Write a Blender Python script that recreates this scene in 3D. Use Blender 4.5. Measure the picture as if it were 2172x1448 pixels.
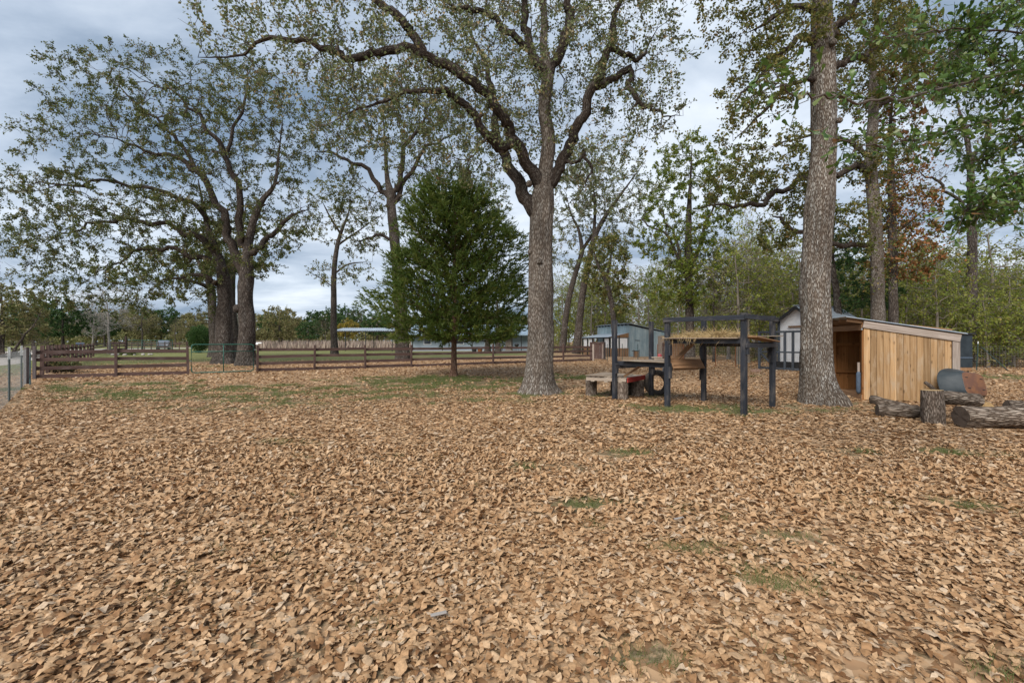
import bpy, math, random
import numpy as np
from mathutils import Vector, noise as mnoise

for _o in list(bpy.data.objects):
    bpy.data.objects.remove(_o, do_unlink=True)
SC = bpy.context.scene
COL = SC.collection
R = math.radians

# ------------------------------------------------------------------ camera
EYE = 1.5
FPX = 965.0          # focal length in pixels of a 2172 px wide picture
cam = bpy.data.cameras.new('camera')
cam.sensor_width = 36.0
cam.lens = 36.0 * FPX / 2172.0
cam.clip_start = 0.05
cam.clip_end = 3000.0
camo = bpy.data.objects.new('camera', cam)
camo.location = (0, 0, EYE)
camo.rotation_euler = (R(90), 0, 0)
COL.objects.link(camo)
SC.camera = camo

# ------------------------------------------------------------------ sky, sun, exposure
SUN_EL, SUN_AZ = 40.0, 205.0      # azimuth clockwise from +Y: behind the camera, a little to the left
W = bpy.data.worlds.new('World')
SC.world = W
W.use_nodes = True
nt = W.node_tree
nt.nodes.clear()
N = nt.nodes.new
LK = nt.links.new
out = N('ShaderNodeOutputWorld')
bg = N('ShaderNodeBackground')
sky = N('ShaderNodeTexSky')
sky.sky_type = 'NISHITA'
sky.sun_disc = False
sky.sun_elevation = R(SUN_EL)
sky.sun_rotation = R(SUN_AZ)
sky.air_density = 1.0
sky.dust_density = 1.5
tc = N('ShaderNodeTexCoord')
sep = N('ShaderNodeSeparateXYZ')
LK(tc.outputs['Generated'], sep.inputs[0])
zz = N('ShaderNodeMath'); zz.operation = 'ABSOLUTE'
LK(sep.outputs['Z'], zz.inputs[0])
za = N('ShaderNodeMath'); za.operation = 'ADD'; za.inputs[1].default_value = 0.16
LK(zz.outputs[0], za.inputs[0])
dx = N('ShaderNodeMath'); dx.operation = 'DIVIDE'
dy = N('ShaderNodeMath'); dy.operation = 'DIVIDE'
LK(sep.outputs['X'], dx.inputs[0]); LK(za.outputs[0], dx.inputs[1])
LK(sep.outputs['Y'], dy.inputs[0]); LK(za.outputs[0], dy.inputs[1])
cmb = N('ShaderNodeCombineXYZ')
LK(dx.outputs[0], cmb.inputs[0]); LK(dy.outputs[0], cmb.inputs[1])
mp = N('ShaderNodeMapping')
mp.inputs['Rotation'].default_value = (0, 0, R(24))
mp.inputs['Scale'].default_value = (0.62, 1.0, 1.0)
mp.inputs['Location'].default_value = (3.1, 1.7, 0.0)
LK(cmb.outputs[0], mp.inputs[0])
n1 = N('ShaderNodeTexNoise')
n1.inputs['Scale'].default_value = 1.25
n1.inputs['Detail'].default_value = 9.0
n1.inputs['Roughness'].default_value = 0.56
n1.inputs['Distortion'].default_value = 0.35
LK(mp.outputs[0], n1.inputs['Vector'])
rc = N('ShaderNodeValToRGB')         # cloud shade: blue-grey underside to pale breaks
e = rc.color_ramp.elements
e[0].position = 0.33; e[0].color = (0.180, 0.240, 0.320, 1)
e[1].position = 0.74; e[1].color = (0.760, 0.775, 0.795, 1)
m = rc.color_ramp.elements.new(0.47); m.color = (0.395, 0.450, 0.525, 1)
m = rc.color_ramp.elements.new(0.58); m.color = (0.560, 0.605, 0.660, 1)
LK(n1.outputs['Fac'], rc.inputs[0])
cm = N('ShaderNodeMix'); cm.data_type = 'RGBA'; cm.blend_type = 'MULTIPLY'
cm.inputs[0].default_value = 1.0
LK(rc.outputs[0], cm.inputs[6])
cm.inputs[7].default_value = (7.95, 8.2, 8.5, 1)      # brings the cloud layer to the sky texture's units
n2 = N('ShaderNodeTexNoise')
n2.inputs['Scale'].default_value = 0.55
n2.inputs['Detail'].default_value = 5.0
LK(mp.outputs[0], n2.inputs['Vector'])
rv = N('ShaderNodeValToRGB')         # cover: nearly closed, thin blue in a few places
rv.color_ramp.elements[0].position = 0.28; rv.color_ramp.elements[0].color = (0.84, 0.84, 0.84, 1)
rv.color_ramp.elements[1].position = 0.50; rv.color_ramp.elements[1].color = (0.97, 0.97, 0.97, 1)
LK(n2.outputs['Fac'], rv.inputs[0])
mx = N('ShaderNodeMix'); mx.data_type = 'RGBA'
LK(rv.outputs[0], mx.inputs[0])
LK(sky.outputs[0], mx.inputs[6])
LK(cm.outputs[2], mx.inputs[7])
LK(mx.outputs[2], bg.inputs['Color'])
bg.inputs['Strength'].default_value = 0.10
LK(bg.outputs[0], out.inputs['Surface'])

sun = bpy.data.lights.new('sun', 'SUN')
sun.energy = 2.6
sun.angle = R(32)
sun.color = (1.0, 0.95, 0.88)
suno = bpy.data.objects.new('sun', sun)
COL.objects.link(suno)
_az, _el = R(SUN_AZ), R(SUN_EL)
_sd = Vector((math.sin(_az) * math.cos(_el), math.cos(_az) * math.cos(_el), math.sin(_el)))
suno.rotation_euler = _sd.to_track_quat('Z', 'Y').to_euler()
suno.location = (0, 0, 40)

SC.view_settings.view_transform = 'Standard'
SC.view_settings.look = 'None'
SC.view_settings.gamma = 1.0
SC.view_settings.exposure = 0.85
try:
    SC.view_settings.use_curve_mapping = False
except Exception:
    pass
SC.render.engine = 'CYCLES'
SC.cycles.max_bounces = 6
SC.cycles.diffuse_bounces = 3
SC.cycles.transmission_bounces = 3
SC.cycles.transparent_max_bounces = 6
SC.cycles.use_denoising = True

# ------------------------------------------------------------------ helpers
RNG = np.random.default_rng(11)
random.seed(5)


def P(px, py, Y):
    return np.array(((px - 1086) / FPX * Y, Y, EYE + (724 - py) / FPX * Y))


def G(px, py):
    Y = EYE * FPX / (py - 724)
    return np.array(((px - 1086) / FPX * Y, Y, 0.0))


def V3(*a):
    return np.array(a, float)


def nrm(v):
    v = np.asarray(v, float)
    return v / (np.linalg.norm(v, axis=-1, keepdims=True) + 1e-12)


def wloc(o):
    p = np.zeros(3)
    while o is not None:
        p += np.array(o.location)
        o = o.parent
    return p


def tag(o, label=None, cat=None, group=None, kind=None):
    if label: o['label'] = label
    if cat: o['category'] = cat
    if group: o['group'] = group
    if kind: o['kind'] = kind
    return o


def empty(name, loc, label, cat, group=None):
    o = bpy.data.objects.new(name, None)
    o.empty_display_size = 0.3
    o.location = tuple(float(c) for c in loc)
    COL.objects.link(o)
    return tag(o, label, cat, group)


def link(name, me, parent=None):
    o = bpy.data.objects.new(name, me)
    COL.objects.link(o)
    if parent is not None:
        o.parent = parent
    return o


def mesh_np(name, V, F, mat, attrs=None, smooth=False, fattrs=None, mats=None, midx=None):
    """fast mesh from arrays; F is (n,3) or (n,4), or a list of those"""
    me = bpy.data.meshes.new(name)
    V = np.ascontiguousarray(V, np.float32)
    if not isinstance(F, (list, tuple)):
        F = [F]
    F = [np.asarray(f, np.int32) for f in F if len(f)]
    me.vertices.add(len(V))
    me.vertices.foreach_set('co', V.ravel())
    nl = sum(f.size for f in F)
    npoly = sum(len(f) for f in F)
    me.loops.add(nl)
    me.loops.foreach_set('vertex_index', np.concatenate([f.ravel() for f in F]))
    me.polygons.add(npoly)
    tot = np.concatenate([np.full(len(f), f.shape[1], np.int32) for f in F])
    st = np.concatenate([[0], np.cumsum(tot)[:-1]]).astype(np.int32)
    me.polygons.foreach_set('loop_start', st)
    me.polygons.foreach_set('loop_total', tot)
    if smooth:
        me.polygons.foreach_set('use_smooth', np.ones(npoly, bool))
    for k, a in (attrs or {}).items():
        a = np.asarray(a, np.float32)
        if a.ndim == 2:
            at = me.attributes.new(k, 'FLOAT_VECTOR', 'POINT')
            at.data.foreach_set('vector', a.ravel())
        else:
            at = me.attributes.new(k, 'FLOAT', 'POINT')
            at.data.foreach_set('value', a)
    for k, a in (fattrs or {}).items():
        at = me.attributes.new(k, 'FLOAT', 'FACE')
        at.data.foreach_set('value', np.asarray(a, np.float32))
    for mm in (mats or [mat]):
        me.materials.append(mm)
    if midx is not None:
        me.polygons.foreach_set('material_index', np.asarray(midx, np.int32))
    me.update(calc_edges=True)
    me.validate()
    return me


def mk(name, V, F, mat, parent=None, **kw):
    V = np.asarray(V, float)
    if parent is not None:
        V = V - wloc(parent)
    return link(name, mesh_np(name, V, F, mat, **kw), parent)


class MB:
    """collects world-space polygons for ONE part"""
    def __init__(s):
        s.v, s.f, s.bk = [], [], []
        s.n = 0

    def add(s, V, F, bk=None):
        V = np.asarray(V, float)
        s.v.append(V)
        s.bk.append(V if bk is None else np.asarray(bk, float))
        s.f += [[i + s.n for i in f] for f in F]
        s.n += len(V)
        return s

    def board(s, a, b, w, t, up=(0, 0, 1), ch=0.004, taper=1.0):
        """chamfered bar from a to b; w along the side axis, t along up"""
        a, b = np.asarray(a, float), np.asarray(b, float)
        d = b - a
        L = np.linalg.norm(d)
        d = d / L
        u = np.asarray(up, float)
        if abs(np.dot(u, d)) > 0.98:
            u = V3(0, 1, 0)
        sd = nrm(np.cross(d, u))
        u = np.cross(sd, d)
        ch = min(ch, w * .3, t * .3)
        q = [(w/2-ch, t/2), (w/2, t/2-ch), (w/2, -t/2+ch), (w/2-ch, -t/2), (-w/2+ch, -t/2), (-w/2, -t/2+ch), (-w/2, t/2-ch), (-w/2+ch, t/2)]
        V, B = [], []
        for e_, k in ((a, 1.0), (b, taper)):
            for x, y in q:
                V.append(e_ + sd * x * k + u * y * k)
                B.append((x, y, 0 if e_ is a else L))
        F = [(i, i + 8, (i + 1) % 8 + 8, (i + 1) % 8) for i in range(8)]
        F += [tuple(range(8)), tuple(reversed(range(8, 16)))]
        return s.add(V, F, B)

    def box(s, c, sx, sy, sz, rz=0.0, ch=0.004):
        c = np.asarray(c, float)
        return s.board(c - V3(0, 0, sz / 2), c + V3(0, 0, sz / 2), sx, sy, up=(-math.sin(rz), math.cos(rz), 0), ch=ch)

    def tube(s, pts, rad, n=8, cap=True):
        pts = np.asarray(pts, float)
        rad = np.broadcast_to(np.asarray(rad, float), (len(pts),))
        V, bk = ring_tube(pts, rad, n)
        k = len(pts)
        F = []
        for j in range(k - 1):
            for i in range(n):
                F.append((j*n+i, j*n+(i+1) % n, (j+1)*n+(i+1) % n, (j+1)*n+i))
        if cap:
            F.append(tuple(reversed(range(n))))
            F.append(tuple(range((k-1)*n, k*n)))
        return s.add(V, F, bk)

    def quad(s, *pts):
        return s.add(np.array(pts), [tuple(range(len(pts)))])

    def build(s, name, mat, parent=None, smooth=False):
        V = np.concatenate(s.v)
        bk = np.concatenate(s.bk)
        if parent is not None:
            V = V - wloc(parent)
        me = bpy.data.meshes.new(name)
        me.from_pydata(V.tolist(), [], s.f)
        at = me.attributes.new('bk', 'FLOAT_VECTOR', 'POINT')
        at.data.foreach_set('vector', bk.astype(np.float32).ravel())
        me.materials.append(mat)
        if smooth:
            me.polygons.foreach_set('use_smooth', np.ones(len(me.polygons), bool))
        me.update()
        return link(name, me, parent)


def ring_tube(pts, rad, n):
    t = np.gradient(pts, axis=0) if len(pts) > 2 else np.repeat((pts[1:] - pts[:1]), 2, 0)
    t = nrm(t)
    mt = nrm(t.mean(0) + 1e-9)
    ref = np.eye(3)[np.argmin(np.abs(mt))]
    u = nrm(np.cross(t, ref))
    v = np.cross(t, u)
    th = np.arange(n) * 2 * math.pi / n
    c, s_ = np.cos(th), np.sin(th)
    ring = u[:, None, :] * c[None, :, None] + v[:, None, :] * s_[None, :, None]
    V = pts[:, None, :] + ring * rad[:, None, None]
    ln = np.concatenate([[0], np.cumsum(np.linalg.norm(np.diff(pts, axis=0), axis=1))])
    bk = np.stack([np.outer(rad, c), np.outer(rad, s_), np.repeat(ln[:, None], n, 1)], -1)
    return V.reshape(-1, 3), bk.reshape(-1, 3)


def catmull(pts, per=4):
    p = np.asarray(pts, float)
    p = np.vstack([2 * p[0] - p[1], p, 2 * p[-1] - p[-2]])
    o = []
    for i in range(1, len(p) - 2):
        for k in range(per):
            t = k / per
            o.append(.5 * (2*p[i] + (p[i+1]-p[i-1])*t + (2*p[i-1]-5*p[i]+4*p[i+1]-p[i+2])*t*t + (3*p[i]-p[i-1]-3*p[i+1]+p[i+2])*t**3))
    o.append(p[-2])
    return np.array(o)


def fbm(x, y, s=1.0, oct=3, seed=0.0):
    return np.array([mnoise.fractal((a * s + seed, b * s - seed, seed * .37), 1.0, 2.0, oct) for a, b in zip(np.ravel(x), np.ravel(y))]).reshape(np.shape(x))


def sstep(a, b, x):
    t = np.clip((np.asarray(x, float) - a) / (b - a), 0, 1)
    return t * t * (3 - 2 * t)


# ------------------------------------------------------------------ materials
def newmat(name):
    m_ = bpy.data.materials.new(name)
    m_.use_nodes = True
    n_ = m_.node_tree
    n_.nodes.clear()
    o_ = n_.nodes.new('ShaderNodeOutputMaterial')
    b_ = n_.nodes.new('ShaderNodeBsdfPrincipled')
    n_.links.new(b_.outputs[0], o_.inputs[0])
    return m_, n_, b_, o_


def ramp(n_, stops):
    r_ = n_.nodes.new('ShaderNodeValToRGB')
    el = r_.color_ramp.elements
    while len(el) > 1:
        el.remove(el[-1])
    el[0].position = stops[0][0]; el[0].color = (*stops[0][1], 1)
    for p_, c_ in stops[1:]:
        q_ = el.new(p_); q_.color = (*c_, 1)
    return r_


def mixc(n_, a, b, fac, mode='MIX'):
    x = n_.nodes.new('ShaderNodeMix')
    x.data_type = 'RGBA'; x.blend_type = mode
    for sock, val in ((0, fac), (6, a), (7, b)):
        if hasattr(val, 'links') or hasattr(val, 'is_output'):
            n_.links.new(val, x.inputs[sock])
        elif isinstance(val, (int, float)):
            x.inputs[sock].default_value = val
        else:
            x.inputs[sock].default_value = (*val, 1)
    return x.outputs[2]


def coords(n_, attr='bk', scale=(1, 1, 1), rand=True):
    if attr == 'obj':
        t_ = n_.nodes.new('ShaderNodeTexCoord'); src = t_.outputs['Object']
    elif attr == 'pos':
        t_ = n_.nodes.new('ShaderNodeNewGeometry'); src = t_.outputs['Position']
    else:
        t_ = n_.nodes.new('ShaderNodeAttribute'); t_.attribute_name = attr; src = t_.outputs['Vector']
    if rand:
        oi = n_.nodes.new('ShaderNodeObjectInfo')
        ml = n_.nodes.new('ShaderNodeMath'); ml.operation = 'MULTIPLY'; ml.inputs[1].default_value = 37.0
        n_.links.new(oi.outputs['Random'], ml.inputs[0])
        ad = n_.nodes.new('ShaderNodeVectorMath'); ad.operation = 'ADD'
        n_.links.new(src, ad.inputs[0]); n_.links.new(ml.outputs[0], ad.inputs[1])
        src = ad.outputs[0]
    m_ = n_.nodes.new('ShaderNodeMapping')
    m_.inputs['Scale'].default_value = scale
    n_.links.new(src, m_.inputs[0])
    return m_.outputs[0]


def noise_(n_, vec, scale, detail=4, rough=.55, dist=0.0):
    x = n_.nodes.new('ShaderNodeTexNoise')
    x.inputs['Scale'].default_value = scale
    x.inputs['Detail'].default_value = detail
    x.inputs['Roughness'].default_value = rough
    x.inputs['Distortion'].default_value = dist
    n_.links.new(vec, x.inputs['Vector'])
    return x.outputs['Fac']


def bump(n_, b_, h, strength=.4, dist=.02):
    x = n_.nodes.new('ShaderNodeBump')
    x.inputs['Strength'].default_value = strength
    x.inputs['Distance'].default_value = dist
    n_.links.new(h, x.inputs['Height'])
    n_.links.new(x.outputs[0], b_.inputs['Normal'])


def wood(name, dark, mid, light, rough=.8, wear=None, wearamt=.5, grain=1.0, var=.35, knots=0.0):
    """grain runs along bk.z of a board; every board takes its own shade"""
    m_, n_, b_, o_ = newmat(name)
    v1 = coords(n_, 'bk', (26 * grain, 26 * grain, 1.1 * grain))
    g = noise_(n_, v1, 1.0, 5, .6, .6)
    c = ramp(n_, [(.28, dark), (.5, mid), (.72, light)])
    n_.links.new(g, c.inputs[0])
    col = c.outputs[0]
    oi = n_.nodes.new('ShaderNodeObjectInfo')
    mr = n_.nodes.new('ShaderNodeMapRange')
    mr.inputs[3].default_value = 1 - var; mr.inputs[4].default_value = 1 + var * .6
    n_.links.new(oi.outputs['Random'], mr.inputs[0])
    vm = n_.nodes.new('ShaderNodeVectorMath'); vm.operation = 'SCALE'
    n_.links.new(col, vm.inputs[0]); n_.links.new(mr.outputs[0], vm.inputs['Scale'])
    col = vm.outputs[0]
    v2 = coords(n_, 'bk', (5, 5, 1.6))
    w_ = noise_(n_, v2, 1.3, 6, .65)
    if wear is not None:
        rr = ramp(n_, [(.50, (0, 0, 0)), (.68, (wearamt,) * 3)])
        n_.links.new(w_, rr.inputs[0])
        col = mixc(n_, col, wear, rr.outputs[0])
    if knots:
        vk = coords(n_, 'bk', (9, 2, 3.2))
        vo = n_.nodes.new('ShaderNodeTexVoronoi')
        vo.inputs['Scale'].default_value = 1.0
        n_.links.new(vk, vo.inputs['Vector'])
        rk = ramp(n_, [(.05, (knots,) * 3), (.20, (0, 0, 0))])
        n_.links.new(vo.outputs['Distance'], rk.inputs[0])
        col = mixc(n_, col, tuple(x * .42 for x in dark), rk.outputs[0])
    n_.links.new(col, b_.inputs['Base Color'])
    b_.inputs['Roughness'].default_value = rough
    b_.inputs['Specular IOR Level'].default_value = .25
    bump(n_, b_, g, .35, .004)
    return m_


def bark(name, crev, mid, ridge, lichen, lam=.5, scale=1.0, moss=None):
    m_, n_, b_, o_ = newmat(name)
    v = coords(n_, 'bk', (scale, scale, .15 * scale))
    ns = noise_(n_, v, 14, 3, .6)
    vv = n_.nodes.new('ShaderNodeVectorMath'); vv.operation = 'MULTIPLY_ADD'
    n_.links.new(ns, vv.inputs[0]); vv.inputs[1].default_value = (.05, .05, .05)
    n_.links.new(v, vv.inputs[2])
    vo = n_.nodes.new('ShaderNodeTexVoronoi')
    vo.feature = 'DISTANCE_TO_EDGE'
    vo.inputs['Scale'].default_value = 24
    n_.links.new(vv.outputs[0], vo.inputs['Vector'])
    rr = ramp(n_, [(.0, crev), (.12, mid), (.38, ridge)])
    n_.links.new(vo.outputs['Distance'], rr.inputs[0])
    fine = noise_(n_, v, 60, 4, .7)
    rf = ramp(n_, [(.3, (.62,) * 3), (.7, (1.25,) * 3)])
    n_.links.new(fine, rf.inputs[0])
    col = mixc(n_, rr.outputs[0], rf.outputs[0], 1.0, 'MULTIPLY')
    pl = noise_(n_, v, 6.5, 7, .72)
    vo2 = n_.nodes.new('ShaderNodeMath'); vo2.operation = 'MULTIPLY'
    rp = ramp(n_, [(.46, (0,) * 3), (.60, (lam,) * 3)])
    n_.links.new(pl, rp.inputs[0])
    re = ramp(n_, [(.06, (0,) * 3), (.22, (1,) * 3)])
    n_.links.new(vo.outputs['Distance'], re.inputs[0])
    n_.links.new(rp.outputs[0], vo2.inputs[0]); n_.links.new(re.outputs[0], vo2.inputs[1])
    col = mixc(n_, col, lichen, vo2.outputs[0])
    big = noise_(n_, coords(n_, 'bk', (1, 1, .5)), 1.6, 3)
    rb = ramp(n_, [(.32, (.58,) * 3), (.66, (1.16,) * 3)])
    n_.links.new(big, rb.inputs[0])
    col = mixc(n_, col, rb.outputs[0], 1.0, 'MULTIPLY')
    n_.links.new(col, b_.inputs['Base Color'])
    b_.inputs['Roughness'].default_value = .95
    b_.inputs['Specular IOR Level'].default_value = .1
    ad = n_.nodes.new('ShaderNodeMath'); ad.operation = 'MULTIPLY_ADD'
    n_.links.new(fine, ad.inputs[0]); ad.inputs[1].default_value = .15
    n_.links.new(re.outputs[0], ad.inputs[2])
    bump(n_, b_, ad.outputs[0], .9, .03 / scale)
    return m_


def leafmat(name, stops, trans=.35, rough=.6, src='rnd', spec=.3, spots=False):
    """leaf colour from a random number kept per leaf (or per object)"""
    m_, n_, b_, o_ = newmat(name)
    if src == 'object':
        s_ = n_.nodes.new('ShaderNodeObjectInfo').outputs['Random']
    else:
        t_ = n_.nodes.new('ShaderNodeAttribute'); t_.attribute_name = 'rnd'; s_ = t_.outputs['Fac']
    r_ = ramp(n_, stops)
    n_.links.new(s_, r_.inputs[0])
    col = r_.outputs[0]
    if spots:
        ns = noise_(n_, coords(n_, 'pos', (1, 1, 1), rand=False), 55, 3, .6)
        rs = ramp(n_, [(.32, (.68,) * 3), (.62, (1.10,) * 3)])
        n_.links.new(ns, rs.inputs[0])
        col = mixc(n_, col, rs.outputs[0], 1.0, 'MULTIPLY')
    n_.links.new(col, b_.inputs['Base Color'])
    b_.inputs['Roughness'].default_value = rough
    b_.inputs['Specular IOR Level'].default_value = spec
    if trans > 0:
        tr = n_.nodes.new('ShaderNodeBsdfTranslucent')
        n_.links.new(col, tr.inputs[0])
        ms = n_.nodes.new('ShaderNodeMixShader')
        ms.inputs[0].default_value = trans
        n_.links.new(b_.outputs[0], ms.inputs[1]); n_.links.new(tr.outputs[0], ms.inputs[2])
        n_.links.new(ms.outputs[0], o_.inputs[0])
    return m_


def plain(name, col, rough=.6, metal=0.0, dirt=None, dscale=6.0, damt=.6, var=0.0, spec=.4, attr='obj', stretch=(1, 1, 1)):
    m_, n_, b_, o_ = newmat(name)
    v = coords(n_, attr, stretch)
    ns = noise_(n_, v, dscale, 6, .65)
    d_ = dirt or tuple(c * .6 for c in col)
    rr = ramp(n_, [(.40, (0,) * 3), (.70, (damt,) * 3)])
    n_.links.new(ns, rr.inputs[0])
    c_ = mixc(n_, col, d_, rr.outputs[0])
    if var:
        oi = n_.nodes.new('ShaderNodeObjectInfo')
        mr = n_.nodes.new('ShaderNodeMapRange')
        mr.inputs[3].default_value = 1 - var; mr.inputs[4].default_value = 1 + var
        n_.links.new(oi.outputs['Random'], mr.inputs[0])
        vm = n_.nodes.new('ShaderNodeVectorMath'); vm.operation = 'SCALE'
        n_.links.new(c_, vm.inputs[0]); n_.links.new(mr.outputs[0], vm.inputs['Scale'])
        c_ = vm.outputs[0]
    n_.links.new(c_, b_.inputs['Base Color'])
    b_.inputs['Roughness'].default_value = rough
    b_.inputs['Metallic'].default_value = metal
    b_.inputs['Specular IOR Level'].default_value = spec
    bump(n_, b_, ns, .15, .01)
    return m_


M = {}
M['fence'] = wood('brown_stained_board', (0.053, 0.030, 0.025), (0.083, 0.049, 0.041), (0.123, 0.077, 0.067), .7, wear=(0.170, 0.131, 0.120), wearamt=.4, var=.25)
M['fence_grey'] = wood('weathered_end_post', (.07, .055, .05), (.12, .10, .10), (.17, .15, .15), .85, var=.1)
M['black'] = wood('black_painted_timber', (.012, .014, .018), (.020, .023, .030), (.034, .038, .048), .55, wear=(.15, .13, .115), wearamt=.5, var=.25)
M['darkgrey'] = wood('dark_grey_painted_timber', (.035, .042, .052), (.055, .065, .080), (.085, .095, .11), .65, wear=(.14, .14, .14), wearamt=.3, var=.2)
M['cedar'] = wood('cedar_fence_picket', (.24, .135, .058), (.36, .222, .108), (.47, .315, .175), .75, wear=(.37, .28, .19), wearamt=.8, var=.34, knots=.9)
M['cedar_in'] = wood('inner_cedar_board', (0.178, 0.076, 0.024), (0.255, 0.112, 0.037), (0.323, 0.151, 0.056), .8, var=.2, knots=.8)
M['lumber'] = wood('grey_weathered_lumber', (.20, .155, .125), (.31, .255, .215), (.43, .365, .32), .85, wear=(.18, .14, .115), wearamt=.4, var=.18)
M['pine'] = wood('brown_pine_lumber', (.16, .085, .04), (.26, .145, .075), (.36, .22, .125), .8, wear=(.14, .09, .06), wearamt=.5, var=.25)
M['ply'] = wood('weathered_plywood', (.15, .11, .08), (.25, .19, .14), (.34, .28, .21), .85, wear=(.36, .33, .27), wearamt=.45, var=.2, grain=.7)
M['pallet'] = wood('grey_pallet_board', (.20, .155, .12), (.33, .27, .215), (.44, .38, .31), .88, wear=(.26, .21, .16), wearamt=.5, var=.2)
M['red'] = wood('red_painted_board', (.20, .016, .014), (.30, .028, .022), (.40, .05, .04), .6, wear=(.28, .10, .08), wearamt=.4, var=.05)
M['bark_c'] = bark('grey_oak_bark', (.060, .045, .035), (.165, .132, .105), (.31, .27, .23), (.46, .445, .41), .45, 1.9)
M['bark_w'] = bark('lichened_oak_bark', (.052, .037, .028), (.16, .124, .095), (.34, .30, .255), (.56, .56, .53), .60, 2.3)
M['bark_d'] = bark('dark_oak_bark', (0.035, 0.026, 0.022), (0.092, 0.074, 0.062), (0.176, 0.148, 0.126), (0.238, 0.229, 0.216), .35, 1.1)
M['bark_limb'] = bark('dark_limb_bark', (0.025, 0.018, 0.015), (0.063, 0.047, 0.037), (0.122, 0.095, 0.077), (0.270, 0.255, 0.232), .40, 1.9)
M['bark_s'] = plain('twig_bark', (.075, .058, .046), .95, dirt=(.14, .122, .105), dscale=9, attr='bk', spec=.1)
M['bark_u'] = plain('understory_bark', (.15, .128, .105), .95, dirt=(.24, .215, .185), dscale=9, attr='bk', spec=.1)
M['bark_p'] = plain('pale_bare_bark', (.29, .265, .245), .95, dirt=(.19, .17, .155), dscale=9, attr='bk', spec=.1)
M['bark_r'] = bark('shreddy_cedar_bark', (.10, .055, .035), (.22, .125, .085), (.33, .21, .155), (.36, .27, .22), .3, 1.4)
M['bark_log'] = bark('weathered_log_bark', (.055, .040, .031), (.17, .130, .102), (.31, .25, .205), (.40, .35, .29), .6, 2.3)
M['logwood'] = bark('weathered_bare_log', (.045, .031, .022), (.20, .150, .112), (.37, .295, .235), (.52, .44, .36), .6, 1.5)
M['oakA'] = leafmat('olive_oak_leaf', [(0, (0.050, 0.074, 0.016)), (.40, (0.098, 0.124, 0.032)), (.72, (0.150, 0.160, 0.054)), (.90, (0.200, 0.167, 0.065)), (1, (0.250, 0.173, 0.072))], .42)
M['oakE'] = leafmat('grey_green_oak_leaf', [(0, (0.069, 0.095, 0.031)), (.32, (0.129, 0.162, 0.063)), (.62, (0.202, 0.224, 0.106)), (.82, (0.269, 0.235, 0.115)), (.94, (0.325, 0.213, 0.101)), (1, (0.414, 0.358, 0.221))], .42)
M['oakJ'] = leafmat('brown_green_oak_leaf', [(0, (0.068, 0.090, 0.019)), (.45, (0.126, 0.142, 0.034)), (.75, (0.192, 0.172, 0.051)), (1, (0.270, 0.174, 0.060))], .42)
M['oakR'] = leafmat('reddening_vine_leaf', [(0, (.075, .100, .024)), (.30, (.130, .140, .036)), (.50, (.22, .125, .046)), (.80, (.31, .125, .045)), (1, (.38, .18, .075))], .45)
M['oakG'] = leafmat('green_yellow_leaf', [(0, (0.075, 0.120, 0.017)), (.5, (0.150, 0.198, 0.028)), (.85, (0.237, 0.246, 0.043)), (1, (0.288, 0.216, 0.057))], .45)
M['under'] = leafmat('yellow_green_understory_leaf', [(0, (0.099, 0.140, 0.022)), (.45, (0.193, 0.230, 0.036)), (.8, (0.282, 0.287, 0.058)), (1, (0.309, 0.225, 0.076))], .45)
M['underd'] = leafmat('dull_brush_leaf', [(0, (0.112, 0.120, 0.040)), (.45, (0.188, 0.181, 0.064)), (.8, (0.250, 0.213, 0.095)), (1, (0.312, 0.238, 0.120))], .35)
M['green'] = leafmat('deep_green_leaf', [(0, (0.022, 0.052, 0.014)), (.6, (0.050, 0.105, 0.026)), (1, (0.090, 0.140, 0.042))], .35)
M['yellow'] = leafmat('yellow_autumn_leaf', [(0, (0.170, 0.140, 0.020)), (.6, (0.300, 0.230, 0.035)), (1, (0.300, 0.190, 0.060))], .4)
M['cedarleaf'] = leafmat('juniper_foliage', [(0, (0.039, 0.072, 0.013)), (.45, (0.084, 0.129, 0.022)), (.8, (0.147, 0.181, 0.033)), (1, (0.211, 0.206, 0.050))], .38, .55)
M['nearleaf'] = leafmat('glossy_water_oak_leaf', [(0, (0.033, 0.075, 0.013)), (.5, (0.074, 0.137, 0.024)), (.82, (0.129, 0.198, 0.042)), (.95, (0.167, 0.205, 0.068)), (1, (0.178, 0.085, 0.034))], .35, .38, spec=.5)
M['nearleaf_o'] = leafmat('glossy_water_oak_leaf_single', [(0, (0.033, 0.075, 0.013)), (.5, (0.074, 0.137, 0.024)), (.82, (0.129, 0.198, 0.042)), (.95, (0.167, 0.205, 0.068)), (1, (0.178, 0.085, 0.034))], .35, .38, src='object', spec=.5)
_LIT = [(0, (.150, .070, .028)), (.14, (.260, .135, .058)), (.38, (.385, .228, .115)), (.70, (.475, .305, .168)), (.95, (.56, .390, .240)), (1, (.50, .385, .275))]
M['litter'] = leafmat('fallen_oak_leaf', _LIT, .12, .65, spots=True)
M['litter_o'] = leafmat('fallen_oak_leaf_single', _LIT, .12, .65, src='object', spots=True)
M['grass'] = leafmat('grass_blade', [(0, (.075, .105, .026)), (.5, (.125, .160, .044)), (1, (.23, .22, .095))], .3)
M['hay'] = leafmat('dry_hay', [(0, (0.260, 0.170, 0.075)), (.6, (0.440, 0.310, 0.145)), (1, (0.600, 0.460, 0.250))], .2)
M['drygrass'] = leafmat('dry_field_grass', [(0, (0.210, 0.150, 0.120)), (.6, (0.330, 0.255, 0.205)), (1, (0.420, 0.345, 0.270))], .25)
M['galv'] = plain('galvanized_sheet', (.46, .51, .55), .42, .55, dirt=(.30, .33, .36), dscale=3, attr='bk', stretch=(1, 1, .2), var=.08)
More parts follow.
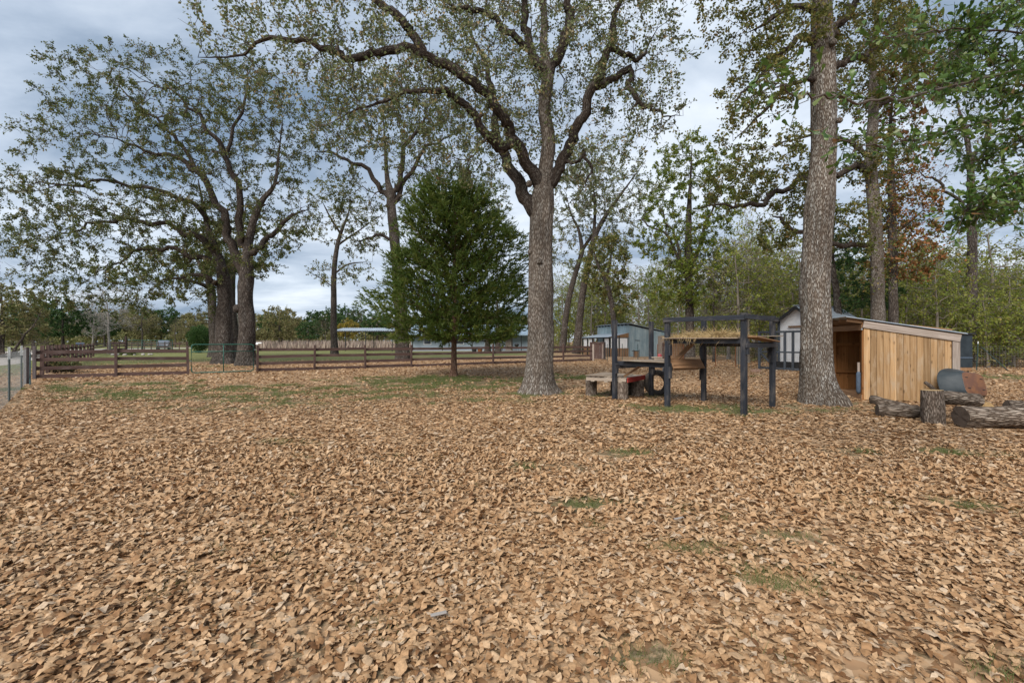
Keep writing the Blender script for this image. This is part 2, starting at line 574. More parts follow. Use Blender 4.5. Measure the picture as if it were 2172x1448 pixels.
M['tin'] = plain('weathered_blue_tin', (.205, .285, .325), .55, .25, dirt=(.40, .46, .49), dscale=2.6, damt=.75, attr='bk', stretch=(2, 2, .35), var=.16)
M['white'] = plain('white_painted_panel', (.74, .74, .75), .6, dirt=(.58, .57, .55), dscale=3, damt=.4, var=.04)
M['blackmetal'] = plain('black_metal', (.018, .019, .021), .45, .3, dirt=(.05, .045, .04))
M['greenpipe'] = plain('green_gate_pipe', (.014, .085, .062), .45, .1, dirt=(.03, .07, .05), damt=.4)
M['tpost'] = plain('green_steel_post', (.030, .062, .062), .55, .3, dirt=(.055, .075, .07))
M['tcap'] = plain('white_post_tip', (.66, .69, .68), .6, dirt=(.40, .42, .42))
M['rust'] = plain('rusty_steel', (.19, .072, .030), .8, .2, dirt=(.30, .125, .045), dscale=11)
M['wire'] = plain('galvanized_wire', (.40, .43, .44), .45, .6)
M['siding'] = plain('pale_blue_siding', (.27, .325, .37), .6, dirt=(.22, .27, .31), dscale=1.5)
M['concrete'] = plain('grey_concrete', (.26, .26, .25), .9, dirt=(.2, .19, .18), dscale=2)
M['shingle'] = plain('blue_grey_roofing', (.24, .32, .40), .6, dirt=(.30, .38, .44), dscale=2)
M['glass'] = plain('dark_window_glass', (.03, .04, .05), .08, 0, dirt=(.05, .06, .07), spec=.8)
M['rubber'] = plain('worn_tyre_rubber', (.035, .032, .030), .85, dirt=(.16, .13, .105), dscale=7, damt=.75)
M['tub'] = plain('blue_grey_enamel', (.030, .040, .047), .5, .0, dirt=(.075, .085, .09), dscale=4.5, damt=.6, spec=.2)
M['tubrust'] = plain('rusted_tub_floor', (.115, .052, .032), .75, .1, dirt=(.24, .105, .04), dscale=5, damt=.8)
M['gravel'] = plain('pale_gravel', (.42, .38, .34), .95, dirt=(.33, .29, .25), dscale=3, attr='pos', spec=.1)
M['pink'] = plain('pink_plastic', (.62, .11, .13), .5)
M['teal'] = plain('teal_plastic', (.02, .26, .17), .5)
M['carpaint'] = plain('silver_grey_car_paint', (.22, .25, .29), .3, .6, dirt=(.16, .18, .2), damt=.3)
M['taillight'] = plain('red_lamp_lens', (.45, .02, .02), .3)
M['brick'] = plain('pale_brick', (.34, .22, .16), .9, dirt=(.26, .17, .13))
M['rock'] = plain('grey_rock', (.34, .32, .29), .95, dirt=(.22, .2, .18))
M['cut'] = plain('weathered_cut_wood', (.30, .21, .125), .9, dirt=(.13, .09, .065), dscale=7, damt=.85)
M['cutd'] = plain('dark_cut_wood', (.10, .073, .055), .9, dirt=(.05, .037, .03), dscale=7)
M['cuty'] = plain('fresh_split_wood', (.42, .28, .13), .85, dirt=(.28, .17, .08), dscale=6)
M['bluefoam'] = plain('blue_grey_bristle', (.075, .105, .15), .95, dirt=(.04, .055, .08), dscale=18)
M['tarp'] = plain('dark_blue_tarp', (.011, .018, .024), .5, dirt=(.035, .05, .06), dscale=4, spec=.4)
M['plasticblue'] = plain('blue_grey_plastic', (.06, .08, .12), .5)

# ------------------------------------------------------------------ tree machinery
def grow(pos, par, A, step, kill, maxit, rng, jit=.25, up=0.0):
    """space colonisation: shoots grow from the given skeleton towards the points A"""
    pos = np.asarray(pos, float)
    n0 = len(pos)
    cap = n0 + 30000
    buf = np.zeros((cap, 3)); buf[:n0] = pos
    parb = np.full(cap, -1, int); parb[:n0] = par
    nch = np.zeros(cap, int)
    for p_ in parb[:n0]:
        if p_ >= 0:
            nch[p_] += 1
    n = n0
    def near_of(A_, B_):
        d2 = (A_**2).sum(1)[:, None] + (B_**2).sum(1)[None] - 2 * A_ @ B_.T
        j = d2.argmin(1)
        return j, np.sqrt(np.maximum(d2[np.arange(len(A_)), j], 0))
    near, d = near_of(A, buf[:n])
    for it in range(maxit):
        al = d > kill
        A, near, d = A[al], near[al], d[al]
        if not len(A):
            break
        uq, inv = np.unique(near, return_inverse=True)
        dv = (A - buf[near]) / d[:, None]
        S = np.zeros((len(uq), 3))
        np.add.at(S, inv, dv)
        S = nrm(S) + rng.normal(0, jit, S.shape)
        S[:, 2] += up
        S = nrm(S)
        ok = nch[uq] < 4
        if not ok.all():
            keep = ok[inv]
            A, near, d, inv = A[keep], near[keep], d[keep], inv[keep]
        uq_, S = uq[ok], S[ok]
        if not len(uq_) or n + len(uq_) >= cap or not len(A):
            break
        new = buf[uq_] + S * step
        k = len(new)
        buf[n:n+k] = new
        parb[n:n+k] = uq_
        nch[uq_] += 1
        j, dn = near_of(A, new)
        b_ = dn < d
        near = np.where(b_, j + n, near)
        d = np.minimum(d, dn)
        n += k
    return buf[:n].copy(), parb[:n].copy()


def radii(pos, par, r0, seedr, ex=2.05, kscale=1.0):
    n = len(pos)
    acc = np.zeros(n)
    r = np.zeros(n)
    for i in range(n - 1, -1, -1):
        r[i] = acc[i] ** (1 / ex) if acc[i] > 0 else r0
        if i < len(seedr):
            r[i] = seedr[i]
        if par[i] >= 0:
            acc[par[i]] += r[i] ** ex
    # a shoot is never thicker than what carries it
    for i in range(n):
        if par[i] >= 0 and i >= len(seedr):
            r[i] = min(r[i], r[par[i]] * .8)
    return r


def chains(par, r):
    n = len(par)
    ch = [[] for _ in range(n)]
    for i in range(n):
        if par[i] >= 0:
            ch[par[i]].append(i)
    out = []
    stack = [(i, -1) for i in range(n) if par[i] < 0]
    while stack:
        s, p_ = stack.pop()
        c = [s] if p_ < 0 else [p_, s]
        i = s
        while ch[i]:
            k = sorted(ch[i], key=lambda q: -r[q])
            for q in k[1:]:
                stack.append((q, i))
            i = k[0]
            c.append(i)
        out.append(c)
    return out


def tubes(clist, pos, r, sides=None):
    V, B, F = [], [], []
    n0 = 0
    for c in clist:
        pts = pos[c]
        rr = r[c].copy()
        if len(c) > 2 and rr[0] > rr[1] * 1.25:
            rr[0] = rr[1] * 1.2
        k = sides or (12 if rr.max() > .12 else 8 if rr.max() > .05 else 5 if rr.max() > .02 else 3)
        v, b_ = ring_tube(pts, rr, k)
        m_ = len(pts)
        j, i = np.meshgrid(np.arange(m_ - 1), np.arange(k), indexing='ij')
        f = np.stack([j*k+i, j*k+(i+1) % k, (j+1)*k+(i+1) % k, (j+1)*k+i], -1).reshape(-1, 4) + n0
        V.append(v); B.append(b_); F.append(f)
        n0 += len(v)
    return np.concatenate(V), np.concatenate(F), np.concatenate(B)


def prisms(a, b, ra, rb):
    """many thin three-sided shoots at once"""
    d = nrm(b - a)
    ref = np.where(np.abs(d[:, 2:3]) < .8, np.array([[0, 0, 1.0]]), np.array([[1.0, 0, 0]]))
    u = nrm(np.cross(d, ref)); v = np.cross(d, u)
    V = np.zeros((len(a), 6, 3))
    for k in range(3):
        th = k * 2.0944
        o_ = u * math.cos(th) + v * math.sin(th)
        V[:, k] = a + o_ * np.reshape(ra, (-1, 1))
        V[:, k + 3] = b + o_ * np.reshape(rb, (-1, 1))
    base = np.arange(len(a))[:, None, None] * 6
    F = np.array([[0, 1, 4, 3], [1, 2, 5, 4], [2, 0, 3, 5]])[None] + base
    return V.reshape(-1, 3), F.reshape(-1, 4)


def rand_dirs(n, rng):
    return nrm(rng.normal(size=(n, 3)))


LEAF2 = (np.array([(0, 0, 0), (.45, .5, .10), (1, 0, 0), (.45, -.5, .10)]), np.array([(0, 2, 1), (0, 3, 2)]))
LEAF4 = (np.array([(0, 0, 0), (.30, .34, .08), (.62, .5, .12), (1, 0, -.05), (.62, -.5, .12), (.30, -.34, .08), (.42, .12, .0)]),
         np.array([(0, 3, 1), (1, 3, 2), (0, 5, 3), (5, 4, 3)]))
BLADE = (np.array([(0, .5, 0), (0, -.5, 0), (1, 0, .12)]), np.array([(0, 1, 2)]))


def place_leaves(tpl, c, dirs, L, Wd, rng, droop=0.0, flat=None):
    """copies of one leaf outline at points c, pointing along dirs"""
    v, f = tpl
    n = len(c)
    x = dirs.copy()
    x[:, 2] -= droop
    x = nrm(x)
    rf = rand_dirs(n, rng) if flat is None else nrm(rng.normal(size=(n, 3)) * flat + np.array([0, 0, 1.0]))
    z = nrm(rf - (rf * x).sum(1, keepdims=True) * x)
    y = np.cross(z, x)
    L = np.broadcast_to(L, (n,)); Wd = np.broadcast_to(Wd, (n,))
    V = c[:, None] + v[None, :, 0:1] * (x * L[:, None])[:, None] + v[None, :, 1:2] * (y * Wd[:, None])[:, None] + v[None, :, 2:3] * (z * L[:, None])[:, None]
    F = f[None] + (np.arange(n) * len(v))[:, None, None]
    return V.reshape(-1, 3), F.reshape(-1, 3)


def blob_points(blobs, n, rng, shell=.25):
    """points inside a union of ellipsoids (px, py, depth, rx px, ry px, depth radius m)"""
    vol = np.array([b[3] * b[4] * b[5] * b[2]**2 for b in blobs], float) ** .8
    w = vol / vol.sum()
    out = []
    for b, k in zip(blobs, (w * n).astype(int) + 1):
        u = rand_dirs(k, rng) * (rng.random((k, 1)) ** (1 / 3 * (1 - shell)))
        c = P(b[0], b[1], b[2])
        s = b[2] / FPX
        out.append(c + u * np.array([b[3] * s, b[5], b[4] * s]))
    A = np.concatenate(out)
    return A[A[:, 2] > 1.2]


GNARL = [0.0]
TIP = [.35]


def limb(pts, per=5, wob=.0, rng=None):
    """(px, py, depth, radius) stations -> smooth world stations"""
    # seen off-axis a round stem looks wider: radii were read from the picture
    w = np.array([[*P(a, b, c), r / math.sqrt(1 + ((a - 1086) / FPX) ** 2)] for a, b, c, r in pts])
    o = catmull(w, per)
    if wob and rng is not None:
        o[1:-1, :3] += rng.normal(0, wob, o[1:-1, :3].shape)
    k = len(o)
    ph = (pts[0][0] * .37 + pts[-1][1] * .11) % 6.28
    t = np.arange(k)
    env = np.sin(np.linspace(0, math.pi, k)) ** .5
    amp = GNARL[0] * pts[0][2] / 13.0 * env
    o[:, 0] += amp * np.sin(t * .95 + ph) + amp * .6 * np.sin(t * 2.1 + 2 * ph)
    o[:, 2] += amp * np.cos(t * 1.15 + 1.7 * ph) + amp * .6 * np.sin(t * 2.4 + ph)
    o[:, 3] *= np.interp(np.linspace(0, 1, k), [0, .7, 1], [1, 1, TIP[0]])
    o[:, 3] = np.maximum(o[:, 3], .004)
    return o


def make_tree(name, label, cat, trunk, limbs, blobs, nattr, rng, barkm, limbm, leafm, step=.35, kill=.55, twigs=3, twl=.45, fdir=None, second=.10,
              leaves=6, leafL=.10, leafW=.06, tpl=LEAF2, jit=.3, r0=.006, flare=.6, flare_h=.45, ridge=.03, sides=20, bare=.0,
              group=None, limb_parts=True, up=.02, knots=(), clump=.10, stub=True, trunk_leaf=None, flat=None, burls=()):
    base = trunk[0]
    loc = V3(base[0], base[1], 0)
    root = empty(name, loc, label, cat, group)
    # skeleton
    pos, par, sr = [], [], []
    for i, q in enumerate(trunk):
        pos.append(q[:3]); par.append(i - 1); sr.append(q[3])
    nt_ = len(trunk)
    for lb in limbs:
        p0 = np.array(pos)
        j = int(np.argmin(np.linalg.norm(p0 - lb[0][:3], axis=1)))
        prev = j
        for q in lb[0 if np.linalg.norm(p0[j] - lb[0][:3]) > .12 else 1:]:
            pos.append(q[:3]); par.append(prev); sr.append(q[3])
            prev = len(pos) - 1
    sr = np.array(sr)
    A = blobs if isinstance(blobs, np.ndarray) else blob_points(blobs, nattr, rng)
    if len(limbs):
        # first a few bold secondary branches, then the fine filling
        d0 = np.min(np.linalg.norm(A[:, None] - np.array(pos)[None, ::3], axis=2), axis=1)
        far = np.argsort(-d0 * rng.uniform(.5, 1, len(A)))[:max(24, int(len(A) * second))]
        pos, par = grow(pos, par, A[far], step * 1.2, kill * 1.6, 70, rng, jit * .8, up)
    n1 = len(pos)
    pos, par = grow(pos, par, A, step, kill, 90, rng, jit, up)
    r = radii(pos, par, r0, sr)
    # trunk with flare and ridges
    tr = np.array(trunk)
    seg = np.linalg.norm(np.diff(tr[:, :3], axis=0), axis=1)
    ln = np.concatenate([[0], np.cumsum(seg)])
    m_ = max(8, int(ln[-1] / .09))
    lt = np.linspace(0, ln[-1], m_)
    tp = np.stack([np.interp(lt, ln, tr[:, k]) for k in range(4)], 1)
    V, bk = ring_tube(tp[:, :3], tp[:, 3], sides)
    V = V.reshape(m_, sides, 3); bk = bk.reshape(m_, sides, 3)
    th = np.arange(sides) / sides * 2 * math.pi
    ph = rng.random(4) * 6.28
    lobes = .5 + .5 * np.cos(th * 3 + ph[0]) * .6 + .4 * np.cos(th * 5 + ph[1]) * .6
    c_ = tp[:, None, :3]
    off = V - c_
    h = tp[:, 2]
    fl = flare * np.exp(-np.maximum(h, 0) / flare_h)[:, None] * np.clip(.55 + .6 * lobes, .15, 1.4)[None]
    if fdir is not None:
        ang = np.arctan2(off[0, :, 1], off[0, :, 0])
        fl = fl * np.clip(.42 + 1.0 * np.cos(ang - fdir), .16, 1.4)[None]
    lump = np.array([[mnoise.noise((math.cos(t) * 1.6 + ph[2], math.sin(t) * 1.6, z * .9)) for t in th] for z in h]) * .10
    rid = np.array([[mnoise.noise((math.cos(t) * sides * .35 + ph[3], math.sin(t) * sides * .35, z * 1.3)) for t in th] for z in h]) * ridge / np.maximum(tp[:, 3:4], .05)
    V = c_ + off * (1 + fl + lump + rid)[..., None]
    V[..., 2] = np.where(h[:, None] < .02, -.06, V[..., 2])
    j, i = np.meshgrid(np.arange(m_ - 1), np.arange(sides), indexing='ij')
    F = np.stack([j*sides+i, j*sides+(i+1) % sides, (j+1)*sides+(i+1) % sides, (j+1)*sides+i], -1).reshape(-1, 4)
    trunk_o = mk('trunk', V.reshape(-1, 3), F, barkm, root, attrs={'bk': bk.reshape(-1, 3)}, smooth=True)
    for (bp, br) in burls:
        n_, k_ = 8, 12
        u = np.linspace(0, math.pi, n_)[:, None]; t = np.arange(k_) / k_ * 6.2832
        sp = np.stack([np.sin(u) * np.cos(t), np.sin(u) * np.sin(t), np.cos(u) + 0 * t], -1) * br
        sp += np.array([[[mnoise.noise(tuple(x * 14)) * br * .5 for _ in (0,)][0] for x in row] for row in sp])[..., None] * .5
        jj, ii = np.meshgrid(np.arange(n_ - 1), np.arange(k_), indexing='ij')
        ff = np.stack([jj*k_+ii, jj*k_+(ii+1) % k_, (jj+1)*k_+(ii+1) % k_, (jj+1)*k_+ii], -1).reshape(-1, 4)
        vv = sp.reshape(-1, 3) + bp
        mk('burl', vv, ff, barkm, trunk_o, attrs={'bk': sp.reshape(-1, 3)}, smooth=True)
    # limbs and shoots
    cl = chains(par, r)
    cl2 = []
    for c in cl:
        # trunk stations are already meshed
        k = 0
        while k < len(c) and c[k] < nt_:
            k += 1
        if k >= len(c):
            continue
        cl2.append(c[max(0, k - 1):])
    big = [c for c in cl2 if r[c[1]] > .055] if limb_parts else []
    small = [c for c in cl2 if not (limb_parts and r[c[1]] > .055)]
    for c in big:
        v, f, b_ = tubes([c], pos, r, 14 if r[c[1]] > .12 else 9)
        mk('limb', v, f, limbm, root, attrs={'bk': b_}, smooth=True)
    # fine twigs at shoot tips and along thin shoots
    nchild = np.bincount(par[par >= 0], minlength=len(pos))
    thin = np.where((r < .02) & (np.arange(len(pos)) >= len(sr)))[0]
    tips = np.concatenate([thin[nchild[thin] == 0]] * 2 + [thin])
    pd = nrm(pos - pos[np.maximum(par, 0)])
    src = np.repeat(tips, twigs)
    rngk = rng.random(len(src)) < .75
    src = src[rngk]
    d = nrm(pd[src] + rng.normal(0, .55, (len(src), 3)))
    ll = twl * rng.uniform(.45, 1.15, len(src))
    a = pos[src]
    b = a + d * ll[:, None]
    mid = (a + b) / 2 + rng.normal(0, .04 * twl / .45, a.shape)
    rr = np.full(len(src), r0)
    pv1, pf1 = prisms(a, mid, rr * .95, rr * .7)
    pv2, pf2 = prisms(mid, b, rr * .7, rr * .4)
    Vt, Ft, Bt = tubes(small, pos, r) if small else (np.zeros((0, 3)), np.zeros((0, 4), int), np.zeros((0, 3)))
    Vall = np.concatenate([Vt, pv1, pv2])
    Fall = np.concatenate([Ft, pf1 + len(Vt), pf2 + len(Vt) + len(pv1)])
    crown = None
    tw = mk('branches', Vall, Fall, (M['bark_s'] if limbm not in (M['bark_p'], M['bark_u']) else limbm), root, attrs={'bk': np.concatenate([Bt, pv1, pv2])})
    tw['kind'] = 'stuff'
    if leafm is not None and leaves > 0:
        fq = .34 / twl
        cl_n = np.array([mnoise.noise((q[0] * fq, q[1] * fq, q[2] * fq)) for q in b])
        keep = rng.random(len(src)) * .55 + (cl_n + .6) * .45 >= bare * .9 + .05
        a, mid, b, d = a[keep], mid[keep], b[keep], d[keep]
        k = len(a)
        rep = np.repeat(np.arange(k), leaves)
        t = rng.random(len(rep)) ** .6
        c = a[rep] + (b - a)[rep] * t[:, None] + rng.normal(0, clump, (len(rep), 3)) * .5
        dd = nrm(d[rep] * .6 + rand_dirs(len(rep), rng))
        L = leafL * rng.uniform(.65, 1.25, len(rep))
        v, f = place_leaves(tpl, c, dd, L, L * leafW / leafL, rng, .25, flat)
        hue = np.repeat(rng.normal(0, .12, k), leaves)      # neighbours share a tint
        rn = np.clip(rng.random(len(rep)) * .75 + .12 + hue, 0, 1)
        if trunk_leaf is not None:
            c2 = trunk_leaf
            dd2 = rand_dirs(len(c2), rng)
            v2, f2 = place_leaves(tpl, c2, dd2, leafL * rng.uniform(.7, 1.2, len(c2)), leafW, rng, .3)
            f = np.concatenate([f, f2 + len(v)]); v = np.concatenate([v, v2])
            rn = np.concatenate([rn, rng.random(len(c2))])
        crown = mk('crown', v, f, leafm, root, fattrs={'rnd': np.repeat(rn, len(tpl[1]))})
    return root


def copy_tree(o, loc, rz, s, label, group):
    c = o.copy()
    COL.objects.link(c)
    c.location = tuple(loc); c.rotation_euler = (0, 0, rz); c.scale = (s, s, s) if np.isscalar(s) else s
    tag(c, label, o['category'], group)
    for ch_ in o.children:
        d = ch_.copy(); COL.objects.link(d); d.parent = c
        for g_ in ch_.children:
            e_ = g_.copy(); COL.objects.link(e_); e_.parent = d
    return c


def simple_trunk(base, H, r, rng, lean=.06, n=9):
    p = np.zeros((n, 4))
    p[:, 2] = np.linspace(0, H, n)
    p[:, 0] = base[0] + np.cumsum(rng.normal(0, lean * H / n, n)) * np.linspace(0, 1, n)
    p[:, 1] = base[1] + np.cumsum(rng.normal(0, lean * H / n, n)) * np.linspace(0, 1, n)
    p[:, 3] = r * (1 - .75 * np.linspace(0, 1, n))
    return p

# ------------------------------------------------------------------ ground, road
FA, FB = V3(-18.85, 17.9, 0), V3(6.3, 35.0, 0)     # line of the brown board fence
FD = nrm(FB - FA)
FN = V3(-FD[1], FD[0], 0)                            # points away from the camera


def fdist(X, Y):
    return (X - FA[0]) * FN[0] + (Y - FA[1]) * FN[1]


def on_line(px, a=None, b=None):
    a = FA if a is None else a
    b = FB if b is None else b
    k = (px - 1086) / FPX
    d = b - a
    t = (k * a[1] - a[0]) / (d[0] - k * d[1])
    return a + d * t


BARE = [  # (px, py, radius x m, radius y m, amount): trodden or grassy spots in the leaf carpet
    (962, 806, 3.4, 1.9, .95), (880, 826, 5.5, 1.8, .6), (1130, 838, 1.9, .9, .6), (1010, 850, 3.0, .8, .5),
    (330, 838, 3.6, 2.0, .62), (150, 824, 2.4, 1.4, .6), (440, 828, 3.4, 2.0, .62), (520, 858, 2.8, 1.3, .58), (600, 838, 3.4, 1.6, .5), (250, 815, 3.0, 1.4, .5),
    (720, 842, 4.5, 1.4, .5), (1500, 868, 2.2, .8, .75), (1310, 838, 1.8, .9, .6), (1240, 800, 2.6, 1.6, .6),
    (1700, 866, 1.3, .7, .7), (2130, 800, 3.0, 2.0, .5), (1770, 856, 1.0, .5, .6), (1640, 870, .9, .5, .5),
    (1650, 1235, .28, .12, .85), (1460, 1165, .30, .10, .6), (1380, 1395, .16, .10, .9), (1250, 1070, .35, .12, .6),
    (1720, 1250, .22, .08, .8), (1100, 1180, .22, .08, .6), (2060, 1070, .5, .2, .5), (1690, 1140, .3, .1, .7),
    (1960, 960, 1.4, .3, .5), (1330, 960, 1.0, .4, .4), (1150, 990, .8, .25, .45), (780, 970, .9, .25, .4),
    (620, 940, 1.2, .3, .35), (1900, 1310, .25, .08, .5), (2100, 1420, .25, .1, .5), (1560, 1300, .2, .07, .6)]


def bareness(X, Y):
    b_ = np.zeros(np.shape(X))
    for px, py, rx, ry, am in BARE:
        g = G(px, py)
        d2 = ((X - g[0]) / rx) ** 2 + ((Y - g[1]) / ry) ** 2
        b_ = np.maximum(b_, am * np.exp(-d2 * .9))
    k = b_ > .03
    if k.any():
        nz = np.array([mnoise.fractal((a * 1.5, b * 1.5, 21.3), 1.0, 2.1, 4) for a, b in zip(X[k], Y[k])])
        b_[k] *= np.clip(.72 + 1.0 * nz, .15, 1.15)
    return b_


def axis(lo, hi, near, step, grow_):
    """grid lines: even near zero, wider and wider outwards"""
    out = [near[0]]
    x, s = near[0], step
    while x < near[1]:
        x += s; out.append(x)
    s = step
    while out[-1] < hi:
        s *= grow_; out.append(out[-1] + s)
    s = step
    lo_ = []
    x = near[0]
    while x > lo:
        s *= grow_; x -= s; lo_.append(x)
    return np.array(lo_[::-1] + out)


gx = axis(-900, 900, (-22, 22), .5, 1.15)
gy = axis(-40, 1400, (1.0, 34), .4, 1.14)
GX, GY = np.meshgrid(gx, gy)
_d = fdist(GX, GY)
_n = fbm(GX, GY, .12, 3, 3.1) if GX.size < 90000 else np.zeros_like(GX)
_n2 = fbm(GX, GY, .55, 2, 9.3)
lawn = sstep(5, 19, _d + _n * 9) * sstep(7.5, 1.0, GX - .02 * GY + _n * 3) * (1 - .35 * sstep(-.1, .5, _n2))
lawn = np.maximum(lawn, sstep(-19.5, -22.5, GX + .2 * (GY - 17)) * .55 * sstep(.0, 3, -GX - GY * .9 - 1 + 0 * GX))
field = sstep(84, 96, GY + _n * 4) * sstep(30, -10, GX) * sstep(-.66, -.52, GX / np.maximum(GY, 1))
bare_ = np.clip(bareness(GX, GY) * 1.1 + .25 * np.clip(_n2, 0, 1), 0, 1)
nx, ny = len(gx), len(gy)
gi, gj = np.meshgrid(np.arange(ny - 1), np.arange(nx - 1), indexing='ij')
GF = np.stack([gi*nx+gj, gi*nx+gj+1, (gi+1)*nx+gj+1, (gi+1)*nx+gj], -1).reshape(-1, 4)
GV = np.stack([GX, GY, np.zeros_like(GX)], -1).reshape(-1, 3)

m_, n_, b_, o_ = newmat('ground_soil_and_litter')
pv = coords(n_, 'pos', (1, 1, 1), rand=False)


def attr_(n_, k):
    t_ = n_.nodes.new('ShaderNodeAttribute'); t_.attribute_name = k
    return t_.outputs['Fac']


soil = ramp(n_, [(.34, (.060, .043, .024)), (.5, (.135, .105, .060)), (.66, (.25, .195, .125))])
n_.links.new(noise_(n_, pv, 34, 8, .8), soil.inputs[0])
vo = n_.nodes.new('ShaderNodeTexVoronoi'); vo.inputs['Scale'].default_value = 11.0
vo.inputs['Randomness'].default_value = 1.0
n_.links.new(pv, vo.inputs['Vector'])
lit = ramp(n_, [(.0, (.15, .078, .038)), (.35, (.30, .18, .098)), (.7, (.40, .26, .15)), (1, (.47, .33, .21))])
sp_ = n_.nodes.new('ShaderNodeSeparateColor')
n_.links.new(vo.outputs['Color'], sp_.inputs[0])
n_.links.new(sp_.outputs[0], lit.inputs[0])
grs = ramp(n_, [(.3, (.095, .098, .038)), (.5, (.150, .158, .056)), (.70, (.25, .215, .105))])
n_.links.new(noise_(n_, pv, 3.2, 8, .75), grs.inputs[0])
fld = ramp(n_, [(.3, (.20, .145, .105)), (.6, (.31, .235, .175)), (.8, (.36, .30, .20))])
n_.links.new(noise_(n_, pv, .6, 8, .7), fld.inputs[0])
# leaves over soil: thin where the carpet is thin
pt = noise_(n_, pv, 9, 6, .7)
ms = n_.nodes.new('ShaderNodeMath'); ms.operation = 'SUBTRACT'
n_.links.new(pt, ms.inputs[0])
mh = n_.nodes.new('ShaderNodeMath'); mh.operation = 'MULTIPLY'; mh.inputs[1].default_value = .45
n_.links.new(attr_(n_, 'bare'), mh.inputs[0]); n_.links.new(mh.outputs[0], ms.inputs[1])
rm = ramp(n_, [(.30, (0,) * 3), (.46, (1,) * 3)])
n_.links.new(ms.outputs[0], rm.inputs[0])
gp = noise_(n_, pv, 1.7, 6, .7)
ga = n_.nodes.new('ShaderNodeMath'); ga.operation = 'MULTIPLY_ADD'; ga.inputs[1].default_value = .55
n_.links.new(attr_(n_, 'bare'), ga.inputs[0]); n_.links.new(gp, ga.inputs[2])
rg = ramp(n_, [(.66, (0,) * 3), (1.0, (.7,) * 3)])
n_.links.new(ga.outputs[0], rg.inputs[0])
sg = mixc(n_, soil.outputs[0], grs.outputs[0], rg.outputs[0])
c1 = mixc(n_, sg, lit.outputs[0], rm.outputs[0])
lp = n_.nodes.new('ShaderNodeMath'); lp.operation = 'MULTIPLY_ADD'; lp.inputs[1].default_value = .95
n_.links.new(attr_(n_, 'lawn'), lp.inputs[0])
gq = n_.nodes.new('ShaderNodeMath'); gq.operation = 'MULTIPLY'; gq.inputs[1].default_value = .62
n_.links.new(noise_(n_, pv, 2.2, 8, .78), gq.inputs[0]); n_.links.new(gq.outputs[0], lp.inputs[2])
rl = ramp(n_, [(.52, (0,) * 3), (.86, (1,) * 3)])
n_.links.new(lp.outputs[0], rl.inputs[0])
c2 = mixc(n_, c1, grs.outputs[0], rl.outputs[0])
c3 = mixc(n_, c2, fld.outputs[0], attr_(n_, 'field'))
n_.links.new(c3, b_.inputs['Base Color'])
b_.inputs['Roughness'].default_value = .95
b_.inputs['Specular IOR Level'].default_value = .1
bump(n_, b_, vo.outputs['Distance'], .5, .03)
M['ground'] = m_
ground = mk('ground', GV, GF, M['ground'], attrs={'lawn': lawn.ravel(), 'field': field.ravel(), 'bare': bare_.ravel()}, smooth=True)
tag(ground, 'flat pen and yard ground of brown soil, leaf litter and green lawn', kind='structure')

# gravel road beyond the wire fence at the far left, running away to the right
_ra = catmull([(-24, 8, .006), (-37, 27, .006), (-53, 46, .006), (-69, 66, .006), (-78, 92, .006), (-55, 118, .006), (0, 126, .006)], 8)
_rt = nrm(np.gradient(_ra, axis=0))
_rn = np.stack([-_rt[:, 1], _rt[:, 0], 0 * _rt[:, 0]], -1)
_w = 5.0 + .3 * np.sin(np.arange(len(_ra)) * 1.7)
RV = np.concatenate([_ra + _rn * _w[:, None], _ra - _rn * _w[:, None]])
k = len(_ra)
RF = np.array([(i + k, i + k + 1, i + 1, i) for i in range(k - 1)])
tag(mk('gravel_road', RV, RF, M['gravel']), 'pale gravel road beyond the fences', kind='structure')

# ------------------------------------------------------------------ buildings
def wall_panels(root, a, b, z0, zt, n, mat, name, thick=.03, wav=True, gap=.0):
    """upright sheets from a to b, tops following zt(t); corrugated when wav"""
    a, b = np.asarray(a, float), np.asarray(b, float)
    d = b - a
    nn = nrm(V3(d[1], -d[0], 0))
    for i in range(n):
        t0, t1 = i / n + gap, (i + 1) / n - gap
        k = 13 if wav else 2
        V, F, B = [], [], []
        jit = random.uniform(-.006, .006)
        for q in range(k):
            t = t0 + (t1 - t0) * q / (k - 1)
            o = (.012 * math.sin(q * math.pi) if False else (.014 if q % 2 else 0)) * (1 if wav else 0) + jit
            p = a + d * t + nn * o
            for z, s in ((z0, 0), (zt(t), 0), (zt(t), 1), (z0, 1)):
                V.append(V3(p[0], p[1], z) - nn * thick * s)
                B.append((t * np.linalg.norm(d), 0, z))
        for q in range(k - 1):
            for e_ in range(4):
                F.append((q*4+e_, (q+1)*4+e_, (q+1)*4+(e_+1) % 4, q*4+(e_+1) % 4))
        F += [(3, 2, 1, 0), ((k-1)*4, (k-1)*4+1, (k-1)*4+2, (k-1)*4+3)]
        mb = MB(); mb.add(V, F, B)
        mb.build(name, mat, root)


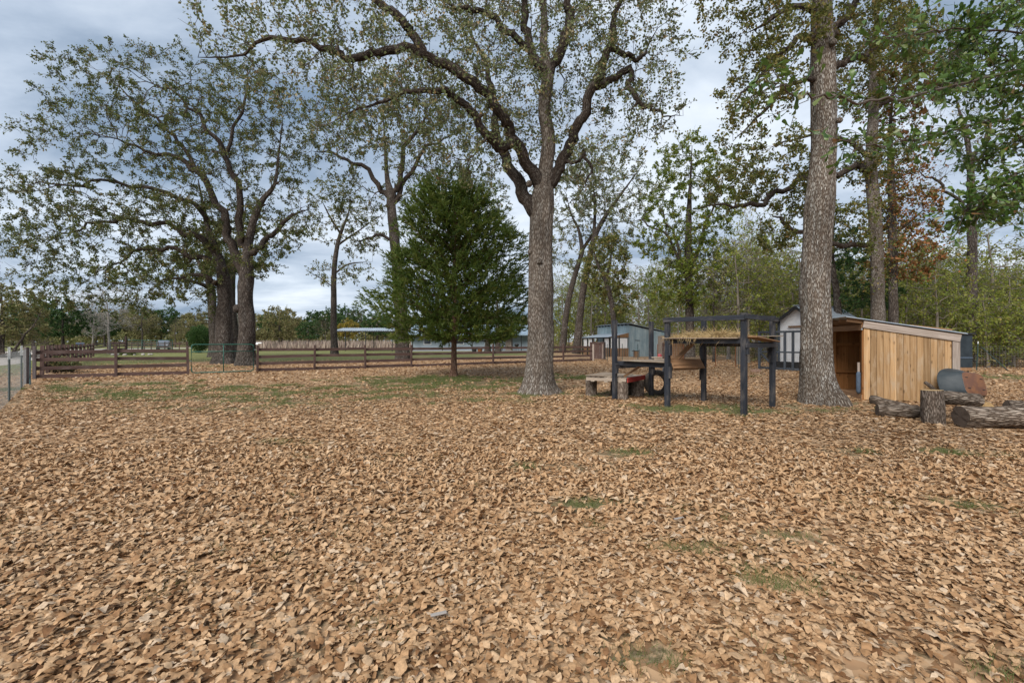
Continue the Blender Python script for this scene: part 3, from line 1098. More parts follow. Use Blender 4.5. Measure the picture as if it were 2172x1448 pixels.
def sheet(root, name, o, u, v, mat, per=.09, amp=.012, thick=.006, ns=None):
    """corrugated roof sheet: o corner, u across the ribs, v along them"""
    o, u, v = (np.asarray(x, float) for x in (o, u, v))
    L = np.linalg.norm(u)
    n = max(4, int(L / per) * 2)
    w = nrm(np.cross(u, v))
    if w[2] < 0: w = -w
    V, F, B = [], [], []
    for i in range(n + 1):
        t = i / n
        h = amp if i % 2 else -amp
        for e_ in (0, 1):
            for s in (0, 1):
                V.append(o + u * t + v * e_ + w * (h - thick * s))
                B.append((t * L, 0, e_ * np.linalg.norm(v)))
    for i in range(n):
        q, r_ = i * 4, i * 4 + 4
        F += [(q, r_, r_ + 2, q + 2), (q + 1, q + 3, r_ + 3, r_ + 1), (q, q + 1, r_ + 1, r_), (q + 2, r_ + 2, r_ + 3, q + 3)]
    F += [(0, 2, 3, 1), (n*4, n*4+1, n*4+3, n*4+2)]
    mb = MB(); mb.add(V, F, B)
    return mb.build(name, mat, root)


# --- blue-grey tin shed with a lean-to, behind the pen
C0 = V3(11.7, 45.0, 0)
fd = nrm(V3(-1.8, 8.0, 0)); sd = V3(4.85, .55, 0)
FL = 8.0
shed = empty('tin_shed', C0, 'blue-grey corrugated tin shed with a white roofed lean-to', 'shed')
wall_panels(shed, C0, C0 + fd * FL, 0, lambda t: 3.15 + .05 * t, 9, M['tin'], 'tin_sheet')
wall_panels(shed, C0, C0 + sd * .45, 0, lambda t: 3.15 - .30 * t, 4, M['tin'], 'tin_sheet')
wall_panels(shed, C0 + sd * .45 + V3(.0, -.12, 0), C0 + sd + V3(0, -.12, 0), 0, lambda t: 2.72 - .55 * t, 4, M['tin'], 'tin_sheet')
wall_panels(shed, C0 + sd, C0 + sd + fd * FL, 0, lambda t: 2.1, 4, M['tin'], 'tin_sheet')
ro = C0 - fd * .25 - nrm(sd) * .28
for i in range(8):
    sheet(shed, 'roof_sheet', ro + fd * (i * FL / 8 + .01) + V3(0, 0, 3.32), fd * (FL / 8 + .03), sd * 1.08 + V3(0, 0, -1.12), M['galv'])
for i in range(11):
    q = C0 + fd * (i * FL / 10) + V3(0, 0, 3.19)
    MB().board(q - nrm(sd) * .20, q + sd * .9 + V3(0, 0, -.92), .09, .12).build('rafter', M['blackmetal'], shed)
MB().board(C0 + sd * .46 + V3(-.35, -.16, 2.74), C0 + sd * 1.08 + V3(0, -.16, 2.13), .06, .07).build('roof_edge_trim', M['blackmetal'], shed)
MB().board(C0 + sd * .66 + V3(0, -.17, 0), C0 + sd * .66 + V3(0, -.17, 2.05), .85, .035, up=(sd[1], -sd[0], 0)).build('door', M['lumber'], shed)
# lean-to
ln_ = -nrm(sd) * 2.0
la, lb = C0 + fd * .3, C0 + fd * 7.4
for i in range(7):
    s_ = la + (lb - la) * (i / 7)
    sheet(shed, 'lean_to_roof_sheet', s_ + ln_ * 1.1 + V3(0, 0, 1.93), (lb - la) / 7 * 1.02, -ln_ * 1.1 + V3(0, 0, .42), M['galv'], amp=.008)
for i in range(6):
    q = la + (lb - la) * (i / 5) + ln_
    MB().board(q, q + V3(0, 0, 1.94), .10, .10, up=tuple(fd)).build('lean_to_post', M['blackmetal'], shed)
MB().board(la + ln_ + V3(0, 0, 1.88), lb + ln_ + V3(0, 0, 1.88), .08, .14).build('lean_to_beam', M['blackmetal'], shed)
for i in range(5):
    q0 = la + (lb - la) * ((i + .12) / 5) + ln_ * .97
    q1 = la + (lb - la) * ((i + .88) / 5) + ln_ * .97
    if i in (0, 3, 4):
        MB().board(q0 + V3(0, 0, 1.35), q1 + V3(0, 0, 1.35), .02, .95).build('white_curtain', M['white'], shed)
    mat_ = M['pine'] if i != 2 else M['lumber']
    for k_ in range(3):
        c_ = q0 + (q1 - q0) * ((k_ + .5) / 3)
        MB().board(c_, c_ + V3(0, 0, .86), np.linalg.norm(q1 - q0) / 3.1, .025, up=tuple(nrm(sd))).build('lower_board', mat_, shed)
q0, q1 = la, la + ln_
MB().board(q0 + (q1 - q0) * .08 + V3(0, 0, 1.32), q0 + (q1 - q0) * .46 + V3(0, 0, 1.32), .02, 1.0).build('white_curtain', M['white'], shed)
MB().board(q0 + (q1 - q0) * .54 + V3(0, 0, 1.32), q0 + (q1 - q0) * .92 + V3(0, 0, 1.32), .02, 1.0).build('white_curtain', M['white'], shed)
MB().board(q0 + (q1 - q0) * .5, q0 + (q1 - q0) * .5 + V3(0, 0, 2.1), .08, .08).build('lean_to_post', M['blackmetal'], shed)
for k_ in range(4):
    c_ = q0 + (q1 - q0) * ((k_ + .5) / 4)
    MB().board(c_, c_ + V3(0, 0, .84), .45, .025, up=tuple(fd)).build('lower_board', M['pine'], shed)
MB().add([q0 + V3(0, 0, 1.9), q1 + V3(0, 0, 1.9), q0 + V3(0, 0, 2.36), q0 + V3(0, 0, 1.9) + fd * .04, q1 + V3(0, 0, 1.9) + fd * .04, q0 + V3(0, 0, 2.36) + fd * .04],
         [(0, 1, 2), (5, 4, 3), (0, 3, 4, 1), (1, 4, 5, 2), (2, 5, 3, 0)]).build('gable_board', M['pine'], shed)
# small openings and brackets on the tin side
MB().board(C0 + sd * .10 + V3(0, -.06, 1.62), C0 + sd * .20 + V3(0, -.06, 1.60), .03, .04).build('bracket', M['blackmetal'], shed)

# --- white coop with a galvanized gable roof, and its timber run
cg = V3(15.3, 24.3, 0)
rdir, gdir = nrm(V3(.95, .31, 0)), nrm(V3(.31, -.95, 0))
HW, EV, AP, CL = 1.15, 2.62, 3.38, 2.8
coop = empty('chicken_coop', cg, 'white coop with ribbed metal gable roof standing behind the lichened oak', 'coop')
F0 = .28


def gable(o, s):
    V = [o - gdir * HW + V3(0, 0, F0), o + gdir * HW + V3(0, 0, F0), o + gdir * HW + V3(0, 0, EV), o + V3(0, 0, AP - .06), o - gdir * HW + V3(0, 0, EV)]
    V += [v + rdir * s for v in V]
    return V, [(0, 1, 2, 3, 4), (9, 8, 7, 6, 5)] + [(i, i + 5, (i + 1) % 5 + 5, (i + 1) % 5) for i in range(5)]


MB().add(*gable(cg, .05)).build('front_wall', M['white'], coop)
MB().add(*gable(cg + rdir * (CL - .05), .05)).build('back_wall', M['white'], coop)
for s in (-1, 1):
    q = cg + gdir * s * (HW - .03) + rdir * .05
    MB().board(q + V3(0, 0, (F0 + EV) / 2), q + rdir * (CL - .1) + V3(0, 0, (F0 + EV) / 2), .05, EV - F0).build('side_wall', M['white'], coop)
    nsh = 4
    ov = 1.16
    for i in range(nsh):
        o_ = cg - rdir * .25 + V3(0, 0, AP + .02) + rdir * ((CL + .5) / nsh * i)
        sheet(coop, 'roof_sheet', o_, rdir * ((CL + .5) / nsh + .02), gdir * s * HW * ov + V3(0, 0, -(AP - EV) * ov), M['galv'], per=.2, amp=.016)
    a_ = cg - rdir * .27 + V3(0, 0, AP - .05)
    MB().board(a_, a_ + gdir * s * HW * ov + V3(0, 0, -(AP - EV) * ov), .05, .13).build('barge_board', M['blackmetal'], coop)
    MB().board(cg + gdir * s * (HW + .02) - rdir * .03 + V3(0, 0, 0), cg + gdir * s * (HW + .02) - rdir * .03 + V3(0, 0, EV), .10, .10, up=tuple(gdir)).build('corner_post', M['darkgrey'], coop)
MB().board(cg - rdir * .29 + V3(0, 0, AP + .04), cg + rdir * (CL + .27) + V3(0, 0, AP + .04), .22, .03).build('ridge_cap', M['galv'], coop)
MB().board(cg - gdir * .55 - rdir * .06 + V3(0, 0, 2.30), cg + gdir * .75 - rdir * .06 + V3(0, 0, 2.30), .06, .09).build('perch_board', M['pine'], coop)
MB().board(cg - gdir * HW - rdir * .02 + V3(0, 0, .16), cg + gdir * HW - rdir * .02 + V3(0, 0, .16), .06, .26).build('base_board', M['blackmetal'], coop)

run0 = V3(13.32, 24.5, 0)
run1 = run0 + nrm(V3(.50, -.866, 0)) * 3.6
run = empty('coop_run', run0, 'dark grey timber run with wire panels in front of the white coop', 'animal run')
rd = nrm(run1 - run0)
RH = 2.05
stn = [0, .85, 1.35, 1.75, 2.6, 3.6]
for s_ in stn:
    q = run0 + rd * s_
    MB().board(q, q + V3(0, 0, RH), .10, .10, up=tuple(rd)).build('post', M['darkgrey'], run)
for z, t_ in ((RH - .05, .10), (.95, .08), (.10, .10)):
    for a_, b_2 in ((0.05, .80), (.90, 1.30), (1.40, 1.70), (1.80, 2.55), (2.65, 3.55)):
        MB().board(run0 + rd * a_ + V3(0, 0, z), run0 + rd * b_2 + V3(0, 0, z), .06, t_).build('rail', M['darkgrey'], run)
MB().board(run0 + rd * .06 + V3(0, 0, .90), run0 + rd * .80 + V3(0, 0, .16), .05, .08).build('brace', M['darkgrey'], run)
MB().board(run0 + rd * .06 + V3(0, 0, 1.02), run0 + rd * .80 + V3(0, 0, 1.90), .05, .08).build('brace', M['darkgrey'], run)
MB().board(run0 + rd * .95 + V3(0, .06, .32), run0 + rd * 3.5 + V3(0, .06, .32), .04, .30).build('kick_board', M['blackmetal'], run)
q = cg - gdir * HW
MB().board(run0 + V3(0, 0, RH - .05), q + V3(0, 0, RH - .05) - rdir * .10, .06, .09).build('rail', M['darkgrey'], run)


def wire_grid(a, b, z0, z1, sx, sz, r=.0016):
    a, b = np.asarray(a, float), np.asarray(b, float)
    L = np.linalg.norm((b - a)[:2])
    n = int(L / sx)
    t = (np.arange(n) + .5) / n
    pa = a + (b - a) * t[:, None]
    A = pa.copy(); A[:, 2] = z0
    B = pa.copy(); B[:, 2] = z1
    zs = np.arange(z0, z1 + .001, sz)
    H0 = np.repeat(a[None], len(zs), 0); H0[:, 2] = zs
    H1 = np.repeat(b[None], len(zs), 0); H1[:, 2] = zs
    v, f = prisms(np.concatenate([A, H0]), np.concatenate([B, H1]), np.full(len(A) + len(zs), r), np.full(len(A) + len(zs), r))
    return v, f


v, f = wire_grid(run0 + V3(0, .03, 0), run1 + V3(0, .03, 0), .12, RH - .1, .10, .10, .002)
mk('wire_mesh', v, f, M['wire'], run)

# --- wooden animal shelter at the right
SCn = V3(8.93, 11.6, 0)
s_d, n_d = nrm(V3(.957, -.29, 0)), nrm(V3(.29, .957, 0))
SL, SW, ZF, ZB = 2.0, 2.1, 2.02, 1.66
shel = empty('animal_shelter', SCn, 'open fronted wooden shelter of tan cedar pickets beside the lichened oak', 'shelter')


def zr(s):
    return ZF + (ZB - ZF) * s / SL


NP = 13
wpl = (SL - .19) / NP
for i in range(NP):                                   # near side, picket by picket
    c_ = SCn + s_d * (.03 + wpl * (i + .5))
    zt = zr(.03 + wpl * (i + .5)) - .06
    MB().board(c_ - n_d * random.uniform(.0, .006) + V3(0, 0, random.uniform(.01, .03)), c_ - n_d * random.uniform(.0, .006) + V3(0, 0, zt), wpl - .006, .018, up=tuple(n_d)).build('picket', M['cedar'], shel)
c_ = SCn + s_d * (SL - .075)
MB().board(c_ - n_d * .012, c_ - n_d * .012 + V3(0, 0, ZB - .05), .15, .03, up=tuple(n_d)).build('corner_board', M['lumber'], shel)
MB().board(SCn - n_d * .03 + s_d * .01 + V3(0, 0, ZF - .085), SCn - n_d * .03 + s_d * SL + V3(0, 0, ZB - .085), .035, .17).build('fascia_board', M['lumber'], shel)
for i in range(14):                                   # far side, seen through the opening
    c_ = SCn + n_d * SW + s_d * (SL / 14 * (i + .5))
    MB().board(c_, c_ + V3(0, 0, zr(SL / 14 * (i + .5)) - .05), SL / 14 + .004, .018, up=tuple(n_d)).build('picket', M['cedar_in'], shel)
for i in range(15):                                   # back
    c_ = SCn + s_d * SL + n_d * (SW / 15 * (i + .5))
    MB().board(c_, c_ + V3(0, 0, ZB - .05), SW / 15 + .004, .018, up=tuple(s_d)).build('picket', M['cedar_in'], shel)
for z in (.62, 1.42):                                 # nailers inside
    MB().board(SCn + n_d * (SW - .05) + s_d * .1 + V3(0, 0, z), SCn + n_d * (SW - .05) + s_d * (SL - .05) + V3(0, 0, z), .04, .09).build('nailer', M['cedar_in'], shel)
    MB().board(SCn + n_d * .05 + s_d * .05 + V3(0, 0, z), SCn + n_d * .05 + s_d * (SL - .05) + V3(0, 0, z), .04, .09).build('nailer', M['cedar_in'], shel)
    MB().board(SCn + s_d * (SL - .05) + n_d * .1 + V3(0, 0, z), SCn + s_d * (SL - .05) + n_d * (SW - .1) + V3(0, 0, z), .04, .09).build('nailer', M['cedar_in'], shel)
for q in (SCn + n_d * .06 + s_d * .055, SCn + n_d * (SW - .06) + s_d * .055):
    MB().board(q, q + V3(0, 0, ZF - .04), .09, .09, up=tuple(n_d)).build('post', M['cedar_in'], shel)
MB().board(SCn + s_d * .01 + n_d * .02 + V3(0, 0, 1.86), SCn + s_d * .01 + n_d * (SW + .02) + V3(0, 0, 1.86), .04, .15).build('lintel', M['pine'], shel)
MB().board(SCn + s_d * .01 + n_d * .02 + V3(0, 0, .075), SCn + s_d * .01 + n_d * SW + V3(0, 0, .075), .04, .13).build('sill_board', M['pine'], shel)
MB().board(SCn + s_d * SL / 2 + n_d * .03 + V3(0, 0, .07), SCn + s_d * SL / 2 + n_d * (SW - .03) + V3(0, 0, .07), SL - .1, .05).build('floor', M['pine'], shel)
for k_ in range(5):
    q = SCn + n_d * (.05 + (SW - .1) * k_ / 4)
    MB().board(q - s_d * .32 + V3(0, 0, zr(-.32) - .02), q + s_d * (SL + .05) + V3(0, 0, zr(SL + .05) - .02), .04, .09).build('rafter', M['pine'], shel)
for i in range(3):
    sheet(shel, 'roof_sheet', SCn - s_d * .38 - n_d * .08 + n_d * ((SW + .16) / 3 * i) + V3(0, 0, zr(-.38) + .055 + .004 * i), n_d * ((SW + .16) / 3 + .03), s_d * (SL + .50) + V3(0, 0, zr(SL + .12) - zr(-.38)), M['galv'], per=.076, amp=.009)
MB().board(SCn + s_d * 1.15 + n_d * .45 + V3(0, 0, zr(1.15) + .10), SCn + s_d * (SL + .05) + n_d * .5 + V3(0, 0, zr(SL) + .13), .22, .03).build('loose_roof_strip', M['pine'], shel)
MB().board(SCn - s_d * .01 + n_d * .0 + V3(0, 0, 1.79), SCn - s_d * .01 + n_d * .0 + V3(0, 0, 1.84), .03, .03).build('hinge', M['wire'], shel)

# --- distant house and carport
house = empty('house', (-6, 72, 0), 'low pale blue house with grey roof half hidden behind the cedar', 'house')
hx0, hx1, hy0, hy1 = -15.5, 4.0, 70.0, 80.0


def boxpart(root, name, x0, x1, y0, y1, z0, z1, mat):
    return MB().box(((x0+x1)/2, (y0+y1)/2, (z0+z1)/2), x1-x0, y1-y0, z1-z0, ch=.01).build(name, mat, root)


boxpart(house, 'wall', hx0, hx1, hy0, hy1, 0, 2.9, M['siding'])
MB().add([(hx0-.6, hy0-1.6, 2.55), (hx1+.6, hy0-1.6, 2.55), (hx1+.6, (hy0+hy1)/2, 4.3), (hx0-.6, (hy0+hy1)/2, 4.3), (hx0-.6, hy1+.5, 2.7), (hx1+.6, hy1+.5, 2.7),
          (hx0-.6, hy0-1.6, 2.40), (hx1+.6, hy0-1.6, 2.40), (hx1+.6, hy1+.5, 2.55), (hx0-.6, hy1+.5, 2.55)],
         [(0, 1, 2, 3), (3, 2, 5, 4), (0, 6, 7, 1), (4, 5, 8, 9), (0, 3, 4, 9, 6), (1, 7, 8, 5, 2), (6, 9, 8, 7)]).build('roof', M['shingle'], house)
for x in (-15, -10.5, -6, -1.5, 0, 1.4, 3.8):
    boxpart(house, 'porch_post', x-.07, x+.07, hy0-1.4, hy0-1.26, 0, 2.42, M['blackmetal'])
for x in (-13, -8, -3.6):
    w_ = boxpart(house, 'window', x-.6, x+.6, hy0-.06, hy0-.01, 1.0, 2.1, M['white'])
    boxpart(w_, 'pane', x-.5, x+.5, hy0-.075, hy0-.062, 1.1, 2.0, M['glass'])
d_ = boxpart(house, 'door', -1.0, .1, hy0-.06, hy0-.01, .05, 2.1, M['lumber'])
boxpart(d_, 'handle', -.12, -.06, hy0-.12, hy0-.061, 1.0, 1.1, M['blackmetal'])
boxpart(house, 'porch_floor', hx0, hx1, hy0-1.7, hy0-.002, 0, .12, M['concrete'])

car0 = V3(-22.4, 70, 0)
cp = empty('carport', car0, 'open metal carport with pale ribbed roof on thin black posts', 'carport')
for i in range(9):
    sheet(cp, 'roof_sheet', V3(-27.0 + i * 1.03, 68.2, 3.10), V3(1.05, 0, 0), V3(0, 4.2, .55), M['galv'], per=.35, amp=.03)
MB().board((-27.0, 68.25, 3.0), (-17.7, 68.25, 3.0), .06, .14).build('front_beam', M['blackmetal'], cp)
MB().board((-27.0, 72.2, 3.5), (-17.7, 72.2, 3.5), .06, .14).build('rear_beam', M['blackmetal'], cp)
for x in (-26.5, -22.0, -18.0):
    MB().board((x, 68.35, 0), (x, 68.35, 3.0), .11, .11).build('post', M['blackmetal'], cp)
    MB().board((x + .1, 72.1, 0), (x + .1, 72.1, 3.45), .11, .11).build('post', M['blackmetal'], cp)

# ------------------------------------------------------------------ fences and gates
def board_fence(root, stations, h=1.31, zs=(.10, .42, .76, 1.08), rw=.145, mat=None, back=.06, posts=True, endmat=None, px_w=.10, ph=None):
    for i, q in enumerate(stations):
        if posts:
            mm = (endmat if (endmat and i == 0) else mat)
            hh = h + random.uniform(-.015, .02)
            MB().board(V3(q[0], q[1], -.02), V3(q[0] + random.uniform(-.03, .03), q[1] + random.uniform(-.02, .02), hh), px_w, px_w, up=(FD[0], FD[1], 0)).build('post', mm, root)
    for a, b in zip(stations[:-1], stations[1:]):
        d = nrm(b - a)
        nn = V3(-d[1], d[0], 0)
        for z in zs:
            za_, zb_ = z + random.uniform(-.028, .022), z + random.uniform(-.028, .022)
            MB().board(a + nn * back + d * .006 + V3(0, 0, za_), b + nn * back - d * .006 + V3(0, 0, zb_), .025, rw).build('rail', mat, root)


seg1 = [on_line(x) for x in (73, 246, 399)]
seg2 = [on_line(x) for x in (546, 667, 775, 873, 961, 1046, 1122, 1195, 1258)]
f1 = empty('board_fence', seg1[0], 'dark brown board fence between wire fence corner and green gate', 'fence', 'brown board fences')
board_fence(f1, seg1, mat=M['fence'], endmat=M['fence_grey'])
f2 = empty('board_fence', seg2[0], 'long dark brown board fence running behind the cedar and centre oak', 'fence', 'brown board fences')
board_fence(f2, seg2[:-1], mat=M['fence'])
board_fence(f2, seg2[-2:], mat=M['fence'], posts=False)
MB().board(seg2[-1], seg2[-1] + V3(0, 0, 1.30), .13, .13).build('end_post', M['lumber'], f2)

# side yard fence running away from the corner, then across
sa, sdv = V3(-20.4, 19.7, 0), nrm(V3(-.64, .77, 0))
sb = sa + sdv * 48
pxs = [89, 101, 110, 119, 126, 136, 144, 154, 162, 171, 179, 187, 193, 198]
st3 = [on_line(x, sa, sb) for x in pxs]
f3 = empty('board_fence', st3[0], 'brown side yard fence whose posts recede towards the gravel road', 'fence', 'brown board fences')
board_fence(f3, st3, h=1.31, zs=(.42, .76, 1.08), mat=M['fence'], px_w=.13)
cx0 = st3[-1]
st4 = [cx0, P(234, 740, 60) * V3(1, 1, 0), P(267, 740, 64) * V3(1, 1, 0)]
f4 = empty('board_fence', st4[0], 'brown cross fence left of the far pipe gate', 'fence', 'brown board fences')
board_fence(f4, st4, h=1.35, zs=(.50, .88, 1.22), mat=M['fence'], px_w=.15)
MB().board(st4[-1], st4[-1] + V3(0, 0, 2.25), .20, .20).build('tall_gate_post', M['fence'], f4)
far_a, far_b = P(228, 740, 92) * V3(1, 1, 0), P(412, 740, 80) * V3(1, 1, 0)
st5 = [far_a + (far_b - far_a) * t for t in np.linspace(0, 1, 14)]
f5 = empty('board_fence', st5[0], 'far brown rail fence along the gravel road behind the parked car', 'fence', 'brown board fences')
board_fence(f5, st5, h=1.45, zs=(.55, 1.0, 1.3), mat=M['fence'], px_w=.16)


def pipe_gate(name, label, a, b, z0, z1, mat, bars=(), verts=(.5,), mesh=None, r=.024):
    a, b = np.asarray(a, float), np.asarray(b, float)
    g = empty(name, a, label, 'gate')
    d = b - a
    rad = .12
    dd = nrm(d)
    pts = [a + dd * rad + V3(0, 0, z0), b - dd * rad + V3(0, 0, z0), b - dd * .03 + V3(0, 0, z0 + .03), b + V3(0, 0, z0 + rad), b + V3(0, 0, z1 - rad), b - dd * .03 + V3(0, 0, z1 - .03),
           b - dd * rad + V3(0, 0, z1), a + dd * rad + V3(0, 0, z1), a + dd * .03 + V3(0, 0, z1 - .03), a + V3(0, 0, z1 - rad), a + V3(0, 0, z0 + rad), a + dd * .03 + V3(0, 0, z0 + .03), a + dd * rad + V3(0, 0, z0)]
    MB().tube(pts, r, 8).build('frame', mat, g, smooth=True)
    for z in bars:
        MB().tube([a + V3(0, 0, z), b + V3(0, 0, z)], r * .85, 8).build('bar', mat, g, smooth=True)
    for t in verts:
        MB().tube([a + d * t + V3(0, 0, z0), a + d * t + V3(0, 0, z1)], r * .9, 8).build('upright', mat, g, smooth=True)
    if mesh:
        v_, f_ = wire_grid(a + dd * .02, b - dd * .02, z0, mesh, .05, .10, .0017)
        mk('wire_mesh', v_, f_, M['tpost'], g)
    return g


ga_, gb_ = on_line(406), on_line(538)
gate = pipe_gate('pipe_gate', 'green pipe gate with wire mesh set in the brown board fence', ga_, gb_, .07, 1.36, M['greenpipe'], bars=(1.03,), verts=(.5,), mesh=1.03)
for z in (.30, 1.10):
    MB().tube([gb_ + V3(0, 0, z), gb_ + FD * .13 + V3(0, 0, z)], .014, 6).build('hinge', M['wire'], gate)
MB().tube([ga_ + V3(-.09, 0, .62), ga_ + V3(.02, -.02, .60)], .012, 6).build('latch_chain', M['wire'], gate)
pipe_gate('pipe_gate', 'far thin green pipe gate beside the tall post', P(270, 740, 64.2) * V3(1, 1, 0), P(366, 740, 62) * V3(1, 1, 0), .25, 1.65, M['greenpipe'], bars=(.6, .95, 1.3), verts=(.33, .66), r=.035)


def tpost(root, q, h=1.33, tip=.30, lean=(0, 0), m1=None, m2=None, r=.019):
    q = np.asarray(q, float)
    t_ = q + V3(lean[0], lean[1], h)
    k = q + (t_ - q) * (1 - tip / h)
    mb = MB().board(q - V3(0, 0, .03), k, .045, .012).board(q - V3(0, 0, .03) + V3(0, -.018, 0), k + V3(0, -.018, 0), .010, .034)
    o_ = mb.build('t_post', m1 or M['tpost'], root)
    if tip > .02:
        MB().board(k, t_, .046, .013).board(k + V3(0, -.018, 0), t_ + V3(0, -.018, 0), .011, .035).build('white_tip', m2 or M['tcap'], o_)
    return o_


wfa, wfb = V3(-18.8, 17.75, 0), V3(-9.6, 8.35, 0)
wf = empty('wire_fence', wfa, 'welded wire fence on green white-tipped steel posts along the left edge', 'fence')
for x in (20, 46):
    tpost(wf, on_line(x, wfa, wfb), 1.36)
q = on_line(-30, wfa, wfb); tpost(wf, q, 1.36)
q = on_line(56, wfa, wfb)
MB().board(q, q + V3(0, 0, 1.30), .11, .11).build('corner_post', M['fence_grey'], wf)
MB().tube([q + V3(.5, -.35, 0), wfa + V3(0, 0, 1.05)], .022, 6).build('brace', M['tpost'], wf)
v, f = wire_grid(wfa, wfb, .03, 1.22, .075, .10, .0012)
mk('wire_mesh', v, f, M['wire'], wf)

# light wire fence from the brown fence round to the coop run
wa, wb, wc = seg2[-1] + V3(.4, -.2, 0), V3(9.1, 33.0, 0), run0 + V3(-.3, .2, 0)
wf2 = empty('wire_fence', wb, 'thin wire fence on rusty and green posts behind the black climbing frame', 'fence')
for x, a_, b_2, mm in ((1288, wa, wb, 'tpost'), (1320, wa, wb, 'tpost'), (1353, wa, wb, 'tpost'), (1395, wb, wc, 'rust'), (1450, wb, wc, 'rust'), (1518, wb, wc, 'rust'), (1560, wb, wc, 'rust'), (1567, wb, wc, 'tpost')):
    q = on_line(x, a_, b_2)
    tpost(wf2, q, 1.32, 0.0, m1=M[mm])
for a_, b_2 in ((wa, wb), (wb, wc)):
    v, f = wire_grid(a_, b_2, .05, 1.15, .15, .15, .0018)
    mk('wire_mesh', v, f, M['wire'], wf2)

# woven wire fence in front of the thicket at the right
ra, rb = V3(17.8, 23.9, 0), V3(33.0, 23.2, 0)
wf3 = empty('wire_fence', ra, 'woven wire fence with braced steel post in front of the thicket', 'fence')
for x in (2071, 2215):
    tpost(wf3, on_line(x, ra, rb), 1.50, .12, lean=(.14, .05))
q = on_line(2076, ra, rb)
MB().tube([q + V3(.1, -.05, 1.2), q + V3(1.15, -.35, 0)], .022, 6).build('brace', M['tpost'], wf3)
v, f = wire_grid(ra, rb, .05, 1.25, .15, .12, .002)
mk('wire_mesh', v, f, M['wire'], wf3)

# brown gate panel by the fence end and a board panel by the tin shed
pg = empty('gate_panel', (7.0, 37.6, 0), 'small dark brown wire faced gate standing by the fence end', 'gate')
a_, b_2 = P(1251, 740, 37.6) * V3(1, 1, 0), P(1283, 740, 37.0) * V3(1, 1, 0)
for i in range(8):
    c_ = a_ + (b_2 - a_) * ((i + .5) / 8)
    MB().board(c_ + V3(0, 0, .08), c_ + V3(0, 0, 1.38), np.linalg.norm(b_2 - a_) / 8 - .008, .02, up=(0, 1, 0)).build('board', M['fence'], pg)
MB().board(a_ + V3(0, -.04, 1.40), b_2 + V3(0, -.04, 1.40), .05, .10).build('top_rail', M['fence'], pg)
MB().board(b_2 + V3(0, -.05, 0), b_2 + V3(0, -.05, 1.45), .09, .09).build('post', M['blackmetal'], pg)
MB().board(b_2 + V3(-.18, -.07, .1), b_2 + V3(-.18, -.07, 1.3), .05, .04).build('stile', M['lumber'], pg)
bp = empty('fence_panel', (13.3, 38.5, 0), 'reddish brown upright board panel between dark posts near tin shed', 'fence panel')
a_, b_2 = P(1406, 740, 38.6) * V3(1, 1, 0), P(1450, 740, 38.2) * V3(1, 1, 0)
for i in range(9):
    c_ = a_ + (b_2 - a_) * ((i + .5) / 9)
    MB().board(c_ + V3(0, 0, .04), c_ + V3(0, 0, 1.42 + random.uniform(-.02, .02)), np.linalg.norm(b_2 - a_) / 9 - .006, .02, up=(0, 1, 0)).build('board', M['pine'], bp)
for q in (a_, b_2):
    MB().board(q + V3(0, -.05, 0), q + V3(0, -.05, 1.38), .12, .10).build('post', M['fence'], bp)

# ------------------------------------------------------------------ trees
def rg(k):
    return np.random.default_rng(k)


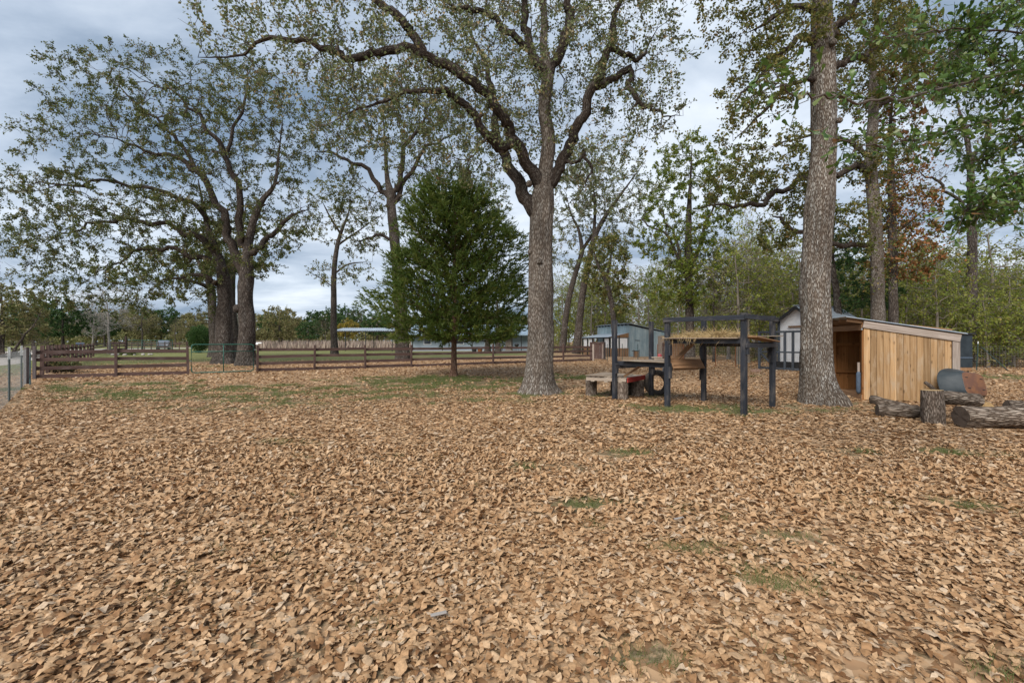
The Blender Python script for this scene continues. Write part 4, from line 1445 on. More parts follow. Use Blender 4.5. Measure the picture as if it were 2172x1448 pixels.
# centre oak: one clear stem, forking at five metres, a long limb to the left and a crooked one to the right
YE = 13.3
tE = limb([(1143, 833, YE, .47), (1144, 800, YE, .43), (1146, 740, YE, .39), (1147, 640, YE, .355), (1147, 560, YE, .345), (1148, 490, YE, .34), (1150, 440, YE, .335), (1152, 405, YE, .29),
           (1156, 370, YE, .205), (1163, 300, YE, .192), (1154, 230, YE, .185), (1162, 160, YE, .175), (1153, 100, YE + .1, .145), (1155, 50, YE + .2, .15), (1150, -20, YE + .3, .13), (1140, -120, YE + .4, .08)], 4)
GNARL[0] = .055
lE = [
    limb([(1150, 400, YE, .25), (1128, 362, YE - .1, .175), (1104, 322, YE - .3, .165), (1088, 290, YE - .5, .155), (1066, 248, YE - .8, .145), (1030, 195, YE - 1.1, .135), (967, 152, YE - 1.4, .128),
          (895, 112, YE - 1.7, .118), (825, 106, YE - 1.9, .108), (775, 120, YE - 2.0, .10), (724, 119, YE - 2.1, .092), (680, 97, YE - 2.2, .085), (640, 84, YE - 2.3, .095), (560, 86, YE - 2.4, .08), (500, 120, YE - 2.4, .06), (420, 122, YE - 2.4, .035)], 4),
    limb([(895, 112, YE - 1.7, .13), (880, 78, YE - 1.7, .115), (857, 50, YE - 1.8, .11), (826, 20, YE - 1.9, .10), (780, -5, YE - 2, .085), (690, -40, YE - 2.2, .05)], 4),
    limb([(1092, 298, YE - .5, .15), (1067, 313, YE - .8, .125), (1040, 297, YE - 1.0, .12), (1018, 262, YE - 1.2, .11), (985, 222, YE - 1.5, .095), (930, 190, YE - 1.9, .08), (860, 200, YE - 2.2, .06), (780, 225, YE - 2.4, .045), (690, 265, YE - 2.5, .025)], 4),
    limb([(1136, 455, YE, .24), (1119, 425, YE + .15, .205), (1100, 388, YE + .4, .18), (1080, 350, YE + .7, .16), (1062, 310, YE + 1.0, .14), (1050, 262, YE + 1.3, .125), (1046, 200, YE + 1.6, .11), (1030, 140, YE + 1.8, .09), (1000, 70, YE + 2, .07), (985, 0, YE + 2.1, .05)], 4),
    limb([(1160, 400, YE, .20), (1180, 368, YE + .05, .165), (1203, 320, YE + .1, .155), (1218, 285, YE + .1, .15), (1234, 250, YE + .1, .14), (1256, 195, YE + .1, .135), (1275, 150, YE + .1, .125), (1294, 98, YE + .1, .12), (1303, 40, YE + .1, .11), (1318, -10, YE + .1, .095), (1330, -90, YE + .1, .07)], 4),
    limb([(1262, 186, YE + .1, .12), (1290, 172, YE, .11), (1318, 156, YE - .1, .10), (1336, 146, YE - .1, .085), (1334, 178, YE - .2, .08), (1346, 205, YE - .3, .075), (1368, 224, YE - .3, .07), (1391, 231, YE - .3, .055), (1410, 245, YE - .3, .045), (1449, 246, YE - .4, .02)], 5),
    limb([(1300, 100, YE + .1, .10), (1330, 118, YE + .3, .08), (1352, 124, YE + .4, .07), (1368, 112, YE + .4, .05), (1395, 60, YE + .5, .03)], 4),
    limb([(1160, 165, YE, .17), (1180, 124, YE + .1, .145), (1200, 80, YE + .1, .14), (1206, 40, YE + .2, .13), (1207, -10, YE + .2, .12), (1215, -110, YE + .3, .06)], 4),
    limb([(1155, 155, YE, .15), (1124, 104, YE - .1, .125), (1116, 60, YE - .1, .11), (1110, 0, YE - .2, .09), (1100, -90, YE - .3, .05)], 4),
    limb([(1122, 104, YE - .1, .10), (1085, 75, YE - .3, .095), (1060, 52, YE - .5, .09), (1016, 20, YE - .7, .08), (967, 20, YE - 1, .065), (930, -20, YE - 1.2, .04)], 4),
    limb([(1190, 342, YE + .1, .07), (1215, 345, YE - .2, .05), (1238, 330, YE - .3, .045), (1252, 350, YE - .4, .04), (1246, 385, YE - .4, .03), (1230, 410, YE - .4, .015)], 4),
]
GNARL[0] = 0.0
bE = [(760, 120, YE - 2, 310, 130, 2.0), (600, 90, YE - 2.3, 200, 90, 1.6), (1000, 190, YE - 1.2, 190, 150, 2.0), (1120, 120, YE, 210, 190, 2.4), (1330, 110, YE + .1, 130, 130, 1.9), (1370, 240, YE - .2, 85, 85, 1.2),
      (960, 310, YE - 1.2, 130, 95, 1.5), (800, 240, YE - 2.1, 170, 90, 1.5), (1250, 330, YE, 65, 70, 1.2), (1080, -130, YE, 480, 120, 3.0), (1130, 300, YE, 60, 60, 1.2), (700, 10, YE - 2, 230, 90, 1.8)]
make_tree('oak_tree', 'large grey oak at centre with forked trunk and long crooked limb', 'tree', tE, lE, bE, 2600, rg(21), M['bark_c'], M['bark_limb'], M['oakE'],
          step=.22, kill=.36, twigs=2, twl=.36, leaves=8, leafL=.086, leafW=.058, tpl=LEAF2, jit=.40, r0=.0068, flare=.62, flare_h=.18, ridge=.030, sides=56, bare=.26,
          burls=[(P(1125, 536, YE) + V3(0, -.1, 0), .085), (P(1143, 559, YE) + V3(0, -.34, 0), .09), (P(1122, 395, YE) + V3(0, -.2, 0), .10)])

# right oak: tall pale lichened stem, root flare to the right
YJ = 11.0
tJ = limb([(1737, 855, YJ, .50), (1733, 820, YJ, .45), (1731, 770, YJ, .40), (1730, 700, YJ, .375), (1728, 620, YJ, .36), (1731, 540, YJ, .355), (1738, 440, YJ, .35), (1745, 350, YJ, .335), (1748, 280, YJ, .325), (1746, 200, YJ, .315),
           (1744, 100, YJ, .305), (1744, 0, YJ, .30), (1744, -90, YJ, .26), (1748, -220, YJ, .17), (1752, -350, YJ, .10)], 4)
GNARL[0] = .055
lJ = [
    limb([(1735, 95, YJ, .10), (1700, 78, YJ - .2, .075), (1660, 108, YJ - .4, .065), (1620, 150, YJ - .5, .05), (1575, 200, YJ - .6, .035), (1540, 225, YJ - .6, .02)], 4),
    limb([(1735, 170, YJ, .09), (1690, 172, YJ - .2, .06), (1650, 205, YJ - .3, .05), (1600, 255, YJ - .4, .035), (1555, 300, YJ - .5, .02)], 4),
    limb([(1735, 30, YJ, .10), (1690, 10, YJ - .2, .08), (1640, 40, YJ - .3, .06), (1585, 70, YJ - .4, .03)], 4),
    limb([(1755, 150, YJ, .12), (1785, 135, YJ + .1, .095), (1815, 124, YJ + .2, .09), (1848, 112, YJ + .3, .08), (1880, 70, YJ + .4, .06), (1925, 30, YJ + .6, .03)], 4),
    limb([(1752, 90, YJ, .13), (1782, 48, YJ + .2, .11), (1815, 8, YJ + .4, .10), (1850, -50, YJ + .5, .07)], 4),
]
GNARL[0] = 0.0
bJ = [(1610, 150, YJ - .4, 85, 120, 1.1), (1570, 250, YJ - .4, 55, 55, .9), (1660, 60, YJ - .2, 90, 80, 1.2), (1580, 30, YJ - .3, 90, 60, 1.0), (1850, 60, YJ + .3, 110, 90, 1.4), (1745, -200, YJ, 330, 130, 2.6), (1500, -10, YJ, 40, 40, .8)]
make_tree('oak_tree', 'tall straight oak with white lichen bark and flared roots', 'tree', tJ, lJ, bJ, 1500, rg(33), M['bark_w'], M['bark_limb'], M['oakJ'],
          step=.20, kill=.34, twigs=2, twl=.32, leaves=13, leafL=.080, leafW=.055, tpl=LEAF2, jit=.34, r0=.004, flare=.75, flare_h=.30, fdir=0.0, ridge=.030, sides=56, bare=.12,
          burls=[(P(1762, 268, YJ) + V3(0, -.30, 0), .07), (P(1748, 108, YJ) + V3(0, -.30, 0), .09)])

# left group of oaks beyond the gate
YA = 28.4
tA = limb([(523, 775, YA, .66), (523, 740, YA, .60), (524, 690, YA, .57), (520, 640, YA, .54), (522, 595, YA, .52), (524, 560, YA, .42), (526, 530, YA, .34), (530, 500, YA, .29), (542, 455, YA, .25), (560, 420, YA, .21), (583, 390, YA, .17), (592, 320, YA, .12), (600, 250, YA, .06)], 4)
GNARL[0] = .055
lA = [
    limb([(521, 585, YA, .40), (507, 555, YA, .34), (490, 520, YA, .30), (478, 470, YA, .27), (462, 430, YA, .24), (424, 372, YA, .21), (389, 341, YA, .18), (310, 318, YA - .5, .12), (230, 290, YA - 1, .08), (150, 262, YA - 1, .04)], 4),
    limb([(512, 520, YA, .27), (508, 462, YA - .4, .24), (504, 392, YA - .6, .20), (477, 331, YA - .8, .17), (442, 274, YA - 1, .14), (420, 246, YA - 1, .12), (380, 203, YA - 1, .09), (327, 176, YA - 1, .07), (250, 120, YA - 1, .03)], 4),
    limb([(540, 535, YA, .24), (556, 515, YA + .3, .20), (580, 495, YA + .5, .17), (619, 456, YA + .8, .13), (650, 446, YA + .8, .08)], 4),
    limb([(424, 372, YA, .15), (380, 300, YA + .6, .13), (330, 255, YA + .8, .10), (270, 200, YA + .8, .07), (180, 130, YA + 1, .03)], 4),
    limb([(477, 331, YA - .8, .13), (500, 270, YA - .5, .11), (520, 200, YA - .3, .08), (540, 120, YA, .03)], 4),
]
GNARL[0] = 0.0
bA = [(190, 190, YA - .6, 85, 85, 3.0), (320, 190, YA - .3, 110, 90, 3.6), (250, 290, YA - .5, 140, 80, 3.4), (430, 280, YA, 120, 110, 4.0), (550, 270, YA, 110, 140, 3.8), (610, 440, YA + .5, 65, 90, 2.6), (440, 400, YA, 100, 80, 3.6), (120, 310, YA - .8, 70, 70, 2.4), (440, 150, YA, 70, 55, 2.6), (560, 550, YA, 40, 50, 2.2)]
tA[:, 3] *= .95
make_tree('oak_tree', 'spreading dark oak right behind the green gate, nearest of its group', 'tree', tA, lA, bA, 1900, rg(41), M['bark_d'], M['bark_limb'], M['oakA'],
          step=.42, kill=.72, twigs=2, twl=.62, leaves=17, leafL=.112, leafW=.078, second=.18, jit=.36, r0=.0135, flare=.45, flare_h=.5, ridge=.03, sides=28, bare=.15,
          group='oak group beyond the gate', burls=[(P(508, 655, YA) + V3(0, -.25, 0), .26)])
YB = 30.8
tB = limb([(477, 771, YB, .82), (476, 730, YB, .70), (475, 680, YB, .62), (477, 630, YB, .56), (474, 590, YB, .50), (466, 555, YB, .40), (452, 520, YB, .32), (440, 480, YB, .26), (430, 430, YB, .18), (420, 380, YB, .10)], 4)
GNARL[0] = .055
lB = [
    limb([(462, 540, YB, .28), (430, 508, YB - .5, .25), (400, 497, YB - .8, .22), (353, 477, YB - 1, .19), (290, 468, YB - 1.2, .16), (221, 468, YB - 1.4, .13), (175, 482, YB - 1.5, .10), (132, 500, YB - 1.6, .08), (60, 530, YB - 1.6, .04)], 4),
    limb([(442, 470, YB, .22), (400, 425, YB - .5, .18), (318, 402, YB - 1, .15), (234, 384, YB - 1.4, .12), (150, 392, YB - 1.6, .09), (66, 390, YB - 1.8, .06), (5, 395, YB - 2, .03)], 4),
    limb([(468, 560, YB, .24), (420, 545, YB - .6, .20), (370, 530, YB - .9, .17), (309, 527, YB - 1.2, .14), (252, 553, YB - 1.5, .10), (190, 590, YB - 1.7, .05)], 4),
    limb([(475, 610, YB, .22), (440, 590, YB - .8, .17), (390, 585, YB - 1.2, .12), (330, 605, YB - 1.4, .06)], 4),
]
GNARL[0] = 0.0
bB = [(210, 430, YB - 1.3, 190, 65, 3.6), (70, 420, YB - 1.7, 75, 70, 2.6), (380, 470, YB - .8, 110, 80, 3.6), (230, 520, YB - 1.4, 170, 60, 3.4), (90, 520, YB - 1.6, 85, 60, 2.6), (300, 595, YB - 1.3, 150, 42, 3.0), (440, 550, YB, 65, 75, 2.8), (130, 615, YB - 1.6, 110, 45, 2.4), (40, 600, YB - 2, 60, 60, 2.2), (260, 650, YB - 1.5, 90, 22, 2.2), (400, 630, YB - .8, 50, 35, 2.4)]
tB[:, 3] *= .92
make_tree('oak_tree', 'massive oak with long low limbs reaching towards the road', 'tree', tB, lB, bB, 1900, rg(43), M['bark_d'], M['bark_limb'], M['oakA'],
          step=.44, kill=.74, twigs=2, twl=.62, leaves=20, leafL=.116, leafW=.08, second=.18, jit=.36, r0=.0135, flare=.4, flare_h=.6, ridge=.03, sides=28, bare=.10, group='oak group beyond the gate')
YC = 40.0
tC = limb([(497, 760, YC, .62), (495, 700, YC, .52), (490, 640, YC, .48), (492, 580, YC, .40), (500, 520, YC, .30), (515, 470, YC, .18), (525, 420, YC, .08)], 4)
tC[:, 3] *= .86
make_tree('oak_tree', 'darker oak stem just behind the massive low-limbed oak', 'tree', tC, [limb([(492, 575, YC, .3), (530, 540, YC, .2), (570, 505, YC, .1)], 4)],
          [(505, 520, YC, 80, 70, 4), (590, 500, YC, 55, 50, 3), (440, 560, YC, 50, 40, 3)], 420, rg(44), M['bark_d'], M['bark_limb'], M['oakA'],
          step=.6, kill=1.0, twigs=2, twl=.75, leaves=14, leafL=.22, leafW=.15, r0=.012, flare=.4, sides=20, group='oak group beyond the gate')
YD = 44.0
tD = limb([(455, 757, YD, .66), (454, 700, YD, .58), (450, 650, YD, .54), (447, 610, YD, .46), (430, 570, YD, .3), (410, 540, YD, .2), (390, 520, YD, .1)], 4)
tD[:, 3] *= .86
make_tree('oak_tree', 'leftmost and farthest oak stem beside the round green bush', 'tree', tD, [limb([(447, 612, YD, .3), (420, 600, YD - 1, .2), (370, 590, YD - 1, .14), (320, 600, YD - 1, .06)], 4)],
          [(400, 560, YD, 80, 45, 4.5), (310, 590, YD - 1, 60, 32, 3.5), (440, 520, YD, 60, 50, 4)], 500, rg(45), M['bark_d'], M['bark_limb'], M['oakA'],
          step=.6, kill=1.0, twigs=2, twl=.75, leaves=14, leafL=.22, leafW=.15, r0=.012, flare=.4, sides=20, group='oak group beyond the gate')

# slim tree beyond the fence, and the forked oak behind the cedar
YF = 50.0
tF = limb([(710, 753, YF, .42), (708, 700, YF, .36), (708, 640, YF, .33), (709, 570, YF, .29), (716, 520, YF, .24), (726, 485, YF, .19), (738, 455, YF, .13), (745, 410, YF, .06)], 4)
make_tree('slim_oak', 'slim dark tree standing alone beyond the fence beside the carport', 'tree', tF,
          [limb([(716, 520, YF, .14), (745, 500, YF, .1), (790, 470, YF, .05)], 4), limb([(710, 580, YF, .12), (740, 560, YF, .09), (790, 555, YF, .04)], 4), limb([(722, 495, YF, .13), (700, 460, YF, .1), (680, 420, YF, .05)], 4), limb([(708, 610, YF, .08), (680, 590, YF, .05), (650, 575, YF, .03)], 4)],
          [(720, 430, YF, 60, 60, 4), (770, 490, YF, 45, 40, 3), (690, 580, YF, 45, 28, 2.6), (750, 570, YF, 45, 32, 2.6), (675, 480, YF, 30, 40, 2.5)], 420, rg(51), M['bark_d'], M['bark_limb'], M['oakJ'],
          step=.55, kill=.85, twigs=2, twl=.7, leaves=8, leafL=.19, leafW=.13, r0=.012, flare=.3, sides=16, bare=.15)
YG = 35.0
tG = limb([(855, 765, YG, .58), (853, 720, YG, .52), (848, 640, YG, .46), (842, 560, YG, .42), (836, 500, YG, .39), (830, 440, YG, .37), (828, 410, YG, .30), (821, 375, YG, .22), (817, 310, YG, .16), (812, 240, YG, .08)], 4)
GNARL[0] = .055
lG = [limb([(828, 420, YG, .24), (806, 400, YG, .20), (768, 353, YG - .5, .16), (707, 327, YG - .8, .10), (660, 320, YG - 1, .05)], 4), limb([(832, 425, YG, .26), (845, 385, YG, .21), (861, 309, YG, .16), (893, 265, YG, .11), (920, 200, YG, .05)], 4),
      limb([(836, 430, YG, .22), (856, 395, YG + .3, .18), (888, 331, YG + .4, .14), (927, 300, YG + .5, .10), (980, 280, YG + .5, .05)], 4), limb([(846, 610, YG, .16), (900, 560, YG, .12), (980, 470, YG + .5, .10), (1050, 430, YG + .5, .05)], 4),
      limb([(836, 510, YG, .14), (790, 500, YG, .1), (740, 520, YG, .05)], 4)]
GNARL[0] = 0.0
bG = [(780, 230, YG, 110, 95, 4.2), (900, 230, YG, 100, 90, 4), (700, 300, YG - .8, 70, 80, 3), (960, 330, YG + .4, 90, 75, 3.4), (1020, 430, YG + .5, 75, 60, 3), (760, 420, YG, 65, 60, 3), (770, 510, YG, 45, 35, 2.4), (870, 360, YG, 60, 60, 3)]
make_tree('oak_tree', 'dark forked oak rising behind the cedar, its trunk base behind the fence', 'tree', tG, lG, bG, 1500, rg(52), M['bark_d'], M['bark_limb'], M['oakA'],
          step=.5, kill=.85, twigs=2, twl=.72, leaves=13, leafL=.145, leafW=.10, second=.16, jit=.35, r0=.0135, flare=.3, sides=24, bare=.18)

# two leaning stems, a crooked one and a tall leafy one behind the climbing frame
YH = 40.0
make_tree('leaning_tree', 'slim leaning tree just right of the centre oak trunk', 'tree', limb([(1193, 748, YH, .30), (1198, 690, YH, .27), (1207, 630, YH, .25), (1222, 575, YH, .22), (1234, 535, YH, .20), (1228, 490, YH, .15), (1212, 455, YH, .10), (1200, 410, YH, .05)], 4),
          [limb([(1234, 532, YH, .16), (1255, 500, YH, .13), (1275, 470, YH, .08)], 4)], [(1200, 410, YH, 75, 95, 3.8), (1265, 450, YH, 55, 60, 3.2), (1180, 500, YH, 50, 60, 3), (1240, 560, YH, 45, 45, 2.6)], 900, rg(53), M['bark_d'], M['bark_limb'], M['oakE'],
          step=.5, kill=.8, twigs=2, twl=.62, leaves=13, leafL=.15, leafW=.10, r0=.010, flare=.3, sides=14, bare=.1, group='leaning trees')
make_tree('leaning_tree', 'second slim leaning tree, the thicker one, near the fence end', 'tree', limb([(1222, 750, YH - 1, .36), (1228, 690, YH - 1, .32), (1236, 620, YH - 1, .29), (1248, 560, YH - 1, .26), (1262, 500, YH - 1, .22), (1290, 450, YH - 1, .17), (1330, 395, YH - 1, .12), (1370, 340, YH - 1, .05)], 4),
          [limb([(1258, 515, YH - 1, .16), (1262, 450, YH - 1, .12), (1258, 380, YH - 1, .06)], 4)], [(1275, 370, YH - 1, 85, 80, 3.8), (1340, 420, YH - 1, 65, 70, 3.2), (1240, 330, YH - 1, 55, 45, 3), (1310, 500, YH - 1, 55, 50, 2.8)], 1000, rg(54), M['bark_d'], M['bark_limb'], M['oakE'],
          step=.5, kill=.8, twigs=2, twl=.62, leaves=13, leafL=.15, leafW=.10, r0=.010, flare=.3, sides=14, bare=.1, group='leaning trees')
YI = 36.0
make_tree('crooked_tree', 'crooked olive tree rising behind the leftmost black post', 'tree', limb([(1304, 755, YI, .24), (1302, 690, YI, .21), (1295, 630, YI, .19), (1283, 590, YI, .17), (1268, 560, YI, .13), (1258, 525, YI, .08)], 4),
          [limb([(1283, 592, YI, .13), (1294, 560, YI, .10), (1297, 520, YI, .06)], 4)], [(1290, 570, YI, 48, 75, 2.4), (1320, 630, YI, 25, 45, 1.8), (1260, 560, YI, 25, 40, 1.6)], 420, rg(55), M['bark_d'], M['bark_limb'], M['oakJ'],
          step=.4, kill=.6, twigs=2, twl=.5, leaves=14, leafL=.17, leafW=.115, r0=.009, flare=.3, sides=14)
YK = 34.0
tK = limb([(1464, 757, YK, .37), (1463, 690, YK, .33), (1462, 620, YK, .31), (1460, 540, YK, .28), (1461, 460, YK, .22), (1464, 390, YK, .15), (1468, 310, YK, .06)], 4)
GNARL[0] = .055
lK = [limb([(1458, 600, YK, .14), (1438, 530, YK, .12), (1420, 480, YK, .09), (1395, 430, YK, .05)], 4), limb([(1452, 570, YK, .12), (1410, 500, YK, .09), (1370, 472, YK, .06), (1335, 468, YK, .03)], 4), limb([(1470, 560, YK, .14), (1490, 500, YK, .11), (1512, 440, YK, .08), (1540, 360, YK, .04)], 4)]
GNARL[0] = 0.0
bK = [(1450, 340, YK, 62, 55, 2.6), (1500, 370, YK, 55, 60, 2.6), (1410, 410, YK, 45, 50, 2.2), (1480, 480, YK, 55, 55, 2.2), (1465, 590, YK, 78, 75, 2.4), (1415, 600, YK, 50, 55, 2), (1525, 440, YK, 50, 70, 2.2), (1390, 500, YK, 50, 60, 2), (1530, 560, YK, 40, 55, 2)]
rk = rg(56)
ivy = P(1462, 560, YK) + np.stack([rk.normal(0, .75, 2400), rk.normal(0, .6, 2400), rk.uniform(-3.3, 3.5, 2400)], -1)
make_tree('leafy_tree', 'tall leafy green tree with vine clad trunk behind the climbing frame', 'tree', tK, lK, bK, 1500, rg(57), M['bark_d'], M['bark_d'], M['oakG'],
          step=.42, kill=.68, twigs=2, twl=.55, leaves=18, leafL=.145, leafW=.105, r0=.009, flare=.3, sides=16, trunk_leaf=ivy)

# right: oak behind the shelter with its long low limb, its vine-hung neighbour, and a bare-ish stem
YL = 20.0
tL = limb([(1864, 790, YL, .36), (1863, 720, YL, .34), (1862, 640, YL, .325), (1858, 500, YL, .31), (1850, 400, YL, .30), (1847, 350, YL, .28), (1851, 265, YL, .25), (1853, 205, YL, .22), (1852, 120, YL, .18), (1860, 20, YL, .12), (1865, -60, YL, .06)], 4)
GNARL[0] = .055
lL = [limb([(1849, 372, YL, .21), (1815, 352, YL, .17), (1775, 372, YL, .155), (1718, 372, YL - .2, .145), (1680, 392, YL - .4, .13), (1643, 412, YL - .6, .12), (1605, 434, YL - .8, .11), (1560, 436, YL - .9, .085), (1510, 436, YL - 1, .06), (1453, 448, YL - 1, .03)], 4),
      limb([(1856, 520, YL, .16), (1790, 520, YL - .5, .13), (1705, 498, YL - .8, .115), (1660, 470, YL - 1, .10), (1636, 455, YL - 1, .05)], 4),
      limb([(1849, 340, YL, .14), (1800, 300, YL, .10), (1700, 290, YL - .3, .06), (1620, 320, YL - .5, .03)], 4), limb([(1852, 240, YL, .13), (1890, 200, YL, .1), (1930, 140, YL, .05)], 4)]
GNARL[0] = 0.0
bL = [(1640, 350, YL - .5, 95, 70, 2.0), (1560, 390, YL - .8, 65, 55, 1.6), (1850, 130, YL, 120, 110, 2.4), (1800, 480, YL - .3, 50, 60, 1.5), (1690, 420, YL - .5, 60, 45, 1.5), (1850, 330, YL, 60, 60, 1.6), (1640, 500, YL - .8, 50, 40, 1.2), (1930, 130, YL, 70, 80, 2)]
ivl = P(1857, 470, YL) + np.stack([rk.normal(0, .42, 700), rk.normal(0, .4, 700), rk.uniform(-3.2, 2.5, 700)], -1)
make_tree('oak_tree', 'rough barked oak behind the shelter with a long low limb', 'tree', tL, lL, bL, 1200, rg(61), M['bark_c'], M['bark_limb'], M['oakJ'],
          step=.30, kill=.50, twigs=2, twl=.45, leaves=13, leafL=.125, leafW=.085, jit=.33, r0=.006, flare=.2, sides=24, bare=.08, trunk_leaf=ivl)
YM = 21.5
tM = limb([(1896, 790, YM, .26), (1896, 700, YM, .25), (1894, 600, YM, .24), (1893, 480, YM, .22), (1890, 380, YM, .19), (1888, 280, YM, .15), (1895, 180, YM, .08)], 4)
GNARL[0] = 0.0
bM = [(1930, 450, YM, 60, 65, 1.6), (1915, 540, YM, 70, 50, 1.6), (1895, 350, YM, 45, 80, 1.4), (1900, 200, YM, 60, 90, 1.8)]
ivm = P(1905, 480, YM) + np.stack([rk.normal(.25, .75, 2200), rk.normal(0, .55, 2200), rk.uniform(-2.6, 3.4, 2200)], -1)
make_tree('vine_hung_tree', 'slim trunk behind the shelter hung with reddening vine leaves', 'tree', tM, [limb([(1893, 500, YM, .09), (1930, 470, YM, .07), (1965, 440, YM, .04)], 4)], bM, 520, rg(62), M['bark_d'], M['bark_limb'], M['oakR'],
          step=.32, kill=.5, twigs=2, twl=.42, leaves=13, leafL=.135, leafW=.10, r0=.006, flare=.2, sides=16, trunk_leaf=ivm)
YN = 27.0
tN = limb([(2061, 770, YN, .36), (2061, 690, YN, .34), (2062, 600, YN, .33), (2062, 480, YN, .31), (2060, 400, YN, .27), (2057, 340, YN, .20), (2048, 280, YN, .15), (2030, 220, YN, .09), (2020, 150, YN, .04)], 4)
GNARL[0] = .055
lN = [limb([(2060, 425, YN, .15), (2030, 425, YN, .12), (2005, 400, YN, .11), (1975, 378, YN, .09), (1940, 358, YN, .05)], 4), limb([(2060, 350, YN, .16), (2085, 300, YN, .12), (2110, 240, YN, .08), (2140, 180, YN, .04)], 4)]
GNARL[0] = 0.0
bN = [(2000, 300, YN, 90, 80, 2.6), (2110, 260, YN, 80, 90, 2.6), (1960, 390, YN, 50, 40, 1.8), (2120, 400, YN, 60, 60, 2.2)]
make_tree('bare_oak', 'straight dark trunk at far right with mostly bare twigs', 'tree', tN, lN, bN, 700, rg(63), M['bark_d'], M['bark_limb'], M['oakJ'],
          step=.4, kill=.62, twigs=2, twl=.5, leaves=2, leafL=.13, leafW=.09, r0=.007, flare=.2, sides=18, bare=.6)
YQ = 24.5
make_tree('small_dark_tree', 'small leaning dark trunk between lichened oak and shelter roof', 'tree', limb([(1788, 775, YQ, .24), (1780, 690, YQ, .22), (1774, 620, YQ, .20), (1764, 560, YQ, .17), (1766, 500, YQ, .12), (1775, 440, YQ, .06)], 4), [],
          [(1790, 560, YQ, 55, 55, 1.7), (1830, 620, YQ, 60, 45, 1.7), (1770, 500, YQ, 40, 45, 1.4)], 420, rg(64), M['bark_d'], M['bark_d'], M['green'],
          step=.32, kill=.5, twigs=2, twl=.42, leaves=14, leafL=.14, leafW=.10, r0=.006, flare=.3, sides=14)

# eastern red cedar before the fence
YR = 19.3
rc_ = rg(71)
base = G(962, 799)
H = 8.0
tR = np.zeros((14, 4)); tR[:, 2] = np.linspace(0, H - .3, 14)
tR[:, 0] = base[0] + np.interp(tR[:, 2], [0, 3, 8], [0, .05, .1]) + rc_.normal(0, .015, 14); tR[:, 1] = base[1]
tR[:, 3] = np.interp(tR[:, 2], [0, .6, 1.6, H], [.155, .12, .11, .012])
root = empty('cedar_tree', (base[0], base[1], 0), 'dense dark green cedar standing in front of the board fence', 'tree')
Vt, bt = ring_tube(catmull(tR, 3)[:, :3], catmull(tR, 3)[:, 3], 14)
kk = len(Vt) // 14
Vt = Vt.reshape(kk, 14, 3); ctr = catmull(tR, 3)[:, None, :3]
Vt = ctr + (Vt - ctr) * (1 + .5 * np.exp(-ctr[..., 2:3] / .16) + .12 * np.sin(np.arange(14) * 2.7)[None, :, None])
jj, ii = np.meshgrid(np.arange(kk - 1), np.arange(14), indexing='ij')
mk('trunk', Vt.reshape(-1, 3), np.stack([jj*14+ii, jj*14+(ii+1) % 14, (jj+1)*14+(ii+1) % 14, (jj+1)*14+ii], -1).reshape(-1, 4), M['bark_r'], root, attrs={'bk': bt}, smooth=True)
A0, A1, lev = [], [], []
for i in range(190):
    h = 1.45 + (H - 2.2) * (i / 190) ** 1.05
    az = i * 2.39996 + rc_.normal(0, .25)
    reach = np.interp(h, [1.3, 2.0, 3.2, 4.6, 6.0, 7.2, 8.0], [2.5, 3.0, 3.25, 3.0, 2.45, 1.75, 1.0]) * rc_.uniform(.78, 1.10)
    if h < 2.0 and rc_.random() < .35: reach *= .6
    p0 = V3(base[0] + .06, base[1], h)
    el_ = np.interp(h, [1.3, 3, 8], [.05, .30, .75])
    d = V3(math.cos(az) * math.cos(el_), math.sin(az) * math.cos(el_), math.sin(el_))
    npt = 7
    pts = [p0]
    for k in range(npt):
        d = nrm(d + rc_.normal(0, .10, 3) + V3(0, 0, .02))
        pts.append(pts[-1] + d * reach / npt)
    pts = np.array(pts)
    pts[:, 2] = np.maximum(pts[:, 2], 1.25)
    for k in range(npt):
        A0.append(pts[k]); A1.append(pts[k+1]); lev.append(.028 * (1 - k / npt) * reach / 3 + .005)
A0, A1, lev = np.array(A0), np.array(A1), np.array(lev)
v, f = prisms(A0, A1, lev, lev * .82)
o_ = mk('branches', v, f, M['bark_r'], root, attrs={'bk': v}); o_['kind'] = 'stuff'
# side shoots carry upswept sprays
idx = np.arange(len(A0))
seg_k = idx % 7
srcs = np.repeat(idx[seg_k >= 1], 5)
ts = rc_.random(len(srcs))
sp0 = A0[srcs] + (A1 - A0)[srcs] * ts[:, None]
dirn = nrm(A1 - A0)[srcs]
sd_ = nrm(dirn * .75 + rc_.normal(0, .62, (len(srcs), 3)) + np.array([0, 0, .28]))
sl = rc_.uniform(.15, .50, len(srcs)) * np.interp(seg_k[srcs], [1, 6], [.75, 1.1])
# outer sprays fill the crown out to an uneven rounded outline
ne = 4200
hz = 1.5 + 6.3 * rc_.random(ne) ** 1.15
az_ = rc_.random(ne) * 6.2832
pr = np.interp(hz, [1.4, 2.0, 3.2, 4.6, 6.0, 7.2, 8.1], [2.3, 2.85, 3.15, 2.9, 2.35, 1.7, .8])
lob = np.array([mnoise.noise((math.cos(a_) * 1.5, math.sin(a_) * 1.5, h_ * .8)) for a_, h_ in zip(az_, hz)])
rd_ = pr * (1 + .55 * lob) * rc_.uniform(.5, 1.0, ne) ** .6
ex_p = np.stack([base[0] + .08 + np.cos(az_) * rd_, base[1] + np.sin(az_) * rd_, hz], -1)
ex_d = nrm(np.stack([np.cos(az_), np.sin(az_), np.full(ne, .55)], -1) + rc_.normal(0, .45, (ne, 3)))
keep_ = lob > -.24
ex_p, ex_d = ex_p[keep_], ex_d[keep_]
